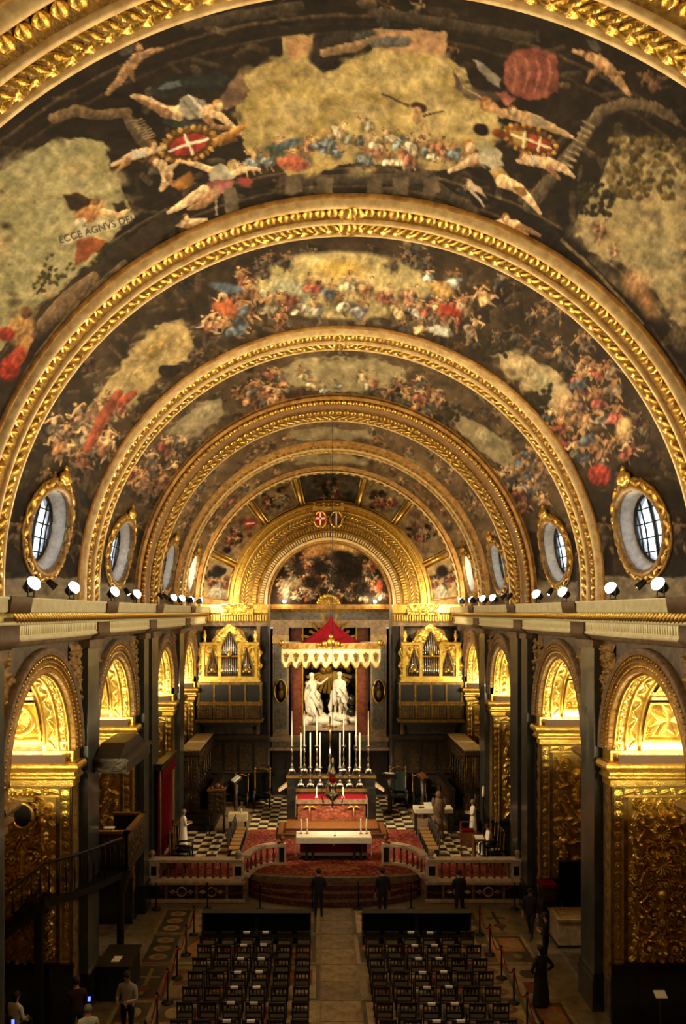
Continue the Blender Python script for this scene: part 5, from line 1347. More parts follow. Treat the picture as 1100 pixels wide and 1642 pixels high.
# gilded side entablatures over the organs
for s in (-1, 1):
    x0, x1 = (3.38, 7.0)
    def bx(nm, m, y, z0, z1, xa=x0, xb=x1):
        b = MB(); b.box(min(s*xa, s*xb), max(s*xa, s*xb), y, YW+.09, z0, z1); return b.build(nm, m, wf)
    bx('entablature_cornice', 'gold', 42.25, H+.2, H+.42); bx('entablature_corona', 'gold', 42.4, H-.02, H+.2); bx('entablature_frieze', 'gold_dull', 42.62, H-.1, H-.02)
    bx('dentil_band', 'gold_dull', 42.6, H-.5, H-.1); bx('entablature_architrave', 'tan_stone', 42.75, H-.75, H-.5)
    b = MB()
    for i in range(26):
        xx = x0+.07+i*.139; b.box(min(s*xx, s*(xx+.08)), max(s*xx, s*(xx+.08)), 42.5, 42.62, H-.45, H-.14)
    o = b.build('dentils', 'gold', wf); o['kind'] = 'stuff'
    # carved cartouche in the middle of the frieze
    U, V = np.meshgrid(np.linspace(0, 1.7, 50), np.linspace(0, .6, 22), indexing='ij')
    h = relief(U, V, random_items(1.7, .6, 14, rel_rnd, .1, .18))
    P = np.zeros(U.shape+(3,)); P[..., 0] = s*5.0-.85+U; P[..., 1] = 42.22-.12*h; P[..., 2] = H-.12+V
    link('cartouche', grid_mesh('cartouche', P), wf, 'gold_relief')
    # pilaster strips beside the organ and marble piers of the apse
    for xa, xb, m in ((3.4, 3.75, 'dark_marble'), (3.8, 4.0, 'tan_stone'), (6.85, 7.0, 'dark_marble')):
        b = MB(); b.box(min(s*xa, s*xb), max(s*xa, s*xb), 42.8, YW+.09, .75, H-.75); b.build('pier_strip', m, wf)
    b = MB(); b.box(min(s*2.32, s*3.2), max(s*2.32, s*3.2), 44.35, 44.9, H-7.0, H-.86); b.build('apse_pilaster', 'cream_marble', wf)
    b = MB(); b.box(min(s*2.42, s*3.1), max(s*2.42, s*3.1), 44.31, 44.36, H-6.6, H-1.7); b.build('pilaster_panel', 'veined', wf)
    b = MB(); b.box(min(s*2.3, s*3.22), max(s*2.3, s*3.22), 44.27, 44.9, H-1.75, H-1.3); b.build('pilaster_capital', 'cream', wf)
    b = MB(); cx_ = s*2.76
    b.tube([(cx_+.34*math.cos(a_), 44.28, H-4.45+.66*math.sin(a_)) for a_ in [2*PI*i/28 for i in range(28)]], .06, 6, True); b.build('medallion_frame', 'gold', wf)
    b = MB(); b.lathe([(0, 0), (.2, .02), (.31, .06)], 20); me = b.mesh('medallion')
    o = link('medallion', me, wf, 'dark_marble'); o.matrix_local = Matrix.Translation((cx_, 44.3, H-4.45)) @ Matrix.Diagonal((1, 1, 2.0, 1)) @ Matrix.Rotation(PI/2, 4, 'X')
    b = MB(); b.sphere((cx_, 44.25, H-4.2), (.1, .06, .14)); b.sphere((cx_+.02, 44.26, H-4.6), (.17, .06, .28)); b.build('medallion_bust', 'gold_dull', wf)
    b = MB(); b.box(min(s*1.55, s*2.2), max(s*1.55, s*2.2), 44.9, 45.3, H-7.0, H-.9); b.build('red_pilaster', 'pink_marble', wf)
    b = MB(); b.box(min(s*1.5, s*1.56), max(s*1.5, s*1.56), 44.85, 45.3, H-7.0, H-.9); b.build('gilt_edge', 'gold', wf)
    for q, (z0, z1, e, m) in enumerate(((H-7.25, H-7.0, .08, 'cream_marble'), (H-7.6, H-7.25, .02, 'veined'), (H-7.75, H-7.6, .12, 'cream_marble'), (.7, H-7.75, .0, 'dark_marble'))):
        b = MB(); b.box(min(s*(1.5-e), s*(3.25+e)), max(s*(1.5-e), s*(3.25+e)), 44.2-e, 45.0, z0, z1); b.build('pedestal_course', m, wf)
# gilt scallop crest on the apse cornice
b = MB()
for i in range(9):
    a = PI*(i+.5)/9; b.sphere((-.0+.55*math.cos(a), 44.15, H+.45+.5*math.sin(a)), (.13, .08, .13), 7, 5)
b.prism([(.6*math.cos(PI*i/16), H+.45+.55*math.sin(PI*i/16)) for i in range(17)], 44.18, 44.3); 
for i in range(7):
    a = PI*(i+.5)/7; b.tube([(0, 44.14, H+.45), (.45*math.cos(a), 44.12, H+.45+.42*math.sin(a))], [.03, .05], 5)
o = b.build('scallop_crest', 'gold', None, loc=(-.08, 0, 0)); tag(o, 'gilded scallop crest on the apse cornice below the painting', 'ornament')

# two crowned shields hanging on the triumphal arch
for s, lb in ((-1, 'oval gilt shield with a white cross on red, left of the crowned pair'), (1, 'oval gilt shield with dark quartered arms, right of the crowned pair')):
    t = thing('heraldic_shield', lb, 'shield', (-.1+s*.43, 42.5, H+5.05), 0, 'crowned shields on the triumphal arch')
    b = MB(); b.tube([(.33*math.cos(a), -.02, .43*math.sin(a)) for a in [2*PI*i/24 for i in range(24)]], .075, 6, True); b.build('gilt_frame', 'gold_leaf', t)
    b = MB(); b.prism([(.3*math.cos(2*PI*i/24), .4*math.sin(2*PI*i/24)) for i in range(24)], 0, .08); b.build('field', 'glass_red' if s < 0 else 'slab_red', t)
    b = MB()
    if s < 0: b.box(-.04, .04, -.03, 0, -.36, .36); b.box(-.27, .27, -.03, 0, -.02, .08); b.build('cross', 'white_cloth', t)
    else:
        b.box(-.27, -.01, -.02, 0, .02, .3); b.box(.01, .27, -.02, 0, -.3, -.02); b.build('quarters', 'dark_wood', t)
        b = MB(); b.box(-.03, .03, -.03, 0, -.36, .36); b.build('cross', 'white_cloth', t)
    b = MB(); b.box(-.02, .02, .08, .38, -.02, .02); b.build('bracket', 'iron', t)
t = thing('gilded_coronet', 'gilded open coronet above the paired shields', 'coronet', (-.1, 42.5, H+5.5))
b = MB(); b.box(-.85, .85, -.06, .12, 0, .22); b.build('band', 'gold', t)
for i in range(7):
    b = MB(); x = -.75+i*.25; hgt = .22 if i % 2 else .3
    b.tube([(x, .03, .2), (x, .03, .2+hgt*.6)], [.1, .04], 6); b.sphere((x, .03, .2+hgt*.7), .07, 7, 5); b.build('point', 'gold_leaf', t)

# ------------------------------------------------------------------ floodlights on the cornice
def floodlight(side, D, energy, lab, aim=None, sc=1., group='floodlights standing on the cornice'):
    x = side*6.62
    t = thing('floodlight', lab, 'floodlight', (x, D, ZT), 0, group)
    if aim is None: aim = Vector((-side*.75, -.25, .52))
    aim = Vector(aim).normalized()
    b = MB(); b.box(-.09, .09, -.07, .07, 0, .03); b.tube([(0, -.17, .02), (0, -.17, .26)], .015, 5); b.tube([(0, .17, .02), (0, .17, .26)], .015, 5); b.tube([(0, -.17, .03), (0, .17, .03)], .015, 5); b.build('bracket', 'iron', t)
    q = aim.to_track_quat('Z', 'Y').to_matrix().to_4x4(); q.translation = (0, 0, .26)
    b = MB(); b.lathe([(.05, -.16), (.1, -.14), (.13, -.02), (.16, .06), (.145, .06), (.12, 0)], 14); o = b.build('can', 'iron', t); o.matrix_local = q
    b = MB(); b.lathe([(.15, .055), (.15, .1), (.1, .17), (0.001, .2)], 14); o = b.build('lens', 'bulb', t); o.matrix_local = q
    ld = bpy.data.lights.new('flood_light', 'SPOT'); ld.energy = energy; ld.color = WARM; ld.spot_size = math.radians(150); ld.spot_blend = .65; ld.shadow_soft_size = .12
    lo = bpy.data.objects.new('flood_light', ld); COL.objects.link(lo); lo.parent = t
    lo.location = Vector((0, 0, .26))+aim*.2; lo.rotation_euler = aim.to_track_quat('-Z', 'Y').to_euler()
    return t
ORD = ['nearest', 'second', 'third', 'fourth', 'fifth', 'sixth', 'seventh', 'eighth', 'ninth', 'tenth']
FD = [16.4, 19.1, 22.9, 25.7, 32.2, 34.2, 36.7, 39.5]
FE = [1500, 1500, 1300, 1300, 800, 800, 800, 800]
for side, sn in ((-1, 'left'), (1, 'right')):
    for k, D in enumerate(FD):
        floodlight(side, D+(.25 if side > 0 else 0), FE[k], '%s lit floodlight along the %s cornice, counted from the viewer' % (ORD[k], sn), None if k < 6 else Vector((-side*.55, .75, .4)))
    # lamps that stand out of the picture over the near bay
    for k, D in enumerate((5.0, 11.0)):
        floodlight(side, D, 1400, 'floodlight on the %s cornice %s' % (sn, 'beside the gallery' if k == 0 else 'under the nearest painted bay'), group='floodlights near the gallery')
    # unlit small spare lamp between
for s, X in ((-1, -2.55), (1, 2.55)):
    t = thing('cornice_lamp', 'small bright lamp on the apse cornice, %s of the painting' % ('left' if s < 0 else 'right'), 'lamp', (X, 44.3, H+.45), 0, 'lamps below the altar painting')
    b = MB(); b.lathe([(.09, 0), (.1, .05), (.05, .1)], 10); b.build('base', 'iron', t)
    b = MB(); b.sphere((0, 0, .16), .1, 10, 8); b.build('bulb', 'bulb', t)
    ld = bpy.data.lights.new('lamp_light', 'POINT'); ld.energy = 120; ld.color = WARM; ld.shadow_soft_size = .1
    lo = bpy.data.objects.new('lamp_light', ld); COL.objects.link(lo); lo.parent = t; lo.location = (0, -.25, .25)

# spotlights under the cornice for altar, statue and organs
def spot(name, lab, loc, target, energy, ang, color=WARM, blend=.5, size=.08):
    loc = Vector(loc); aim = (Vector(target)-loc).normalized()
    t = thing(name, lab, 'spotlight', loc)
    q = aim.to_track_quat('Z', 'Y').to_matrix().to_4x4()
    b = MB(); b.lathe([(.03, -.25), (.07, -.22), (.08, -.04), (.09, 0), (.075, 0), (.07, -.04)], 12); o = b.build('can', 'iron', t); o.matrix_local = q
    b = MB(); b.lathe([(.075, -.03), (.04, -.005), (.001, 0)], 12); o = b.build('lens', 'bulb', t); o.matrix_local = q
    ld = bpy.data.lights.new('spot_light', 'SPOT'); ld.energy = energy; ld.color = color; ld.spot_size = math.radians(ang); ld.spot_blend = blend; ld.shadow_soft_size = size
    lo = bpy.data.objects.new('spot_light', ld); COL.objects.link(lo); lo.parent = t; lo.location = aim*.06; lo.rotation_euler = aim.to_track_quat('-Z', 'Y').to_euler()
    return t
for s, sn in ((-1, 'left'), (1, 'right')):
    spot('spotlight', 'small spotlight on the %s cornice aimed at the altar' % sn, (s*6.5, 29.6, ZT+.25), (0, 38, 2.9), 9500, 30)
    spot('spotlight', 'small spotlight on the %s cornice aimed at the marble statues' % sn, (s*6.5, 35.2, ZT+.25), (0, 45, 6.1), 4200, 20)
    spot('spotlight', 'small spotlight on the %s cornice aimed at the organ opposite' % sn, (s*6.5, 33.0, ZT+.25), (-s*5.4, 42, 9.3), 8000, 30)
    spot('spotlight', 'small spotlight on the %s cornice aimed at the choir floor' % sn, (s*6.5, 30.6, ZT+.25), (-s*4.2, 37.0, .8), 5200, 42)

for s, sn in ((-1, 'left'), (1, 'right')):
    spot('spotlight', 'small spotlight on the %s cornice lighting the chairs below' % sn, (s*6.5, 24.4, ZT+.25), (-s*1.5, 24.0, 0), 400, 80, WARM, .9)
    spot('spotlight', 'small spotlight on the %s cornice lighting the near floor' % sn, (s*6.5, 17.6, ZT+.25), (-s*5.0, 22.0, 0), 560, 80, WARM, .9)
# ------------------------------------------------------------------ floors
fl = structure('floor', 'nave floor of inlaid marble tomb slabs')
b = MB(); b.quad((-7.3, -3, -.02), (7.3, -3, -.02), (7.3, 44, -.02), (-7.3, 44, -.02)); b.build('floor_bed', 'slab_border', fl)
def slab_mesh(kind, w, l):
    b = MB(); e = .015
    b.cur = 0; b.box(-w/2+e, w/2-e, -l/2+e, l/2-e, -.02, 0)
    f = .13
    b.cur = 1; b.box(-w/2+f, w/2-f, -l/2+f, l/2-f, 0, .002)
    b.cur = 2
    def disc(cx, cy, rx, ry, z=.004, n=14): b.prism([(cx+rx*math.cos(2*PI*i/n), cy+ry*math.sin(2*PI*i/n)) for i in range(n)], .002, z, 'z')
    if kind == 0: disc(0, l*.2, w*.22, l*.13); b.cur = 3; b.box(-w*.28, w*.28, -l*.33, -l*.02, .002, .004)
    elif kind == 1: b.box(-w*.3, w*.3, -l*.1, l*.34, .002, .004); b.cur = 3; disc(0, l*.12, w*.18, l*.1, .006); disc(0, -l*.26, w*.12, l*.07)
    elif kind == 2:
        b.box(-w*.05, w*.05, -l*.36, l*.36, .002, .004); b.box(-w*.3, w*.3, l*.08, l*.14, .002, .0045); b.cur = 3; disc(0, -l*.2, w*.2, l*.08, .006)
    elif kind == 3:
        for yy in (-.28, 0, .28): disc(0, l*yy, w*.26, l*.1); 
        b.cur = 3
        for yy in (-.28, 0, .28): disc(0, l*yy, w*.13, l*.05, .006)
    else: b.prism([(0, -l*.36), (w*.32, 0), (0, l*.36), (-w*.32, 0)], .002, .004, 'z'); b.cur = 3; disc(0, 0, w*.14, l*.1, .006)
    return b.mesh('tomb_slab')
SW, SL = 1.15, 2.3
mats = [('slab_border', 'slab_field', 'slab_light', 'slab_orange'), ('slab_light', 'slab_field', 'slab_orange', 'slab_border'), ('slab_border', 'slab_light', 'slab_field', 'slab_red'), ('slab_field', 'slab_light', 'slab_red', 'slab_border'), ('slab_orange', 'slab_field', 'slab_light', 'slab_red')]
SM = []
for k in range(5):
    for j in range(2):
        me = slab_mesh(k, SW, SL)
        for q in mats[(k+j*2) % 5]: me.materials.append(M[q])
        SM.append(me)
rs = random.Random(12)
for iy in range(7):
    yc = 29.2-SL/2-iy*SL
    if yc < 14: break
    for ix in range(-6, 7):
        if abs(ix) < 1: continue
        xc = ix*SW
        if abs(xc)+SW/2 > 7.3: continue
        o = link('tomb_slab', rs.choice(SM), fl, None, loc=(xc, yc, 0))
b = MB(); b.box(-.56, .56, -.56, .56, -.02, .003); am = b.mesh('aisle_slab'); am.materials.append(M['aisle_stone'])
for i in range(13): link('aisle_slab', am, fl, None, loc=(0, 28.6-i*1.15, 0))
# strip of small black and white tiles before the steps
b = MB(); b.box(-.11, .11, -.11, .11, -.02, .004); tw = b.mesh('tile'); tw.materials.append(M['tile_light'])
td = tw.copy(); td.materials.clear(); td.materials.append(M['tile_dark'])
# sanctuary platform
PZ = .75
fs_ = structure('floor_sanctuary', 'raised sanctuary floor of checkered marble')
b = MB()
front = [(-7.25, 29.75), (-3.45, 29.75)]
arc = [(-3.3+.0, 30.25), (-2.6, 30.35), (-1.6, 30.48), (-.6, 30.55), (.6, 30.55), (1.6, 30.48), (2.6, 30.35), (3.3, 30.25)]
arc = [(3.35*math.sin(a), 30.9-.55*math.cos(a)) for a in [-PI/2*.98+PI*.98*i/20 for i in range(21)]]
poly = [(-7.25, 29.85), (-3.4, 29.85)]+arc+[(3.4, 29.85), (7.25, 29.85), (7.25, 44.5), (-7.25, 44.5)]
b.prism(poly, 0, PZ, 'z'); b.build('platform', 'tan_stone', fs_)
for k in range(4):
    z = PZ-.1875*(k+1)
    off = .34*(k+1)
    pts = [(3.35*math.sin(a), 30.9-(.55+off)*math.cos(a)) for a in [-PI/2+PI*i/24 for i in range(25)]]
    if z < .01: break
    b = MB(); b.prism(pts, 0.0, z, 'z'); b.build('curved_step', 'step_carpet', fs_)
T_ = .44
b = MB(); b.box(-T_/2+.004, T_/2-.004, -T_/2+.004, T_/2-.004, -.02, .006); t1 = b.mesh('floor_tile'); t1.materials.append(M['tile_light'])
t2 = t1.copy(); t2.materials.clear(); t2.materials.append(M['tile_dark'])
def checker(x0, y0, nx, ny):
    for i in range(nx):
        for j in range(ny): link('floor_tile', t1 if (i+j) % 2 == 0 else t2, fs_, None, loc=(x0+(i+.5)*T_, y0+(j+.5)*T_, PZ))
checker(-6.7, 32.9, 6, 9); checker(6.7-6*T_, 32.9, 6, 9)
checker(-3.95, 37.0, 4, 15); checker(3.95-4*T_, 37.0, 4, 15)

# carpets
def carpet(name, lab, pts, z, m, border=None):
    t = thing(name, lab, 'carpet', (0, 0, 0))
    b = MB(); b.prism(pts, z, z+.015, 'z'); b.build('field', m, t)
    if border:
        cx_ = sum(p[0] for p in pts)/len(pts); cy_ = sum(p[1] for p in pts)/len(pts)
        b = MB(); b.tube([(p[0], p[1], z+.012) for p in pts], .012, 5, True); b.build('edging', border, t)
    return t
carpet('carpet', 'large red patterned carpet around the altar table', [(2.56, 35.5), (-2.56, 35.5), (-2.56, 37.0), (-3.85, 37.0), (-3.85, 33.2), (-3.3, 31.6)]+[(3.1*math.sin(a), 31.1-.5*math.cos(a)) for a in [-1.4+2.8*i/16 for i in range(17)]]+[(3.3, 31.6), (3.85, 33.2), (3.85, 37.0), (2.56, 37.0)], PZ+.007, 'carpet', 'carpet_border')
for s, sn in ((-1, 'left'), (1, 'right')):
    xs = sorted((s*3.6, s*6.75)); carpet('carpet_runner', 'red carpet runner behind the %s straight balustrade' % sn, [(xs[0], 30.4), (xs[1], 30.4), (xs[1], 32.6), (xs[0], 32.6)], PZ+.003, 'carpet', 'carpet_border')
t = thing('oval_rug', 'oval golden medallion rug in front of the altar table', 'rug', (0, 0, 0))
b = MB(); b.prism([(1.0*math.cos(2*PI*i/28), 31.5+.42*math.sin(2*PI*i/28)) for i in range(28)], PZ+.022, PZ+.032, 'z'); b.build('field', 'carpet_border', t)
# ------------------------------------------------------------------ balustrades
def baluster_mesh(h):
    b = MB(); k = h/.5
    b.lathe([(.055, 0), (.055, .04*k), (.03, .06*k), (.06, .16*k), (.065, .2*k), (.03, .34*k), (.028, .4*k), (.05, .44*k), (.055, .5*k)], 9)
    me = b.mesh('baluster'); me.materials.append(M['pink_marble']); return me
BAL = baluster_mesh(.5)
def post(par, x, y, w, d, z0, z1, fin=True):
    b = MB(); b.box(x-w/2, x+w/2, y-d/2, y+d/2, z0, z1); o = b.build('post', 'rail_marble', par)
    b = MB(); b.box(x-w*.3, x+w*.3, y-d/2-.012, y-d/2+.01, z0+.14, z1-.14); b.build('post_panel', 'dark_marble', o)
    if fin:
        b = MB(); b.lathe([(.1, 0), (.1, .03), (.04, .07), (.1, .15), (.11, .2), (.06, .28), (.0, .3)], 10, (x, y, z1)); b.build('finial', 'pink_marble', o)
Z0, Z1 = PZ, 1.62
for s, sn in ((-1, 'left'), (1, 'right')):
    t = thing('altar_balustrade', 'straight marble altar balustrade, %s of the curved steps' % sn, 'balustrade', (s*5.28, 30.0, PZ), 0, 'straight altar balustrades')
    T0 = Vector((-s*5.28, -30.0, -PZ))
    objs0 = set(o.name for o in t.children)
    x0, x1 = sorted((s*3.55, s*7.05))
    b = MB(); b.box(x0, x1, 29.86, 30.14, Z0, Z0+.12); b.build('base_rail', 'rail_marble', t)
    b = MB(); b.box(x0-.05, x1+.05, 29.82, 30.18, Z1-.12, Z1-.04); b.box(x0-.08, x1+.08, 29.79, 30.21, Z1-.04, Z1); b.build('top_rail', 'rail_marble', t)
    post(t, s*3.68, 30.0, .42, .3, Z0+.12, Z1-.12, False); post(t, s*6.88, 30.0, .34, .3, Z0+.12, Z1-.12, False)
    for xf in (s*3.68, s*6.98):
        b = MB(); b.lathe([(.12, 0), (.12, .03), (.05, .08), (.12, .17), (.13, .22), (.07, .3), (.0, .32)], 10, (xf, 30.0, Z1)); b.build('finial', 'cream_marble', t)
    for i in range(10):
        x = s*(4.08+i*.285); o = link('baluster', BAL, t, None, loc=(x, 30.0, Z0+.12)); o.scale = (1, 1, .62/.5)
    for o in t.children: o.location = Vector(o.location)+T0
    t = thing('curved_balustrade', 'curved marble balustrade wing %s of the altar steps' % sn, 'balustrade', (s*2.9, 31.0, PZ), 0, 'curved balustrade wings')
    T0 = Vector((-s*2.9, -31.0, -PZ))
    def cp(a, off=0.): return (s*(2.2+(1.25+off)*math.cos(a)), 30.15+(1.85+off)*math.sin(a))
    for nm, w, za, zb in (('base_rail', .13, Z0, Z0+.12), ('top_rail', .17, Z1-.12, Z1)):
        b = MB(); n = 14; vs = []; fs = []
        for i in range(n+1):
            a = .12+(PI/2-.12)*i/n
            for off in (-w, w):
                x, y = cp(a, off)
                for z in (za, zb): vs.append((x, y, z))
        for i in range(n):
            q = i*4; fs += [(q, q+4, q+5, q+1), (q+2, q+3, q+7, q+6), (q+1, q+5, q+7, q+3), (q, q+2, q+6, q+4)]
        fs += [(0, 1, 3, 2), (n*4, n*4+2, n*4+3, n*4+1)]
        b.add(vs, fs); b.build(nm, 'rail_marble', t)
    for i in range(6):
        a = .3+(PI/2-.5)*i/5; x, y = cp(a); o = link('baluster', BAL, t, None, loc=(x, y, Z0+.12)); o.scale = (1, 1, .62/.5)
    post(t, s*2.12, 32.0, .34, .3, Z0, Z1, True)
    for o in t.children: o.location = Vector(o.location)+T0
    # inlaid panels on the platform front
    for xa, xb in ((3.5, 4.05), (4.15, 5.2), (5.3, 6.35), (6.45, 7.1)):
        b = MB(); xs = sorted((s*xa, s*xb)); b.box(xs[0], xs[1], 29.83, 29.86, .16, .64); b.build('front_panel', 'dark_marble', fs_)
    for xc in (4.68, 5.82):
        b = MB(); b.tube([(s*xc+.17*math.cos(a), 29.82, .4+.17*math.sin(a)) for a in [2*PI*i/18 for i in range(18)]], .025, 5, True)
        for q in (-1, 1): b.prism([(s*xc+q*.22, .4), (s*xc+q*.34, .48), (s*xc+q*.48, .4), (s*xc+q*.34, .32)], 29.815, 29.83)
        b.build('front_inlay', 'cream_marble', fs_)
    b = MB(); xs = sorted((s*3.42, s*7.2)); b.box(xs[0], xs[1], 29.78, 29.9, .68, .77); b.box(xs[0], xs[1], 29.78, 29.9, 0, .1); b.build('front_moulding', 'cream_marble', fs_)

# ------------------------------------------------------------------ altar table
t = thing('altar_table', 'long altar table with white cloth and red frontal', 'table', (0, 32.75, PZ+.022))
b = MB(); b.box(-1.48, 1.48, -.42, .42, .9, .96); b.build('table_top', 'wood', t)
b = MB(); b.box(-1.55, 1.55, -.47, .47, .96, .985); b.box(-1.55, 1.55, -.475, -.465, .74, .97); b.box(-1.56, -1.545, -.47, .47, .2, .97); b.box(1.545, 1.56, -.47, .47, .2, .97); b.build('altar_cloth', 'white_cloth', t)
for x in (-1.12, -.85, .85, 1.12):
    b = MB(); b.lathe([(.1, 0), (.1, .06), (.055, .12), (.06, .5), (.05, .8), (.08, .9)], 10, (x, -.25, 0)); b.build('leg', 'dark_wood', t)
b = MB(); b.box(-1.4, 1.4, .0, .06, .22, .8); b.build('frontal', 'red_curtain', t)
b = MB(); b.box(-1.38, 1.38, -.1, .34, 0, .12); b.build('foot_rail', 'black', t)
b = MB(); b.box(-.3, .3, -.02, 0, .6, .64); b.box(-.03, .03, -.03, 0, .5, .7); b.build('emblem', 'gold', t)
for i, x in enumerate((-1.36, -1.1, 1.14, 1.38)):
    z = PZ+.985+.022
    t = thing('candlestick', '%s white candle standing on the altar table' % ['leftmost', 'second', 'third', 'rightmost'][i], 'candle', (x, 32.85, z), 0, 'candles on the altar table')
    b = MB(); b.lathe([(.07, 0), (.07, .02), (.02, .04), (.03, .07)], 10); b.build('base', 'brass', t)
    b = MB(); b.lathe([(.028, .06), (.028, .62), (.005, .64)], 8); b.build('candle', 'candle', t)
t = thing('table_microphone', 'small microphone on the altar table', 'microphone', (.05, 32.55, PZ+.985+.022))
b = MB(); b.lathe([(.05, 0), (.05, .02), (.01, .03)], 8); b.build('base', 'black', t); b = MB(); b.tube([(0, 0, .02), (0, -.02, .14), (.02, -.05, .2)], .01, 5); b.build('gooseneck', 'iron', t)

# ------------------------------------------------------------------ high altar with steps, candlesticks, crucifix
st = thing('altar_steps', 'brown wooden steps of the high altar', 'steps', (0, 36.4, PZ))
for k, (w, y0, z) in enumerate(((2.5, 35.6, .14), (2.15, 36.05, .28))):
    b = MB(); b.box(-w, w, y0-36.4, 1.6, z-.14, z-.01); b.build('step', 'wood', st); b = MB(); b.box(-w, w, y0-36.4-.01, y0-36.4+.25, z-.01, z); b.build('tread_edge', 'dark_wood', st)
ha = thing('high_altar', 'high altar with red top cloth and carved wooden front', 'altar', (0, 38.3, PZ+.28))
z0 = 0
b = MB(); b.box(-1.62, 1.62, -.7, .2, 0, 1.0); b.build('altar_body', 'wood', ha)
b = MB(); b.box(-1.7, 1.7, -.78, .2, 1.0, 1.06); b.build('mensa', 'cream_marble', ha)
b = MB(); b.box(-1.66, 1.66, -.76, .18, 1.06, 1.08); b.build('red_cloth', 'red_curtain', ha)
b = MB(); b.box(-1.7, 1.7, -.8, -.78, .84, 1.07); b.box(-1.72, -1.7, -.8, .1, .2, 1.07); b.box(1.7, 1.72, -.8, .1, .2, 1.07); b.build('lace_edge', 'tan_stone', ha)
U, V = np.meshgrid(np.linspace(0, 3.1, 90), np.linspace(0, .78, 26), indexing='ij')
h = relief(U, V, random_items(3.1, .78, 34, rel_rnd, .1, .2)); P = np.zeros(U.shape+(3,)); P[..., 0] = U-1.55; P[..., 1] = -.705-.05*h; P[..., 2] = .05+V
link('carved_front', grid_mesh('carved_front', P), ha, 'pink_marble')
for x in (-1.05, 1.05):
    b = MB(); b.tube([(x-.35, -.79, .6), (x-.12, -.79, .72), (x, -.79, .66), (x+.12, -.79, .72), (x+.35, -.79, .6)], .05, 6); b.tube([(x, -.79, .7), (x, -.79, .15)], .035, 6); b.build('gilt_garland', 'gold', ha)
for q in (-1, 1): b = MB(); xs = sorted((q*1.74, q*2.15)); b.box(xs[0], xs[1], -.3, .18, 0, 1.45); b.build('side_wing', 'dark_marble', ha)
b = MB(); b.box(-2.1, 2.1, .2, .62, 0, 1.36); b.build('gradine', 'dark_marble', ha)
b = MB(); b.box(-2.2, 2.2, .62, 1.1, 0, 1.9); b.build('upper_gradine', 'dark_marble', ha)
b = MB(); b.box(-1.75, 1.75, .16, .22, 1.18, 1.34); b.build('gilt_band', 'gold_dull', ha); b = MB(); b.box(-2.22, 2.22, .58, .63, 1.76, 1.9); b.build('gilt_band', 'gold_dull', ha)
for s in (-1, 1):
    b = MB(); b.prism([(s*2.15, 1.45), (s*2.55, 1.2), (s*2.6, 1.3), (s*2.2, 1.62)], .1, .5); b.build('bracket', 'cream_marble', ha)
def candlestick(lab, x, y, z, hs, hc, grp):
    t = thing('altar_candlestick', lab, 'candlestick', (x, y, z), 0, grp)
    k = hs
    b = MB()
    for q in range(3):
        a = 2*PI*q/3+PI/2; b.tube([(.2*math.cos(a)*1.0, .2*math.sin(a), .03), (.12*math.cos(a), .12*math.sin(a), .16*k), (0, 0, .22*k)], [.05, .05, .05], 6)
    b.lathe([(.12, .1*k), (.14, .14*k), (.05, .24*k)], 10); b.build('tripod_base', 'silver', t)
    b = MB(); b.lathe([(.05, .22*k), (.1, .3*k), (.04, .36*k), (.035, .44*k), (.09, .52*k), (.035, .6*k), (.03, .72*k), (.07, .78*k), (.03, .84*k), (.03, .92*k)], 10); b.build('stem', 'silver', t)
    b = MB(); b.lathe([(.03, .9*k), (.12, .97*k), (.11, 1.0*k), (.03, .98*k)], 10); b.build('drip_pan', 'silver', t)
    b = MB(); b.lathe([(.034, .97*k), (.032, k+hc), (.004, k+hc+.02)], 8); b.build('candle', 'candle', t)
PO = ['leftmost', 'second from the left', 'third from the left', 'third from the right', 'second from the right', 'rightmost']
for i, x in enumerate((-1.95, -1.33, -.71, .62, 1.24, 1.86)):
    candlestick('tall silver candlestick with long candle, upper row, '+PO[i], x-.0, 39.15, PZ+.28+1.9, 1.45, 1.7, 'tall candlesticks on the upper altar ledge')
for i, x in enumerate((-1.5, -1.03, -.55, .43, .9, 1.4)):
    candlestick('short silver candlestick with candle, lower row, '+PO[i], x, 38.7, PZ+.28+1.36, 1.0, 1.68, 'short candlesticks on the lower altar ledge')
t = thing('altar_crucifix', 'tall silver crucifix between the altar candles', 'crucifix', (-.06, 39.0, PZ+.28+1.9))
b = MB(); b.lathe([(.2, 0), (.2, .08), (.08, .2), (.12, .35), (.05, .5), (.05, .9), (.1, 1.0), (.04, 1.1), (.03, 1.5)], 12); b.build('stand', 'silver', t)
b = MB(); b.box(-.035, .035, -.03, .03, 1.45, 2.9); b.box(-.36, .36, -.03, .03, 2.35, 2.42); b.build('cross', 'silver', t)
b = MB(); b.tube([(0, -.06, 2.4), (0, -.08, 2.1), (.02, -.08, 1.85), (0, -.06, 1.6)], [.05, .06, .05, .03], 7); b.tube([(-.32, -.05, 2.42), (0, -.07, 2.33), (.32, -.05, 2.42)], [.02, .035, .02], 6); b.sphere((0, -.09, 2.5), (.05, .05, .065)); b.build('corpus', 'brass', t)
t = thing('altar_tabernacle', 'silver tabernacle with red front between the candlesticks', 'tabernacle', (-.02, 38.1, PZ+.28+1.08))
b = MB(); b.lathe([(.34, 0), (.3, .08), (.2, .12), (.26, .3), (.28, .5), (.18, .62), (.2, .7), (.08, .85), (.0, .95)], 14); b.build('body', 'silver', t); b = MB(); b.box(-.1, .1, -.3, -.2, .25, .5); b.build('red_front', 'red_cloth', t)
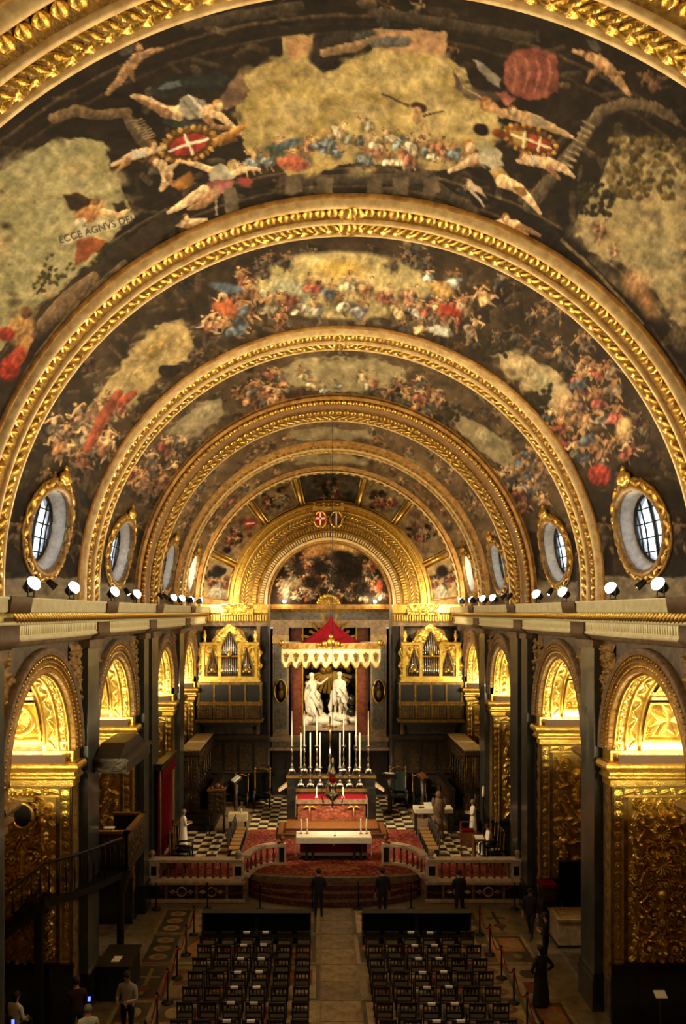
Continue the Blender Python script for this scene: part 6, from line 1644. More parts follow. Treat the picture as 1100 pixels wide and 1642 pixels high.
for i, x in enumerate((-.72, .55)):
    t = thing('altar_card', 'small white bell-shaped stand on the red altar top, %s' % ('left' if i == 0 else 'right'), 'ornament', (x, 37.75, PZ+.28+1.08), 0, 'small stands on the high altar')
    b = MB(); b.lathe([(.09, 0), (.05, .08), (.02, .14), (.02, .5)], 9); b.build('stand', 'white_marble', t)

# ------------------------------------------------------------------ hanging sanctuary lamp
t = thing('sanctuary_lamp', 'hanging silver sanctuary lamp on a long chain from the vault', 'lamp', (-.07, 31.2, 3.5))
b = MB(); b.tube([(0, 0, 1.75), (0, 0, 18.6-3.5)], .014, 5); b.build('chain', 'iron', t)
b = MB(); b.lathe([(.0, -.12), (.05, -.08), (.04, 0), (.2, .1), (.3, .25), (.26, .35), (.12, .42), (.18, .6), (.16, .75)], 14); b.build('bowl', 'silver', t)
b = MB(); b.lathe([(.12, .72), (.14, .9), (.12, 1.02)], 12); b.build('red_glass', 'glass_red', t)
b = MB(); b.lathe([(.1, 1.02), (.2, 1.1), (.12, 1.2), (.05, 1.4), (.08, 1.5), (.02, 1.75)], 12); b.build('crown', 'silver', t)
for q in range(3):
    a = q*2*PI/3+.5; b = MB(); b.tube([(.3*math.cos(a), .3*math.sin(a), .3), (.5*math.cos(a), .5*math.sin(a), .12), (.42*math.cos(a), .42*math.sin(a), -.12)], [.03, .025, .04], 6); b.build('scroll_arm', 'silver', t)

# ------------------------------------------------------------------ canopy over the altar
t = thing('altar_canopy', 'hanging canopy with red peak and scalloped white valance', 'canopy', (-.02, 39.4, 0))
W_, D_ = 2.42, 1.0; zb = 9.2
b = MB(); b.box(-W_, W_, -D_, D_, zb, zb+.3); b.build('cornice_board', 'ochre', t)
for i in range(10):
    b = MB(); x = -W_+.25+i*.48; b.prism([(x-.05, zb+.03), (x+.06, zb+.03), (x+.16, zb+.27), (x+.05, zb+.27)], -D_-.02, -D_); b.build('gilt_stripe', 'gold_leaf', t)
# peaked red cloth with gathered folds
n, k = 72, 14; P = np.zeros((n+1, k, 3))
for i in range(n+1):
    a = 2*PI*i/n
    for j in range(k):
        q = j/(k-1); rr = (1-q)**1.75*.93+.07*(1-q)+.015; fold = 1+.09*math.sin(a*12)*(1-abs(2*q-1))
        P[i, j] = (1.5*rr*math.cos(a)*fold, .95*rr*math.sin(a)*fold, zb+.3+1.35*q)
link('peaked_cloth', grid_mesh('peaked_cloth', P), t, 'red_cloth')
# scalloped valance on front and sides
def valance(p0, p1, ns):
    m_ = ns*10+1; P = np.zeros((m_, 5, 3))
    for i in range(m_):
        u = i/(m_-1); ph = (u*ns) % 1.0
        dep = .55+.38*math.sin(PI*ph)**.8 if 0 < i < m_-1 else .55
        wv = .03*math.sin(u*ns*2*PI)
        for j in range(5):
            v = j/4; P[i, j] = (p0[0]+(p1[0]-p0[0])*u, p0[1]+(p1[1]-p0[1])*u-wv*v, zb-dep*v)
    return P
link('valance', grid_mesh('valance', valance((-W_, -D_), (W_, -D_), 10)), t, 'cream_cloth')
link('side_valance', grid_mesh('side_valance', valance((-W_, -D_), (-W_, D_), 4)), t, 'cream_cloth'); link('side_valance', grid_mesh('side_valance', valance((W_, -D_), (W_, D_), 4)), t, 'cream_cloth')
for i in range(10):
    x = -W_+(i+.5)*W_/5
    b = MB(); b.prism([(x-.1, zb-.4), (x-.13, zb-.2), (x-.08, zb-.25), (x, zb-.15), (x+.08, zb-.25), (x+.13, zb-.2), (x+.1, zb-.4)], -D_-.035, -D_-.02); b.prism([(x-.08, zb-.42), (x+.08, zb-.42), (x+.05, zb-.55), (x, zb-.62), (x-.05, zb-.55)], -D_-.045, -D_-.03); b.build('crown_emblem', 'gold_dull', t)
    b = MB(); b.tube([(x-.22+.44*q/8, -D_-.03, zb-.6-.34*math.sin(PI*(q+.2)/8.4)) for q in range(9)], .03, 5); b.build('fringe', 'gold_leaf', t)
b = MB()
for dx, dz, rr in ((0, .1, .2), (-.3, .02, .15), (.3, .02, .15), (-.55, -.02, .1), (.55, -.02, .1), (0, .36, .12)): b.sphere((dx, -D_-.08, zb+.25+dz), (rr, .1, rr), 8, 6)
b.build('gilt_crest', 'gold_leaf', t)
for s in (-1, 1):
    b = MB(); b.sphere((s*W_, -D_, zb+.32), .16, 8, 6); b.sphere((s*(W_+.14), -D_, zb+.24), .1, 7, 5); b.build('corner_finial', 'gold_leaf', t)
b = MB(); b.tube([(0, 0, zb+1.6), (0, .2, 18.9)], .012, 5); b.build('hanging_cable', 'iron', t)
# gilded glory of rays behind the canopy
t = thing('gilt_sunburst', 'gilded sunburst of rays behind the red canopy peak', 'sunburst', (-.02, 44.1, 9.4))
for i in range(11):
    a = PI*(.06+.88*i/10); r0, r1 = .7, 1.6 if i % 2 == 0 else 1.25
    b = MB(); u = Vector((math.cos(a), 0, math.sin(a))); v = Vector((-math.sin(a), 0, math.cos(a)))
    q0, q1 = .04, .08
    vs = [u*r0-v*q0, u*r0+v*q0, u*r1+v*q1, u*r1-v*q1]; vs = [p+Vector((0, 0, 0)) for p in vs]+[p+Vector((0, .06, 0)) for p in vs]
    b.add(vs, [(0, 1, 2, 3), (7, 6, 5, 4), (0, 4, 5, 1), (1, 5, 6, 2), (2, 6, 7, 3), (3, 7, 4, 0)]); b.build('ray', 'gold_leaf', t)
b = MB()
for i in range(11):
    a = PI*i/10; b.sphere((.62*math.cos(a), -.05, .4*math.sin(a)), (.22, .12, .18), 8, 6)
b.build('cloud', 'gold_leaf', t)

# ------------------------------------------------------------------ figures
def skin_mesh(joints, edges, rad, root=0, sub=1):
    me = bpy.data.meshes.new('body'); bm = bmesh.new(); lay = bm.verts.layers.skin.verify(); vs = []
    for i, p in enumerate(joints):
        v = bm.verts.new(p); r = rad[i]; v[lay].radius = r if isinstance(r, tuple) else (r, r); v[lay].use_root = (i == root); vs.append(v)
    for a, b2 in edges: bm.edges.new((vs[a], vs[b2]))
    bm.to_mesh(me); bm.free()
    o = bpy.data.objects.new('tmp', me); COL.objects.link(o)
    m1 = o.modifiers.new('s', 'SKIN'); m1.use_smooth_shade = True
    m2 = o.modifiers.new('u', 'SUBSURF'); m2.levels = sub; m2.render_levels = sub
    dg = bpy.context.evaluated_depsgraph_get(); out = bpy.data.meshes.new_from_object(o.evaluated_get(dg))
    bpy.data.objects.remove(o); bpy.data.meshes.remove(me)
    return out

def body_mesh(pose='stand', arms='down', k=1., turn=0.):
    """facing +y; feet (or seat contact) at z=0 / .45"""
    if pose == 'sit':
        pel = Vector((0, -.02, .56)); knee = [Vector((s*.12, .42, .54)) for s in (-1, 1)]; ank = [Vector((s*.12, .40, .1)) for s in (-1, 1)]; lean = Vector((0, .04, 0))
    elif pose == 'stride':
        pel = Vector((0, 0, .93)); knee = [Vector((-.1, .16, .5)), Vector((.1, -.08, .5))]; ank = [Vector((-.1, .2, .09)), Vector((.1, -.28, .12))]; lean = Vector((0, .03, 0))
    else:
        pel = Vector((0, 0, .95)); knee = [Vector((s*.1, .02, .5)) for s in (-1, 1)]; ank = [Vector((s*.11, -.01, .08)) for s in (-1, 1)]; lean = Vector((0, .0, 0))
    J = [pel, pel+Vector((0, .01, .2))+lean*.5, pel+Vector((0, 0, .4))+lean, pel+Vector((0, 0, .53))+lean, pel+Vector((0, .02, .61))+lean*1.2, pel+Vector((0, .04, .70))+lean*1.3, pel+Vector((0, .03, .78))+lean*1.3]
    R = [(.16, .12), (.145, .1), (.17, .11), (.065, .06), (.06, .06), (.085, .1), (.055, .07)]
    E = [(0, 1), (1, 2), (2, 3), (3, 4), (4, 5), (5, 6)]
    hands = []
    for s in (-1, 1):
        sh = J[2]+Vector((s*.19, 0, .04))
        if arms == 'front': el = sh+Vector((s*.06, .06, -.28)); wr = sh+Vector((-s*.04, .27, -.24))
        elif arms == 'fold': el = sh+Vector((s*.07, .02, -.29)); wr = sh+Vector((-s*.1, .2, -.2))
        elif arms == 'hips': el = sh+Vector((s*.2, -.08, -.25)); wr = sh+Vector((s*.03, .06, -.45))
        elif arms == 'up' and s > 0: el = sh+Vector((s*.12, .12, .12)); wr = sh+Vector((s*.05, .2, .38))
        elif arms == 'lap': el = sh+Vector((s*.06, .03, -.28)); wr = sh+Vector((-s*.06, .26, -.36))
        elif arms == 'out' : el = sh+Vector((s*.2, .08, -.16)); wr = sh+Vector((s*.3, .26, -.02))
        else: el = sh+Vector((s*.07, -.03, -.29)); wr = sh+Vector((s*.06, .05, -.54))
        hd = wr+(wr-el).normalized()*.09
        i = len(J); J += [sh, el, wr, hd]; R += [.075, .05, .035, (.045, .02)]; E += [(2, i), (i, i+1), (i+1, i+2), (i+2, i+3)]
        hands.append((hd, (hd-wr).normalized(), s))
    for q, s in ((0, -1), (1, 1)):
        i = len(J); hip = pel+Vector((s*.1, .02 if pose == 'sit' else 0, -.06)); toe = ank[q]+Vector((0, .15, -.05))
        J += [hip, knee[q], ank[q], toe]; R += [.105, .065, .045, (.045, .035)]; E += [(0, i), (i, i+1), (i+1, i+2), (i+2, i+3)]
    J = [j*k for j in J]; R = [tuple(v*k for v in (r if isinstance(r, tuple) else (r, r))) for r in R]
    me = skin_mesh(J, E, R, 0, 1)
    head = J[5]
    return me, J, head, [(h*k, d, s) for h, d, s in hands]

def finish_body(me, J, head, hands, k, skin, top, bottom, shoe, zwaist):
    """hands get fingers, head gets nose and ears; faces are coloured by region"""
    b = MB()
    for hd, d, s in hands:
        d = Vector(d); side = d.cross(Vector((0, 1, 0.2))).normalized(); curl = d.cross(side).normalized()
        for q, L in zip((-1.5, -.5, .5, 1.5), (.055, .07, .068, .05)):
            p = hd+side*q*.018*k+d*.005; b.tube([p, p+d*L*.55*k, p+(d*L+curl*.025)*k], [.0095*k, .009*k, .007*k], 5)
        p = hd-d*.03*k+side*.035*k*s; b.tube([p, p+(side*s*.025+d*.03)*k, p+(side*s*.028+d*.06)*k], [.011*k, .01*k, .008*k], 5)
    b.tube([head+Vector((0, .09, .015))*k, head+Vector((0, .118, -.02))*k, head+Vector((0, .095, -.03))*k], [.008*k, .014*k, .01*k], 5)
    for s in (-1, 1): b.sphere(head+Vector((s*.088, -.005, 0))*k, (.012*k, .022*k, .034*k), 6, 5)
    m2 = b.mesh('x')
    bm = bmesh.new(); bm.from_mesh(me); n0 = len(bm.faces); bm.from_mesh(m2)
    bm.faces.ensure_lookup_table()
    wr = [J[9], J[13]]
    for i, f in enumerate(bm.faces):
        c_ = f.calc_center_median(); f.smooth = True
        if i >= n0 or c_.z > J[3].z+.02*k or any((c_-w).length < .09*k for w in wr): f.material_index = 0
        elif c_.z < .12*k: f.material_index = 3
        elif (c_-J[1]).length > .0 and c_.z < zwaist and not any((c_-j).length < .1*k for j in (J[7], J[8], J[11], J[12])): f.material_index = 2
        else: f.material_index = 1
    bm.to_mesh(me); bm.free(); bpy.data.meshes.remove(m2)
    for m in (skin, top, bottom, shoe): me.materials.append(m)

def person(lab, loc, rz, pose='stand', arms='down', top='#222222', bottom='#15151a', hair='hair', k=1., robe=None, hairlong=False, skin='skin'):
    t = thing('person', lab, 'person', loc, rz)
    me, J, head, hands = body_mesh(pose, arms, k)
    finish_body(me, J, head, hands, k, M[skin], cloth_mat('cloth_'+top[1:], top), cloth_mat('cloth_'+bottom[1:], bottom), M['black'], J[0].z+.02*k)
    link('body', me, t)
    b = MB(); b.lathe([(.092*k, -.02*k), (.1*k, .03*k), (.088*k, .085*k), (.05*k, .12*k), (.0, .128*k)], 12, head+Vector((0, -.018*k, 0)), sy=1.12)
    if hairlong: b.sphere(head+Vector((0, -.07, -.06))*k, (.085*k, .05*k, .12*k), 8, 6)
    else: b.sphere(head+Vector((0, -.06, 0))*k, (.085*k, .05*k, .075*k), 8, 6)
    b.build('hair', hair, t)
    for s in (-1, 1):
        b = MB(); b.sphere(head+Vector((s*.034, .093, .012))*k, .011*k, 6, 5); b.build('eye', 'black', t)
    b = MB(); b.sphere(head+Vector((0, .094, -.052))*k, (.024*k, .008*k, .008*k), 6, 5); b.build('mouth', 'pink_marble', t)
    if robe:
        b = MB(); zt = J[2].z+.03*k; n = 20
        if pose == 'sit': prof = [(.235, .05), (.22, .3), (.21, .5), (.2, J[0].z/k+.15), (.2, J[2].z/k-.05), (.12, J[2].z/k+.1)]
        else: prof = [(.27, .05), (.24, .4), (.2, .9), (.18, 1.1), (.2, J[2].z/k), (.12, J[2].z/k+.1)]
        vs = []; fs = []
        for r_, z in prof:
            for i in range(n):
                a = 2*PI*i/n; f = 1+.07*math.sin(a*7)*max(0, 1-z/1.1); yo = .2 if (pose == 'sit' and z < .55) else 0
                vs.append((r_*k*f*math.cos(a), (r_*.72*f*math.sin(a)*(1.7 if yo else 1)+yo)*k, z*k))
        for j in range(len(prof)-1):
            for i in range(n): fs.append((j*n+i, j*n+(i+1) % n, (j+1)*n+(i+1) % n, (j+1)*n+i))
        b.smooth = True; b.add(vs, fs); b.build('robe', cloth_mat('cloth_'+robe[1:], robe), t)
    return t

# marble statue group on its pedestal
t = thing('statue_group', 'white marble statue group of two robed figures on rocks', 'statue', (-.05, 45.6, 4.5))
for dx, dz, arms, rz, pose, kk in ((-.8, .45, 'out', -2.3, 'stride', 1.5), (.5, .4, 'fold', 2.6, 'stand', 1.52)):
    me, J, head, hands = body_mesh(pose, arms, kk)
    finish_body(me, J, head, hands, kk, M['statue'], M['statue'], M['statue'], M['statue'], 0)
    o = link('figure', me, t, None, loc=(dx, -.1, dz), rot=(0, .16 if dx < 0 else -.08, rz))
    b = MB(); b.lathe([(.13, -.04), (.15, .05), (.12, .15), (0, .2)], 10, head); b.sphere(head+Vector((0, .06, -.16)), (.07, .07, .12), 7, 5); b.build('hair', 'statue', o)
    rd = random.Random(int(abs(dx)*100))
    b = MB()
    for q in range(16):                      # hanging folds of the mantle
        a = rd.uniform(0, 6.28); p0 = Vector((.2*math.cos(a), .16*math.sin(a), rd.uniform(.75, 1.35)*kk)); b.tube([p0, p0+Vector((.16*math.cos(a), .14*math.sin(a), -.35)), p0+Vector((.34*math.cos(a+.6), .26*math.sin(a+.6), -.8)), p0+Vector((.3*math.cos(a+.8), .3*math.sin(a+.8), -1.1))], [.08, .15, .12, .05], 7)
    b.tube([(-.3, .1, 1.35*kk), (0, .22, 1.15*kk), (.3, .18, .95*kk), (.45, 0, .7*kk)], [.08, .13, .14, .06], 8); b.tube([(.28, -.1, 1.38*kk), (.0, -.22, 1.2*kk), (-.3, -.2, .95*kk), (-.5, -.05, .6*kk)], [.07, .13, .14, .06], 8)
    b.build('drapery', 'statue', o)
rd = random.Random(5)
b = MB()
for q in range(34): b.sphere((rd.uniform(-1.6, 1.6), rd.uniform(-.5, .3), rd.uniform(.1, .55)), (rd.uniform(.2, .5), rd.uniform(.2, .4), rd.uniform(.14, .32)), 8, 6)
b.build('rock_base', 'statue', t)
b = MB()
for q in range(24): b.sphere((rd.uniform(-1.55, -.5) if q % 2 else rd.uniform(.4, 1.0), rd.uniform(.3, .7), rd.uniform(.4, 2.3)), (rd.uniform(.18, .36), .25, rd.uniform(.2, .4)), 8, 6)
b.build('rock_back', 'rock', t)
for q in (-1, 1):
    b = MB()
    for j in range(12): b.sphere((q*rd.uniform(1.15, 1.7), rd.uniform(-.3, .3), rd.uniform(.2, 1.7)), (rd.uniform(.16, .3), .25, rd.uniform(.2, .4)), 8, 6)
    b.build('dark_rock', 'dark_marble', t)
b = MB(); b.prism([(-1.7, 0), (1.7, 0), (1.5, -.25), (-1.5, -.25)], -.7, .6); b.build('pedestal_slab', 'cream_marble', t)
b = MB(); b.prism([(-1.4, -.25), (1.4, -.25), (1.15, -3.74), (-1.15, -3.74)], -.5, .6); b.build('pedestal', 'dark_marble', t)
# rays and cherub heads above the statues
t = thing('gilt_glory', 'golden rays descending over the marble statues', 'ornament', (0, 46.4, 7.6))
for i in range(13):
    a = PI*(.1+.8*i/12); u = Vector((math.cos(a), 0, -math.sin(a))); v = Vector((math.sin(a), 0, math.cos(a)))
    b = MB(); vs = [u*.2-v*.03, u*.2+v*.03, u*1.4+v*.1, u*1.4-v*.1]; vs = vs+[p+Vector((0, .05, 0)) for p in vs]
    b.add(vs, [(0, 1, 2, 3), (7, 6, 5, 4), (0, 4, 5, 1), (1, 5, 6, 2), (2, 6, 7, 3), (3, 7, 4, 0)]); b.build('ray', 'gold_leaf', t)
b = MB(); rd = random.Random(6)
for q in range(22): b.sphere((rd.uniform(-1.3, 1.3), rd.uniform(-.2, .15), rd.uniform(-.1, .75)), rd.uniform(.14, .28), 8, 6)
b.build('cloud', 'gold_dull', t)

# ------------------------------------------------------------------ organs with galleries
def organ(s, lab):
    t = thing('pipe_organ', lab, 'organ', (s*5.38, 42.1, 7.28), 0, 'gilded organs flanking the apse')
    Wd = 1.6
    b = MB(); b.box(-Wd, Wd, 0, .6, .3, 2.1); b.prism([(-.95, 2.1), (.95, 2.1), (.7, 2.75), (0, 3.05), (-.7, 2.75)], 0, .6); b.build('case', 'gold_dull', t)
    b = MB(); b.box(-Wd-.05, Wd+.05, -.2, .6, 0, .12); b.box(-Wd, Wd, -.12, .6, .12, .3); b.build('base_moulding', 'gold', t)
    # dark openings
    for nm, poly in (('centre_opening', [(-.44, .32), (.44, .32), (.44, 1.75), (.2, 2.3), (0, 2.75), (-.2, 2.3), (-.44, 1.75)]), ('side_opening', [(-1.2, .32), (-.62, .32), (-.62, .7), (-.91, 1.7), (-1.2, .7)]), ('side_opening', [(1.2, .32), (.62, .32), (.62, .7), (.91, 1.7), (1.2, .7)])):
        b = MB(); b.prism(poly, -.02, .005); b.build(nm, 'black', t)
    def pipe(x, z0, z1, r):
        b = MB(); b.lathe([(r*.35, 0), (r, .14), (r, z1-z0), (r*.9, z1-z0)], 9); o = b.build('pipe', 'silver', t, loc=(x, -.05, z0)); b = MB(); b.box(x-r*.5, x+r*.5, -.05-r*1.05, -.05-r*.8, z0+.16, z0+.22); b.build('pipe_mouth', 'black', t)
    for i in range(9):
        d = abs(i-4); pipe(-.4+i*.1, .36, 1.36, .042)
    for i in range(9):
        d = abs(i-4); pipe(-.4+i*.1, 1.42, 2.62-.21*d, .04)
    for c_ in (-.91, .91):
        for i in range(7): d = abs(i-3); pipe(c_-.225+i*.075, .4, 1.6-.3*d, .032)
    b = MB(); b.box(-.46, .46, -.13, 0, 1.35, 1.42); b.sphere((0, -.14, 1.5), (.16, .08, .18), 8, 6); b.build('centre_rail', 'gold_leaf', t)
    for c_ in (-.91, .91):
        b = MB(); b.sphere((c_, -.12, .66), (.14, .08, .16), 8, 6); b.sphere((c_-.14, -.1, .56), .09, 7, 5); b.sphere((c_+.14, -.1, .56), .09, 7, 5); b.build('gilt_mask', 'gold_leaf', t)
    # pilasters of the case
    for x in (-1.42, -.53, .53, 1.42):
        b = MB(); b.box(x-.08, x+.08, -.12, .02, .3, 1.95 if abs(x) > 1 else 2.05); b.box(x-.12, x+.12, -.16, .02, 1.85, 2.0); b.build('case_pilaster', 'gold', t)
    b = MB(); b.box(-1.6, -.48, -.2, .02, 1.98, 2.12); b.box(.48, 1.6, -.2, .02, 1.98, 2.12); b.build('case_cornice', 'gold', t)
    # carved crest and wings
    def carved(nm, x0, x1, z0, z1, fn, seed, nmax):
        U, V = np.meshgrid(np.linspace(0, x1-x0, 40), np.linspace(0, z1-z0, 34), indexing='ij')
        h = relief(U, V, random_items(x1-x0, z1-z0, nmax, random.Random(seed), .1, .2, False)); keep = fn(x0+U, z0+V)
        P = np.zeros(U.shape+(3,)); P[..., 0] = x0+U; P[..., 1] = -.04-.14*h; P[..., 2] = z0+V
        link(nm, grid_mesh(nm, P, keep[:-1, :-1] & keep[1:, 1:]), t, 'gold_relief')
    ctop = lambda X: 3.12-.95*np.abs(X)**1.3
    hole = lambda X, Z: (np.abs(X) < .46) & (Z < 2.78-np.maximum(np.abs(X)-.0, 0)*1.9) & (Z < 2.85)
    carved('carved_crest', -1.15, 1.15, 1.75, 3.15, lambda X, Z: (Z < ctop(X)) & ~hole(X, Z) & (Z > 2.1-(np.abs(X) < .5)*.35), 3, 40)
    for q in (-1, 1):
        xa, xb = sorted((q*1.2, q*1.35)); carved('carved_spandrel', *sorted((q*.6, q*1.34)), .9, 1.95, lambda X, Z: Z > 1.78-np.abs(np.abs(X)-.91)*3.1*-1-.0*X if False else (Z-.85 > 1.0-np.abs(np.abs(X)-.91)*2.9), 5, 14)
        carved('carved_wing', *sorted((q*1.48, q*1.78)), .3, 1.95, lambda X, Z: np.abs(X) < 1.68+.08*np.sin(Z*9), 7, 12)
        b = MB(); b.lathe([(.1, 0), (.12, .05), (.05, .12), (.13, .28), (.12, .4), (.05, .5), (.08, .6), (0, .66)], 10, (q*1.36, .1, 2.12)); b.build('urn', 'gold', t)
    # gallery below
    g = thing('organ_gallery', 'carved lattice gallery under the '+('left' if s < 0 else 'right')+' organ', 'gallery', (s*5.38, 42.1, 5.15), 0, 'latticed galleries under the organs')
    b = MB(); b.box(-1.72, 1.72, .0, .9, 1.0, 2.1); b.build('upper_body', 'dark_wood', g)
    for i in range(5):
        b = MB(); x = -1.66+i*.83; b.box(x-.05, x+.05, -.06, .02, 1.05, 2.0); b.build('upper_post', 'gold_dull', g)
    b = MB(); b.box(-1.75, 1.75, -.08, .02, 1.98, 2.1); b.box(-1.75, 1.75, -.1, .02, .98, 1.08); b.build('upper_rail', 'gold_dull', g)
    b = MB(); b.box(-1.7, 1.7, -.25, .9, .15, .98); b.build('lower_body', 'carved_wood', g)
    b = MB(); b.box(-1.78, 1.78, -.36, .9, 0, .15); b.box(-1.74, 1.74, -.32, .0, .9, 1.0); b.build('lower_rail', 'gold_dull', g)
    for i in range(4):
        x = -1.27+i*.845
        b = MB(); b.box(x-.33, x+.33, -.27, -.24, .25, .85); b.build('lattice_ground', 'black', g)
        b = MB()
        for q in range(8): xx = x-.3+q*.086; b.box(xx-.012, xx+.012, -.29, -.265, .25, .85)
        for q in range(6): zz = .28+q*.108; b.box(x-.33, x+.33, -.295, -.27, zz-.012, zz+.012)
        o = b.build('lattice', 'gold_dull', g); o['kind'] = 'stuff'
        b = MB(); b.box(x-.42, x-.35, -.3, -.22, .18, .92); b.build('lower_post', 'gold_dull', g)
    b = MB(); b.prism([(-1.6, 0), (1.6, 0), (1.2, -.3), (-1.2, -.3)], -.2, .9); b.build('corbel', 'dark_wood', g)
    b = MB(); b.prism([(-.9, 2.1), (.9, 2.1), (.55, 2.18), (0, 2.2), (-.55, 2.18)], -.15, .1); b.build('carved_bracket', 'gold_dull', g)
organ(-1, 'gilded pipe organ case high on the wall left of the apse'); organ(1, 'gilded pipe organ case high on the wall right of the apse')
# ------------------------------------------------------------------ choir stalls
def carved_grid(name, parent, m, origin, du, dv, nrm, w, h, dep, seed, n, r0, r1, nu, nv, sym=True):
    U, V = np.meshgrid(np.linspace(0, w, nu), np.linspace(0, h, nv), indexing='ij')
    hh = relief(U, V, random_items(w, h, n, random.Random(seed), r0, r1, sym))
    o, du, dv, nrm = (np.array(q, float) for q in (origin, du, dv, nrm))
    P = o+U[..., None]*du+V[..., None]*dv+dep*hh[..., None]*nrm
    return link(name, grid_mesh(name, P), parent, m)
for s, sn in ((-1, 'left'), (1, 'right')):
    t = thing('choir_stalls', 'long carved choir stall along the %s wall with pale canopy top' % sn, 'choir stalls', (s*6.7, 39.55, PZ), 0, 'carved choir stalls')
    L = 2.4
    # raised floor with three dark steps
    for k in range(3):
        b = MB(); xs = sorted((s*.35-s*.0, -s*(.55+.2*(3-k)))); b.box(xs[0], xs[1], -L-.1*(3-k), L, .25*k, .25*(k+1)); b.build('stall_step', 'dark_wood', t)
    b = MB(); xs = sorted((s*.38, s*.2)); b.box(xs[0], xs[1], -L, L, .75, 3.6); b.build('back_panel', 'dark_wood', t)
    b = MB(); xs = sorted((s*.45, -s*.45)); b.box(xs[0], xs[1], -L-.08, L, 3.72, 3.8); b.build('canopy_top', 'pale_wood', t)
    b = MB(); xs = sorted((s*.42, -s*.42)); b.box(xs[0], xs[1], -L-.05, L, 3.5, 3.72); b.build('canopy_cornice', 'carved_wood', t)
    carved_grid('canopy_frieze', t, 'carved_wood', (-s*.43, -L, 3.0), (0, 1, 0), (0, 0, 1), (-s, 0, 0), 2*L, .55, .07, 41, 50, .12, .24, 140, 16, False)
    # near end: two carved panels with gilt framing
    for z0, z1 in ((.78, 1.75), (1.9, 3.45)):
        b = MB(); xs = sorted((s*.38, -s*.38)); b.box(xs[0], xs[1], -L-.03, -L+.12, z0, z1); b.build('end_panel', 'dark_wood', t)
        for xa, xb in ((-.36, -.02), (.04, .36)):
            carved_grid('end_carving', t, 'carved_wood', (xa+.04, -L-.035, z0+.08), (1, 0, 0), (0, 0, 1), (0, -1, 0), xb-xa-.08, z1-z0-.16, .03, 43, 12, .06, .12, 14, 40)
            b = MB(); b.tube([(xa+.02, -L-.04, z0+.04), (xb-.02, -L-.04, z0+.04), (xb-.02, -L-.04, z1-.04), (xa+.02, -L-.04, z1-.04)], .018, 5, True); b.build('gilt_frame', 'gold_dull', t)
    # individual stall seats and their carved dividers
    for i in range(7):
        y = -L+.4+i*.66
        b = MB(); xs = sorted((s*.2, -s*.3)); b.box(xs[0], xs[1], y-.29, y+.29, 1.12, 1.18); b.build('seat', 'dark_wood', t)
        b = MB(); b.prism([(s*.2, .75), (-s*.35, .75), (-s*.35, 1.35), (-s*.1, 1.5), (s*.2, 2.1)], y-.36, y-.3); b.build('divider', 'carved_wood', t)
        b = MB(); b.tube([(-s*.4, y-.33, 1.5), (-s*.4, y-.33, 3.05)], .035, 6); b.sphere((-s*.4, y-.33, 2.2), .07, 7, 5); b.build('colonnette', 'carved_wood', t)
    # lower desk row in front
    carved_grid('desk_front', t, 'carved_wood', (-s*1.0, -L+.6, .72), (0, 1, 0), (0, 0, 1), (-s, 0, 0), 2*L-.7, 1.0, .08, 47, 60, .12, .24, 130, 22, False)
    b = MB(); xs = sorted((-s*.75, -s*1.05)); b.box(xs[0], xs[1], -L+.55, L, 1.66, 1.74); b.box(xs[0]+.02, xs[1]-.02, -L+.6, L, .5, 1.66); b.build('desk', 'dark_wood', t)
    # stalls across the end wall under the organ
    t = thing('back_stalls', 'dark panelled stalls across the end wall, %s of the apse' % sn, 'choir stalls', (s*5.0, 42.6, PZ), 0, 'stalls on the end wall')
    b = MB(); b.box(-1.6, 1.6, .0, .2, 0, 3.6); b.build('back_panel', 'dark_wood', t)
    b = MB(); b.box(-1.68, 1.68, -.2, .25, 3.4, 3.62); b.build('cornice', 'carved_wood', t)
    for i in range(4):
        x = -1.2+i*.8
        b = MB(); b.box(x-.32, x+.32, -.04, .0, 1.7, 3.2); b.build('panel', 'carved_wood', t)
        b = MB(); b.box(x-.42, x-.36, -.5, .02, .0, 1.5); b.build('divider', 'dark_wood', t)
        b = MB(); b.box(x-.33, x+.33, -.5, .0, .48, .56); b.build('seat', 'dark_wood', t)
    b = MB(); b.box(-1.6, 1.6, -.1, 0, 1.55, 1.65); b.build('rail', 'carved_wood', t)

# ------------------------------------------------------------------ thrones, lecterns, desks and tables in the sanctuary
def armchair(lab, loc, rz, seatm, k=1., name='throne_chair', h=1.5):
    t = thing(name, lab, 'chair', loc, rz)
    for x in (-.32, .32):
        b = MB(); b.tube([(x*k, .28*k, 0), (x*k, .28*k, .68*k)], .035*k, 6); b.build('front_leg', 'dark_wood', t)
        b = MB(); b.tube([(x*k, -.28*k, 0), (x*k, -.28*k, .5*k), (x*k, -.34*k, h*k)], .035*k, 6); b.sphere((x*k, -.34*k, (h+.05)*k), .06*k, 7, 5); b.build('rear_post', 'gold_dull', t)
        b = MB(); b.tube([(x*k, -.3*k, .7*k), (x*k, .05*k, .72*k), (x*k, .32*k, .68*k)], .04*k, 6); b.build('armrest', 'dark_wood', t)
    b = MB(); b.box(-.34*k, .34*k, -.3*k, .3*k, .42*k, .5*k); b.build('seat', seatm, t)
    b = MB(); b.box(-.3*k, .3*k, -.345*k, -.3*k, .6*k, (h-.1)*k); b.build('backrest', seatm, t)
    b = MB(); b.tube([(-.32*k, -.34*k, (h-.02)*k), (0, -.34*k, (h+.08)*k), (.32*k, -.34*k, (h-.02)*k)], .03*k, 6); b.build('crest_rail', 'gold_dull', t)
    return t
armchair('large dark armchair before the end stalls, left of the altar', (-3.6, 41.4, PZ), PI, 'black_cloth', 1.25)
armchair('green-backed throne chair before the end stalls, right of the altar', (3.6, 41.4, PZ), PI, 'green_cloth', 1.3)
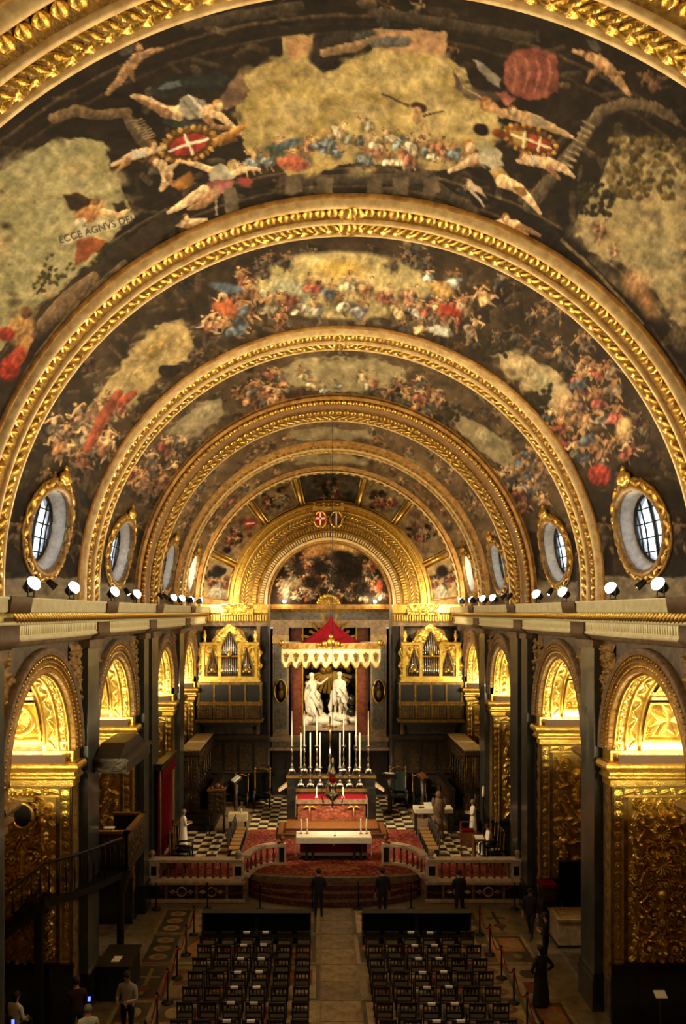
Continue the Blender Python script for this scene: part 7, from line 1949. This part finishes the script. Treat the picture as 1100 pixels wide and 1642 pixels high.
armchair('smaller dark armchair beside the green throne', (4.7, 41.4, PZ), PI, 'black_cloth', 1.05)
armchair('smaller dark armchair beside the left throne', (-4.7, 41.4, PZ), PI, 'black_cloth', 1.05)

def lectern(lab, loc, rz, h=1.45, m='carved_wood', book='paper', name='lectern'):
    t = thing(name, lab, 'lectern', loc, rz)
    b = MB(); b.box(-.3, .3, -.22, .22, 0, .1); b.lathe([(.2, .1), (.12, .2), (.08, .4), (.12, .7), (.08, 1.0), (.14, h-.2)], 10); b.build('pedestal', m, t)
    b = MB(); b.prism([(-.22, h-.12), (.22, h+.18), (.24, h+.13), (-.2, h-.18)], -.32, .32, 'x'); b.build('desk', m, t)
    b = MB(); b.prism([(-.18, h-.07), (.18, h+.17), (.17, h+.2), (-.19, h-.04)], -.24, .24, 'x'); b.build('book', book, t)
    return t
lectern('carved lectern holding an open book, before the left stalls', (-4.75, 39.2, PZ), -1.1, 1.9)
lectern('carved lectern with tilted framed book, before the right stalls', (4.6, 39.4, PZ), .9, 2.0, 'carved_wood', 'wood')
lectern('second lectern with pale page near the end stalls on the right', (3.0, 40.2, PZ), PI-.3, 1.9)
t = thing('carved_cabinet', 'carved dark wooden lectern chest on thin legs, left choir floor', 'cabinet', (-5.35, 36.6, PZ))
b = MB(); b.box(-.38, .38, -.28, .28, .95, 2.0); b.build('body', 'carved_wood', t)
carved_grid('carving', t, 'carved_wood', (-.36, -.29, .97), (1, 0, 0), (0, 0, 1), (0, -1, 0), .72, 1.0, .06, 51, 18, .09, .16, 24, 32)
for x in (-.32, .32):
    for y in (-.22, .22): b = MB(); b.tube([(x, y, 0), (x, y, .97)], .03, 6); b.build('leg', 'dark_wood', t)
b = MB(); b.box(-.42, .42, -.32, .32, 2.0, 2.06); b.sphere((0, 0, 2.16), (.16, .12, .14), 8, 6); b.sphere((-.22, 0, 2.1), .09, 7, 5); b.sphere((.22, 0, 2.1), .09, 7, 5); b.build('crest', 'wood', t)
t = thing('pedestal_statue', 'carved brown wooden figure pedestal beside the white table', 'statue', (4.85, 35.8, PZ))
b = MB(); b.lathe([(.3, 0), (.3, .1), (.24, .15), (.2, .5), (.22, .9), (.16, 1.0), (.25, 1.15), (.28, 1.5), (.2, 1.75), (.1, 1.85)], 12); b.build('figure_pillar', 'tan_stone', t)
b = MB(); b.sphere((0, 0, 1.95), (.16, .16, .18), 9, 7); b.sphere((-.24, 0, 1.6), (.1, .12, .25), 8, 6); b.sphere((.24, 0, 1.6), (.1, .12, .25), 8, 6); b.build('figure', 'tan_stone', t)
def cloth_table(lab, loc, w, d, h, drop, m='white_cloth'):
    t = thing('credence_table', lab, 'table', loc)
    b = MB(); b.box(-w/2+.03, w/2-.03, -d/2+.03, d/2-.03, h-.05, h); b.build('table_top', 'dark_wood', t)
    b = MB(); b.box(-w/2, w/2, -d/2, d/2, h, h+.02); b.box(-w/2, w/2, -d/2-.01, -d/2, h-drop, h+.02); b.box(-w/2-.01, -w/2, -d/2, d/2, h-drop, h+.02); b.box(w/2, w/2+.01, -d/2, d/2, h-drop, h+.02); b.build('cloth', m, t)
    for x in (-w/2+.08, w/2-.08):
        for y in (-d/2+.08, d/2-.08): b = MB(); b.box(x-.03, x+.03, y-.03, y+.03, 0, h-.05); b.build('leg', 'dark_wood', t)
    return t
cloth_table('small credence table with cream cloth beside the carved chest', (-4.35, 36.4, PZ), .85, .5, .95, .3, 'cream_cloth')
cloth_table('large white-clothed table with an open book, right choir floor', (4.7, 36.65, PZ), 1.75, .8, 1.15, .16)
t = thing('cruet', 'small white cruet on the left credence table', 'bottle', (-4.2, 36.4, PZ+.97)); b = MB(); b.lathe([(.05, 0), (.06, .06), (.03, .14), (.035, .2)], 8); b.build('bottle', 'white_marble', t); b = MB(); b.sphere((0, 0, .21), .03, 6, 5); b.build('stopper', 'silver', t)
t = thing('open_book', 'open white missal on the right table', 'book', (4.55, 36.65, PZ+1.17)); b = MB(); b.prism([(-.16, 0), (.14, .2), (.16, .17), (-.12, -.0)], -.26, 0, 'x'); b.build('page_block', 'paper', t); b = MB(); b.prism([(-.16, 0), (.14, .2), (.16, .17), (-.12, -.0)], .005, .26, 'x'); b.build('page_block', 'paper', t); b = MB(); b.box(-.27, .27, -.12, -.1, -.0, .02); b.build('cover', 'red_cloth', t)
t = thing('red_book', 'closed red book lying on the right table', 'book', (4.15, 36.5, PZ+1.17)); b = MB(); b.box(-.12, .12, -.09, .09, 0, .012); b.box(-.12, .12, -.09, .09, .04, .05); b.build('cover', 'red_cloth', t); b = MB(); b.box(-.11, .115, -.08, .08, .012, .04); b.build('pages', 'paper', t)

def side_chair(lab, loc, rz, grp):
    t = thing('cane_chair', lab, 'chair', loc, rz, grp)
    for x in (-.2, .2):
        b = MB(); b.tube([(x, .2, 0), (x, .2, .45)], .022, 6); b.build('leg', 'dark_wood', t)
        b = MB(); b.tube([(x, -.2, 0), (x, -.2, .45), (x, -.27, 1.05)], .022, 6); b.build('rear_leg', 'dark_wood', t)
    b = MB(); b.box(-.23, .23, -.22, .23, .43, .47); b.build('seat', 'cane', t)
    for z in (.7, .97): b = MB(); b.box(-.2, .2, -.26, -.235, z-.05, z+.05); b.build('back_slat', 'dark_wood', t)
    return t
for s, sn in ((-1, 'left'), (1, 'right')):
    for i in range(6):
        side_chair('dark chair with cane seat, %s in the row %s of the carpet' % (['nearest', 'second', 'third', 'fourth', 'fifth', 'farthest'][i], sn), (s*4.15, 32.7+i*.58, PZ+.01), s*PI/2, 'cane chairs beside the carpet')

# bishop's red hanging on the left wall
t = thing('red_hanging', 'tall dark red cloth hanging with carved pelmet on the left wall', 'curtain', (-6.85, 31.95, PZ))
n, k = 40, 4; P = np.zeros((n, k, 3))
for i in range(n):
    for j in range(k): P[i, j] = (.05*math.sin(i*1.1), -1.45+2.9*i/(n-1), .6+3.5*j/(k-1))
link('cloth', grid_mesh('cloth', P), t, 'red_curtain')
b = MB(); b.box(-.12, .15, -1.5, 1.5, 4.1, 4.3); b.box(-.12, .2, -1.55, 1.55, 4.3, 4.38); b.build('pelmet', 'carved_wood', t)
for i in range(7): b = MB(); y = -1.3+i*.43; b.prism([(y-.22, 4.1), (y+.22, 4.1), (y+.15, 3.8), (y, 3.7), (y-.15, 3.8)], .16, .19, 'x'); b.build('pelmet_scallop', 'red_curtain', t)
b = MB(); b.tube([(.1, -1.5, 0), (.1, -1.5, 4.1)], .03, 6); b.build('pole', 'cream_marble', t)
b = MB(); b.box(-.1, .25, -1.4, 1.4, 0, .2); b.build('dais', 'dark_wood', t)
armchair('dark high-backed chair in front of the red hanging', (-6.15, 32.4, PZ+.02), -PI/2, 'black_cloth', 1.0)
armchair('dark chair nearest the left balustrade end', (-6.15, 31.2, PZ+.02), -PI/2, 'black_cloth', 1.0)

# right-hand sanctuary furniture
t = thing('candle_stand', 'tall thin brass processional candle stand behind the right balustrade', 'candle stand', (5.25, 32.4, PZ+.02))
b = MB(); b.lathe([(.16, 0), (.16, .04), (.05, .1), (.03, .2), (.025, 1.2), (.05, 1.24), (.03, 1.3)], 10); b.build('stand', 'brass', t); b = MB(); b.lathe([(.035, 1.28), (.035, 1.55), (.003, 1.57)], 8); b.build('candle', 'glass_red', t)
t = thing('prie_dieu', 'wooden reading stand with white page, right sanctuary floor', 'reading stand', (5.95, 32.2, PZ+.02))
for x in (-.2, .2): b = MB(); b.box(x-.03, x+.03, -.2, .2, 0, .95); b.build('side_panel', 'dark_wood', t)
b = MB(); b.prism([(-.25, .93), (.25, 1.03), (.25, 1.07), (-.25, .97)], -.25, .25, 'x'); b.build('top', 'wood', t); b = MB(); b.prism([(-.18, .99), (.18, 1.062), (.18, 1.072), (-.18, 1.0)], -.18, .18, 'x'); b.build('page', 'paper', t)
b = MB(); b.box(-.24, -.2, -.26, .26, 0, 1.0); b.build('red_post', 'wood', t)
t = thing('wooden_chest', 'light wooden seat box with red cushion, right sanctuary', 'stool', (5.95, 34.7, PZ))
b = MB(); b.box(-.3, .3, -.25, .25, 0, .6); b.build('box', 'wood', t); b = MB(); b.box(-.28, .28, -.23, .23, .6, .68); b.build('cushion', 'red_cloth', t); b = MB(); b.tube([(-.3, .25, .6), (-.3, .25, .95), (.3, .25, .95), (.3, .25, .6)], .02, 6); b.build('back_rail', 'silver', t)
armchair('dark chair behind the right end of the balustrade', (6.55, 31.9, PZ+.02), PI/2, 'black_cloth', .9)
armchair('dark chair beside the wooden seat box on the right', (6.6, 33.2, PZ), PI/2, 'black_cloth', .95)
person('person in white robe standing by the stalls on the left', (-6.5, 34.2, PZ), -PI/2+.4, 'stand', 'front', '#e8e0cc', '#e8e0cc', 'hair_grey', .95, '#e9e2d0')
person('person in white robe standing at the right stalls', (6.45, 36.0, PZ), PI/2, 'stand', 'front', '#e8e0cc', '#e8e0cc', 'hair_grey', .95, '#e9e2d0')
person('person in white surplice seated near the right balustrade', (6.56, 33.2, PZ+.02), PI/2, 'sit', 'lap', '#efe8da', '#181418', 'hair', .95, '#efe8da')
t = thing('vigil_candle', 'thick pale candle figure on the right pier ledge', 'candle', (6.75, 35.2, PZ)); b = MB(); b.lathe([(.14, 0), (.14, .05), (.04, .12), (.035, 1.9), (.1, 1.96), (.05, 2.0)], 10); b.build('stand', 'iron', t); b = MB(); b.lathe([(.06, 2.0), (.07, 2.2), (.045, 2.42), (.01, 2.5)], 9); b.build('candle', 'candle', t)

# ------------------------------------------------------------------ nave: kneeler screens, chairs, papers
for i, (x, lb) in enumerate(((-3.64, 'outer panel, left block'), (-1.8, 'inner panel, left block'), (1.76, 'inner panel, right block'), (3.6, 'outer panel, right block'))):
    t = thing('kneeler_bench', 'black kneeler bench before the first chair row, '+lb, 'bench', (x, 26.62, 0), 0, 'black kneelers before the chairs')
    b = MB(); b.box(-.9, .9, -.04, .04, .05, .86); b.build('front_panel', 'black_cloth', t)
    b = MB(); b.box(-.92, .92, -.2, .16, .86, .9); b.build('book_shelf', 'black', t)
    b = MB(); b.box(-.88, .88, -.6, -.3, .14, .22); b.build('kneeling_board', 'black_cloth', t)
    for q in (-.89, .89): b = MB(); b.box(q-.03, q+.03, -.6, .1, 0, .3); b.box(q-.03, q+.03, -.1, .06, .3, .86); b.build('end_panel', 'black', t)
def nave_chair():
    t = thing('nave_chair', '', 'chair', (0, 0, 0))
    for x in (-.2, .2):
        b = MB(); b.box(x-.018, x+.018, .18, .215, 0, .44); b.build('leg', 'leather', t)
        b = MB(); b.add([(x-.018, -.22, 0), (x+.018, -.22, 0), (x+.018, -.185, 0), (x-.018, -.185, 0), (x-.018, -.22, .45), (x+.018, -.22, .45), (x+.018, -.185, .45), (x-.018, -.185, .45), (x-.018, -.28, .9), (x+.018, -.28, .9), (x+.018, -.25, .9), (x-.018, -.25, .9)], [(0, 3, 2, 1), (0, 1, 5, 4), (1, 2, 6, 5), (2, 3, 7, 6), (3, 0, 4, 7), (4, 5, 9, 8), (5, 6, 10, 9), (6, 7, 11, 10), (7, 4, 8, 11), (8, 9, 10, 11)]); b.build('leg', 'leather', t)
    b = MB(); b.box(-.22, .22, -.22, .23, .44, .475); b.build('seat', 'leather', t)
    b = MB(); b.box(-.2, .2, -.285, -.262, .8, .89); b.build('top_slat', 'leather', t)
    b = MB(); b.box(-.2, .2, -.265, -.245, .6, .66); b.build('middle_slat', 'leather', t)
    for x in (-.1, 0, .1): b = MB(); b.add([(x-.014, -.258, .62), (x+.014, -.258, .62), (x+.014, -.278, .82), (x-.014, -.278, .82), (x-.014, -.245, .62), (x+.014, -.245, .62), (x+.014, -.265, .82), (x-.014, -.265, .82)], [(0, 1, 2, 3), (7, 6, 5, 4), (0, 4, 5, 1), (1, 5, 6, 2), (2, 6, 7, 3), (3, 7, 4, 0)]); b.build('back_bar', 'leather', t)
    b = MB(); b.box(-.19, .19, .19, .205, .18, .21); b.build('stretcher', 'leather', t)
    return t
proto = nave_chair(); first = True
RN = ['first', 'second', 'third', 'fourth', 'fifth', 'sixth', 'seventh', 'eighth']
rows = [25.17, 24.22, 23.3, 22.42, 21.53, 20.65, 19.78]
rc = random.Random(2)
for s, sn in ((-1, 'left'), (1, 'right')):
    for ri, y in enumerate(rows):
        for ci in range(6):
            x = s*(1.1+ci*.6)
            o = proto if first else copy_tree(proto); first = False
            cy_, ca_ = y+rc.uniform(-.03, .03), rc.uniform(-.03, .03); o.location = (x, cy_, 0); o.rotation_euler = (0, 0, ca_)
            o['label'] = 'dark wooden chair, %s row from the front, %s from the aisle, %s block' % (RN[ri], RN[ci], sn); o['group'] = 'chairs of the %s block' % sn
            if ci in (2, 3):
                p = thing('seat_card', 'white card on a chair back, %s row, %s of the pair, %s block' % (RN[ri], 'inner' if ci == 2 else 'outer', sn), 'card', (x, cy_-.275, .89), ca_, 'white cards on the chair backs')
                b = MB(); b.box(-.1, .1, -.024, .025, .003, .008); b.build('top_fold', 'paper', p); b = MB(); b.box(-.1, .1, -.026, -.02, -.05, .008); b.build('hanging_flap', 'paper', p)

# ------------------------------------------------------------------ rope barriers
def stanchion(lab, x, y, grp):
    t = thing('rope_stanchion', lab, 'stanchion', (x, y, 0), 0, grp)
    b = MB(); b.lathe([(.17, 0), (.17, .02), (.05, .05), (.03, .07)], 12); b.build('base', 'iron', t)
    b = MB(); b.lathe([(.025, .05), (.025, .9), (.04, .93), (.03, .98), (0, 1.0)], 9); b.build('post', 'iron', t)
def rope(lab, a, c, grp):
    t = thing('barrier_rope', lab, 'rope', ((a[0]+c[0])/2, (a[1]+c[1])/2, 0), 0, grp)
    m = Vector(((a[0]+c[0])/2, (a[1]+c[1])/2, 0)); A = Vector((a[0], a[1], .9))-m; C_ = Vector((c[0], c[1], .9))-m
    d = (C_-A); d2 = Vector((d.x, d.y, 0)).normalized()*.045; A += d2; C_ -= d2
    b = MB(); b.tube([A.lerp(C_, q/10)-Vector((0, 0, .32*math.sin(PI*q/10))) for q in range(11)], .018, 6); b.build('cord', 'red_curtain', t)
    for e in (A, C_): b = MB(); b.sphere(e, .026, 6, 5); b.build('hook', 'brass', t)
PY = [26.85, 25.25, 23.65, 22.15, 20.75, 19.3]
for s, sn in ((-1, 'left'), (1, 'right')):
    for i, y in enumerate(PY):
        stanchion('rope stanchion beside the %s chair block, %s from the altar' % (sn, RN[i]), s*4.88, y, 'stanchions beside the chairs')
        if i: rope('slack barrier rope beside the %s chair block, %s from the altar' % (sn, RN[i-1]), (s*4.88, PY[i-1]), (s*4.88, y), 'ropes beside the chairs')
    FX = [.85, 2.8, 4.75, 6.65]
    for i, x in enumerate(FX):
        stanchion('rope stanchion before the altar steps, %s from the aisle, %s side' % (RN[i], sn), s*x, 29.15, 'stanchions before the steps')
        if i: rope('barrier rope before the steps, %s from the aisle, %s side' % (RN[i-1], sn), (s*FX[i-1], 29.15), (s*x, 29.15), 'ropes before the steps')

# ------------------------------------------------------------------ people in the nave
person('person in dark jacket standing before the altar steps, left of the aisle', (-.62, 28.35, 0), 0, 'stand', 'fold', '#121318', '#101014', 'hair', 1.0)
person('person in black standing before the steps, right of the aisle', (1.68, 28.3, 0), .2, 'stand', 'down', '#0d0d10', '#0d0d10', 'hair', 1.02)
person('person in black standing behind the right kneelers', (4.42, 28.2, 0), .15, 'stand', 'front', '#0e0e12', '#0e0e12', 'hair', 1.0)
person('person with dark clothes walking near the right pier', (6.55, 26.6, 0), 2.6, 'stride', 'down', '#17141a', '#14141a', 'hair', .97)
person('woman in dark dress standing right of the stanchions', (5.6, 22.0, 0), .4, 'stand', 'hips', '#1a1215', '#1a1215', 'hair', .95, '#150f12', True)
person('person in black beside the marble pier on the right', (6.4, 24.3, 0), 1.2, 'stand', 'fold', '#0f0d0e', '#0f0d0e', 'hair', .98)
person('man in pale grey shirt standing left with hands in front', (-5.5, 20.1, 0), PI-.2, 'stand', 'front', '#9a958a', '#15161a', 'hair', 1.04)
person('person in dark maroon top standing by the left pier', (-6.75, 19.9, 0), .5, 'stand', 'fold', '#2c1014', '#120e10', 'hair', 1.0)
t1_ = person('person in white top seated at the lower left edge', (-8.35, 20.0, .0), -.5, 'sit', 'lap', '#cfc8bd', '#15151a', 'hair', .98, None, True)
t2_ = person('person in cream shirt seated at the bottom left', (-6.28, 19.3, .0), .3, 'sit', 'lap', '#b8b09a', '#15151a', 'hair_grey', .98)
for lab, x, y, rz in (('dark chair under the person in white at the left edge', -8.35, 20.0, -.5), ('dark chair under the person in cream shirt', -6.28, 19.3, .3)):
    o = copy_tree(proto); o.location = (x, y, 0); o.rotation_euler = (0, 0, rz); o['label'] = lab; o['group'] = 'chairs of the seated visitors'
for lab, x, y in (('visitor phone glowing blue beside the maroon person', -6.5, 20.15), ('visitor phone glowing blue at the lower left edge', -8.2, 19.5)):
    t = thing('mobile_phone', lab, 'phone', (x, y, 1.1 if x > -7 else .85), .3); b = MB(); b.box(-.04, .04, -.006, .006, -.07, .07); b.build('case', 'black', t); b = MB(); b.box(-.035, .035, -.008, -.006, -.06, .06); b.build('screen', mat('screen', '#2030c0', .3, emit='#5a6cff', es=3) if 'screen' not in bpy.data.materials else bpy.data.materials['screen'], t)

# ------------------------------------------------------------------ pulpit with sounding board, bridge and stair
t = thing('pulpit', 'dark carved wooden pulpit on the left pier', 'pulpit', (-6.55, 24.0, 0))
b = MB(); b.box(-.65, .4, -1.1, 1.1, 3.45, 3.6); b.build('floor', 'dark_wood', t)
for nm, bx_ in (('front_parapet', (-.6, .36, -1.1, -1.02, 3.6, 4.55)), ('side_parapet', (.3, .38, -1.1, 1.1, 3.6, 4.55)), ('rear_parapet', (-.6, .36, 1.02, 1.1, 3.6, 4.55))):
    b = MB(); b.box(*bx_); b.build(nm, 'dark_wood', t)
b = MB(); b.box(-.62, .42, -1.14, -.98, 4.55, 4.63); b.box(.26, .42, -1.14, 1.14, 4.55, 4.63); b.box(-.62, .42, .98, 1.14, 4.55, 4.63); b.build('hand_rail', 'wood', t)
carved_grid('carved_panel', t, 'carved_wood', (.385, -1.0, 3.65), (0, 1, 0), (0, 0, 1), (1, 0, 0), 2.0, .85, .05, 61, 22, .1, .2, 50, 24)
carved_grid('carved_panel', t, 'carved_wood', (-.55, -1.105, 3.65), (1, 0, 0), (0, 0, 1), (0, -1, 0), .85, .85, .04, 62, 12, .1, .18, 26, 26)
b = MB(); b.lathe([(.16, 0), (.2, .1), (.12, .3), (.11, 2.3), (.25, 2.8), (.38, 3.3), (.42, 3.46)], 12, (-.12, 0, 0)); b.build('column', 'dark_marble', t)
b = MB(); b.box(-.4, -.1, -.9, -.7, 4.63, 4.66); b.build('reading_page', 'paper', t)
t = thing('sounding_board', 'dark wooden sounding board hanging over the pulpit', 'canopy', (-6.85, 23.85, 6.45))
b = MB(); b.box(-.13, .8, -1.6, 1.5, 0, .32); b.build('board', 'dark_wood', t); b = MB(); b.box(-.13, .86, -1.66, 1.56, .32, .42); b.build('cornice', 'carved_wood', t)
b = MB(); b.prism([(-1.6, .42), (1.5, .42), (.8, .75), (-.9, .75)], -.1, .6, 'x'); b.build('top', 'dark_wood', t)
carved_grid('carved_edge', t, 'carved_wood', (-.12, -1.605, .03), (1, 0, 0), (0, 0, 1), (0, -1, 0), .9, .26, .04, 65, 10, .08, .12, 30, 10, False)
t = thing('pulpit_stair', 'dark iron-railed stair curving up to the pulpit', 'staircase', (-8.0, 20.9, 0))
# bridge from the stair head to the pulpit, then flight down inside the arch
path = [Vector((1.35, 1.95, 3.5)), Vector((1.0, 1.2, 3.5)), Vector((.6, .55, 3.5)), Vector((.05, .0, 3.45)), Vector((-.7, -.1, 2.75)), Vector((-1.45, -.12, 2.05)), Vector((-2.2, -.12, 1.35))]
def off(p, q, d): 
    v = (q-p); v.z = 0; v = v.normalized(); n_ = Vector((v.y, -v.x, 0)); return n_*d
def ribbon(dz0, dz1, d0, d1):
    b = MB(); vs = []; fs = []
    for i, p in enumerate(path):
        a = path[max(0, i-1)]; c_ = path[min(len(path)-1, i+1)]
        for d in (d0, d1):
            o_ = off(a, c_, d); vs += [p+o_+Vector((0, 0, dz0)), p+o_+Vector((0, 0, dz1))]
    for i in range(len(path)-1):
        q = i*4; fs += [(q, q+4, q+5, q+1), (q+2, q+3, q+7, q+6), (q+1, q+5, q+7, q+3), (q, q+2, q+6, q+4)]
    b.add(vs, fs); return b
ribbon(-.18, 0, -.4, .4).build('stringer', 'dark_wood', t)
for d, nm in ((-.4, 'inner'), (.4, 'outer')):
    pts = [p+off(path[max(0, i-1)], path[min(len(path)-1, i+1)], d)+Vector((0, 0, 1.0)) for i, p in enumerate(path)]
    b = MB(); b.tube(pts, .035, 6); b.build('handrail', 'dark_wood', t)
    for i in range(len(pts)-1):
        for q in range(4):
            p = pts[i].lerp(pts[i+1], (q+.5)/4); b = MB(); b.tube([p, p-Vector((0, 0, .5)), p-Vector((0, 0, 1.0))], [.012, .03, .012], 5); b.build('iron_baluster', 'iron', t)
for i in range(9):
    f = i/9; p = path[3].lerp(path[6], f); b = MB(); b.box(p.x-.3, p.x+.02, p.y-.4, p.y+.4, p.z-.2, p.z-.0); b.build('tread', 'dark_wood', t)
b = MB(); b.box(-.1, .1, -.25, -.05, 0, 3.3); b.build('support_post', 'dark_wood', t)

# ------------------------------------------------------------------ objects along the right side of the nave
t = thing('sign_stand', 'thin stand with a small white sign at the nearest right arch', 'sign', (8.2, 20.3, 0))
b = MB(); b.lathe([(.2, 0), (.2, .02), (.03, .04), (.02, .06), (.02, 1.1)], 10); b.build('pole', 'iron', t); b = MB(); b.prism([(-.1, 1.08), (.1, 1.18), (.1, 1.2), (-.1, 1.1)], -.15, .15, 'x'); b.build('sign_plate', 'paper', t)
t = thing('display_screen', 'black display board standing in the second right arch', 'display', (8.25, 27.25, 0))
b = MB(); b.box(-.55, .75, -.05, .05, 1.0, 2.35); b.build('panel', 'black_cloth', t); b = MB(); b.box(-.58, .78, -.07, .07, 2.35, 2.4); b.build('frame', 'black', t)
for x in (-.45, .65): b = MB(); b.tube([(x, 0, 1.0), (x, 0, 0.05)], .025, 6); b.box(x-.04, x+.04, -.25, .25, 0, .05); b.build('leg', 'iron', t)
t = thing('red_topped_plinth', 'dark plinth with bright red cushion beside the right pier', 'plinth', (7.35, 27.35, 0))
b = MB(); b.box(-.25, .2, -.25, .25, 0, 1.5); b.build('body', 'dark_marble', t); b = MB(); b.box(-.3, .25, -.3, .3, 1.5, 1.62); b.build('cushion', 'red_cloth', t)
t = thing('marble_chest', 'white marble chest with orange inlaid top by the right pier', 'chest', (8.0, 26.3, 0))
b = MB(); b.box(-.75, .6, -.5, .5, .08, .85); b.build('body', 'cream_marble', t); b = MB(); b.box(-.8, .6, -.55, .55, .85, .93); b.build('top', 'slab_light', t); b = MB(); b.box(-.65, .5, -.42, -.34, .93, .935); b.box(-.65, .5, .34, .42, .93, .935); b.box(-.65, -.57, -.34, .34, .93, .935); b.box(.42, .5, -.34, .34, .93, .935); b.build('inlay', 'slab_orange', t); b = MB(); b.box(-.78, .6, -.53, .53, 0, .08); b.build('base', 'dark_marble', t)
t = thing('reception_desk', 'dark reception desk with papers beside the left pier', 'desk', (-6.4, 22.85, 0))
b = MB(); b.box(-.5, .4, -.6, .8, 0, .95); b.build('body', 'black', t); b = MB(); b.box(-.53, .45, -.65, .85, .95, 1.0); b.build('top', 'dark_wood', t)
t = thing('desk_papers', 'white papers lying on the dark reception desk', 'paper', (-6.45, 22.6, 1.0)); b = MB(); b.box(-.12, .12, -.09, .09, 0, .006); b.build('sheet', 'paper', t); b = MB(); b.box(-.1, .13, .1, .27, 0, .006); b.build('sheet', 'paper', t)
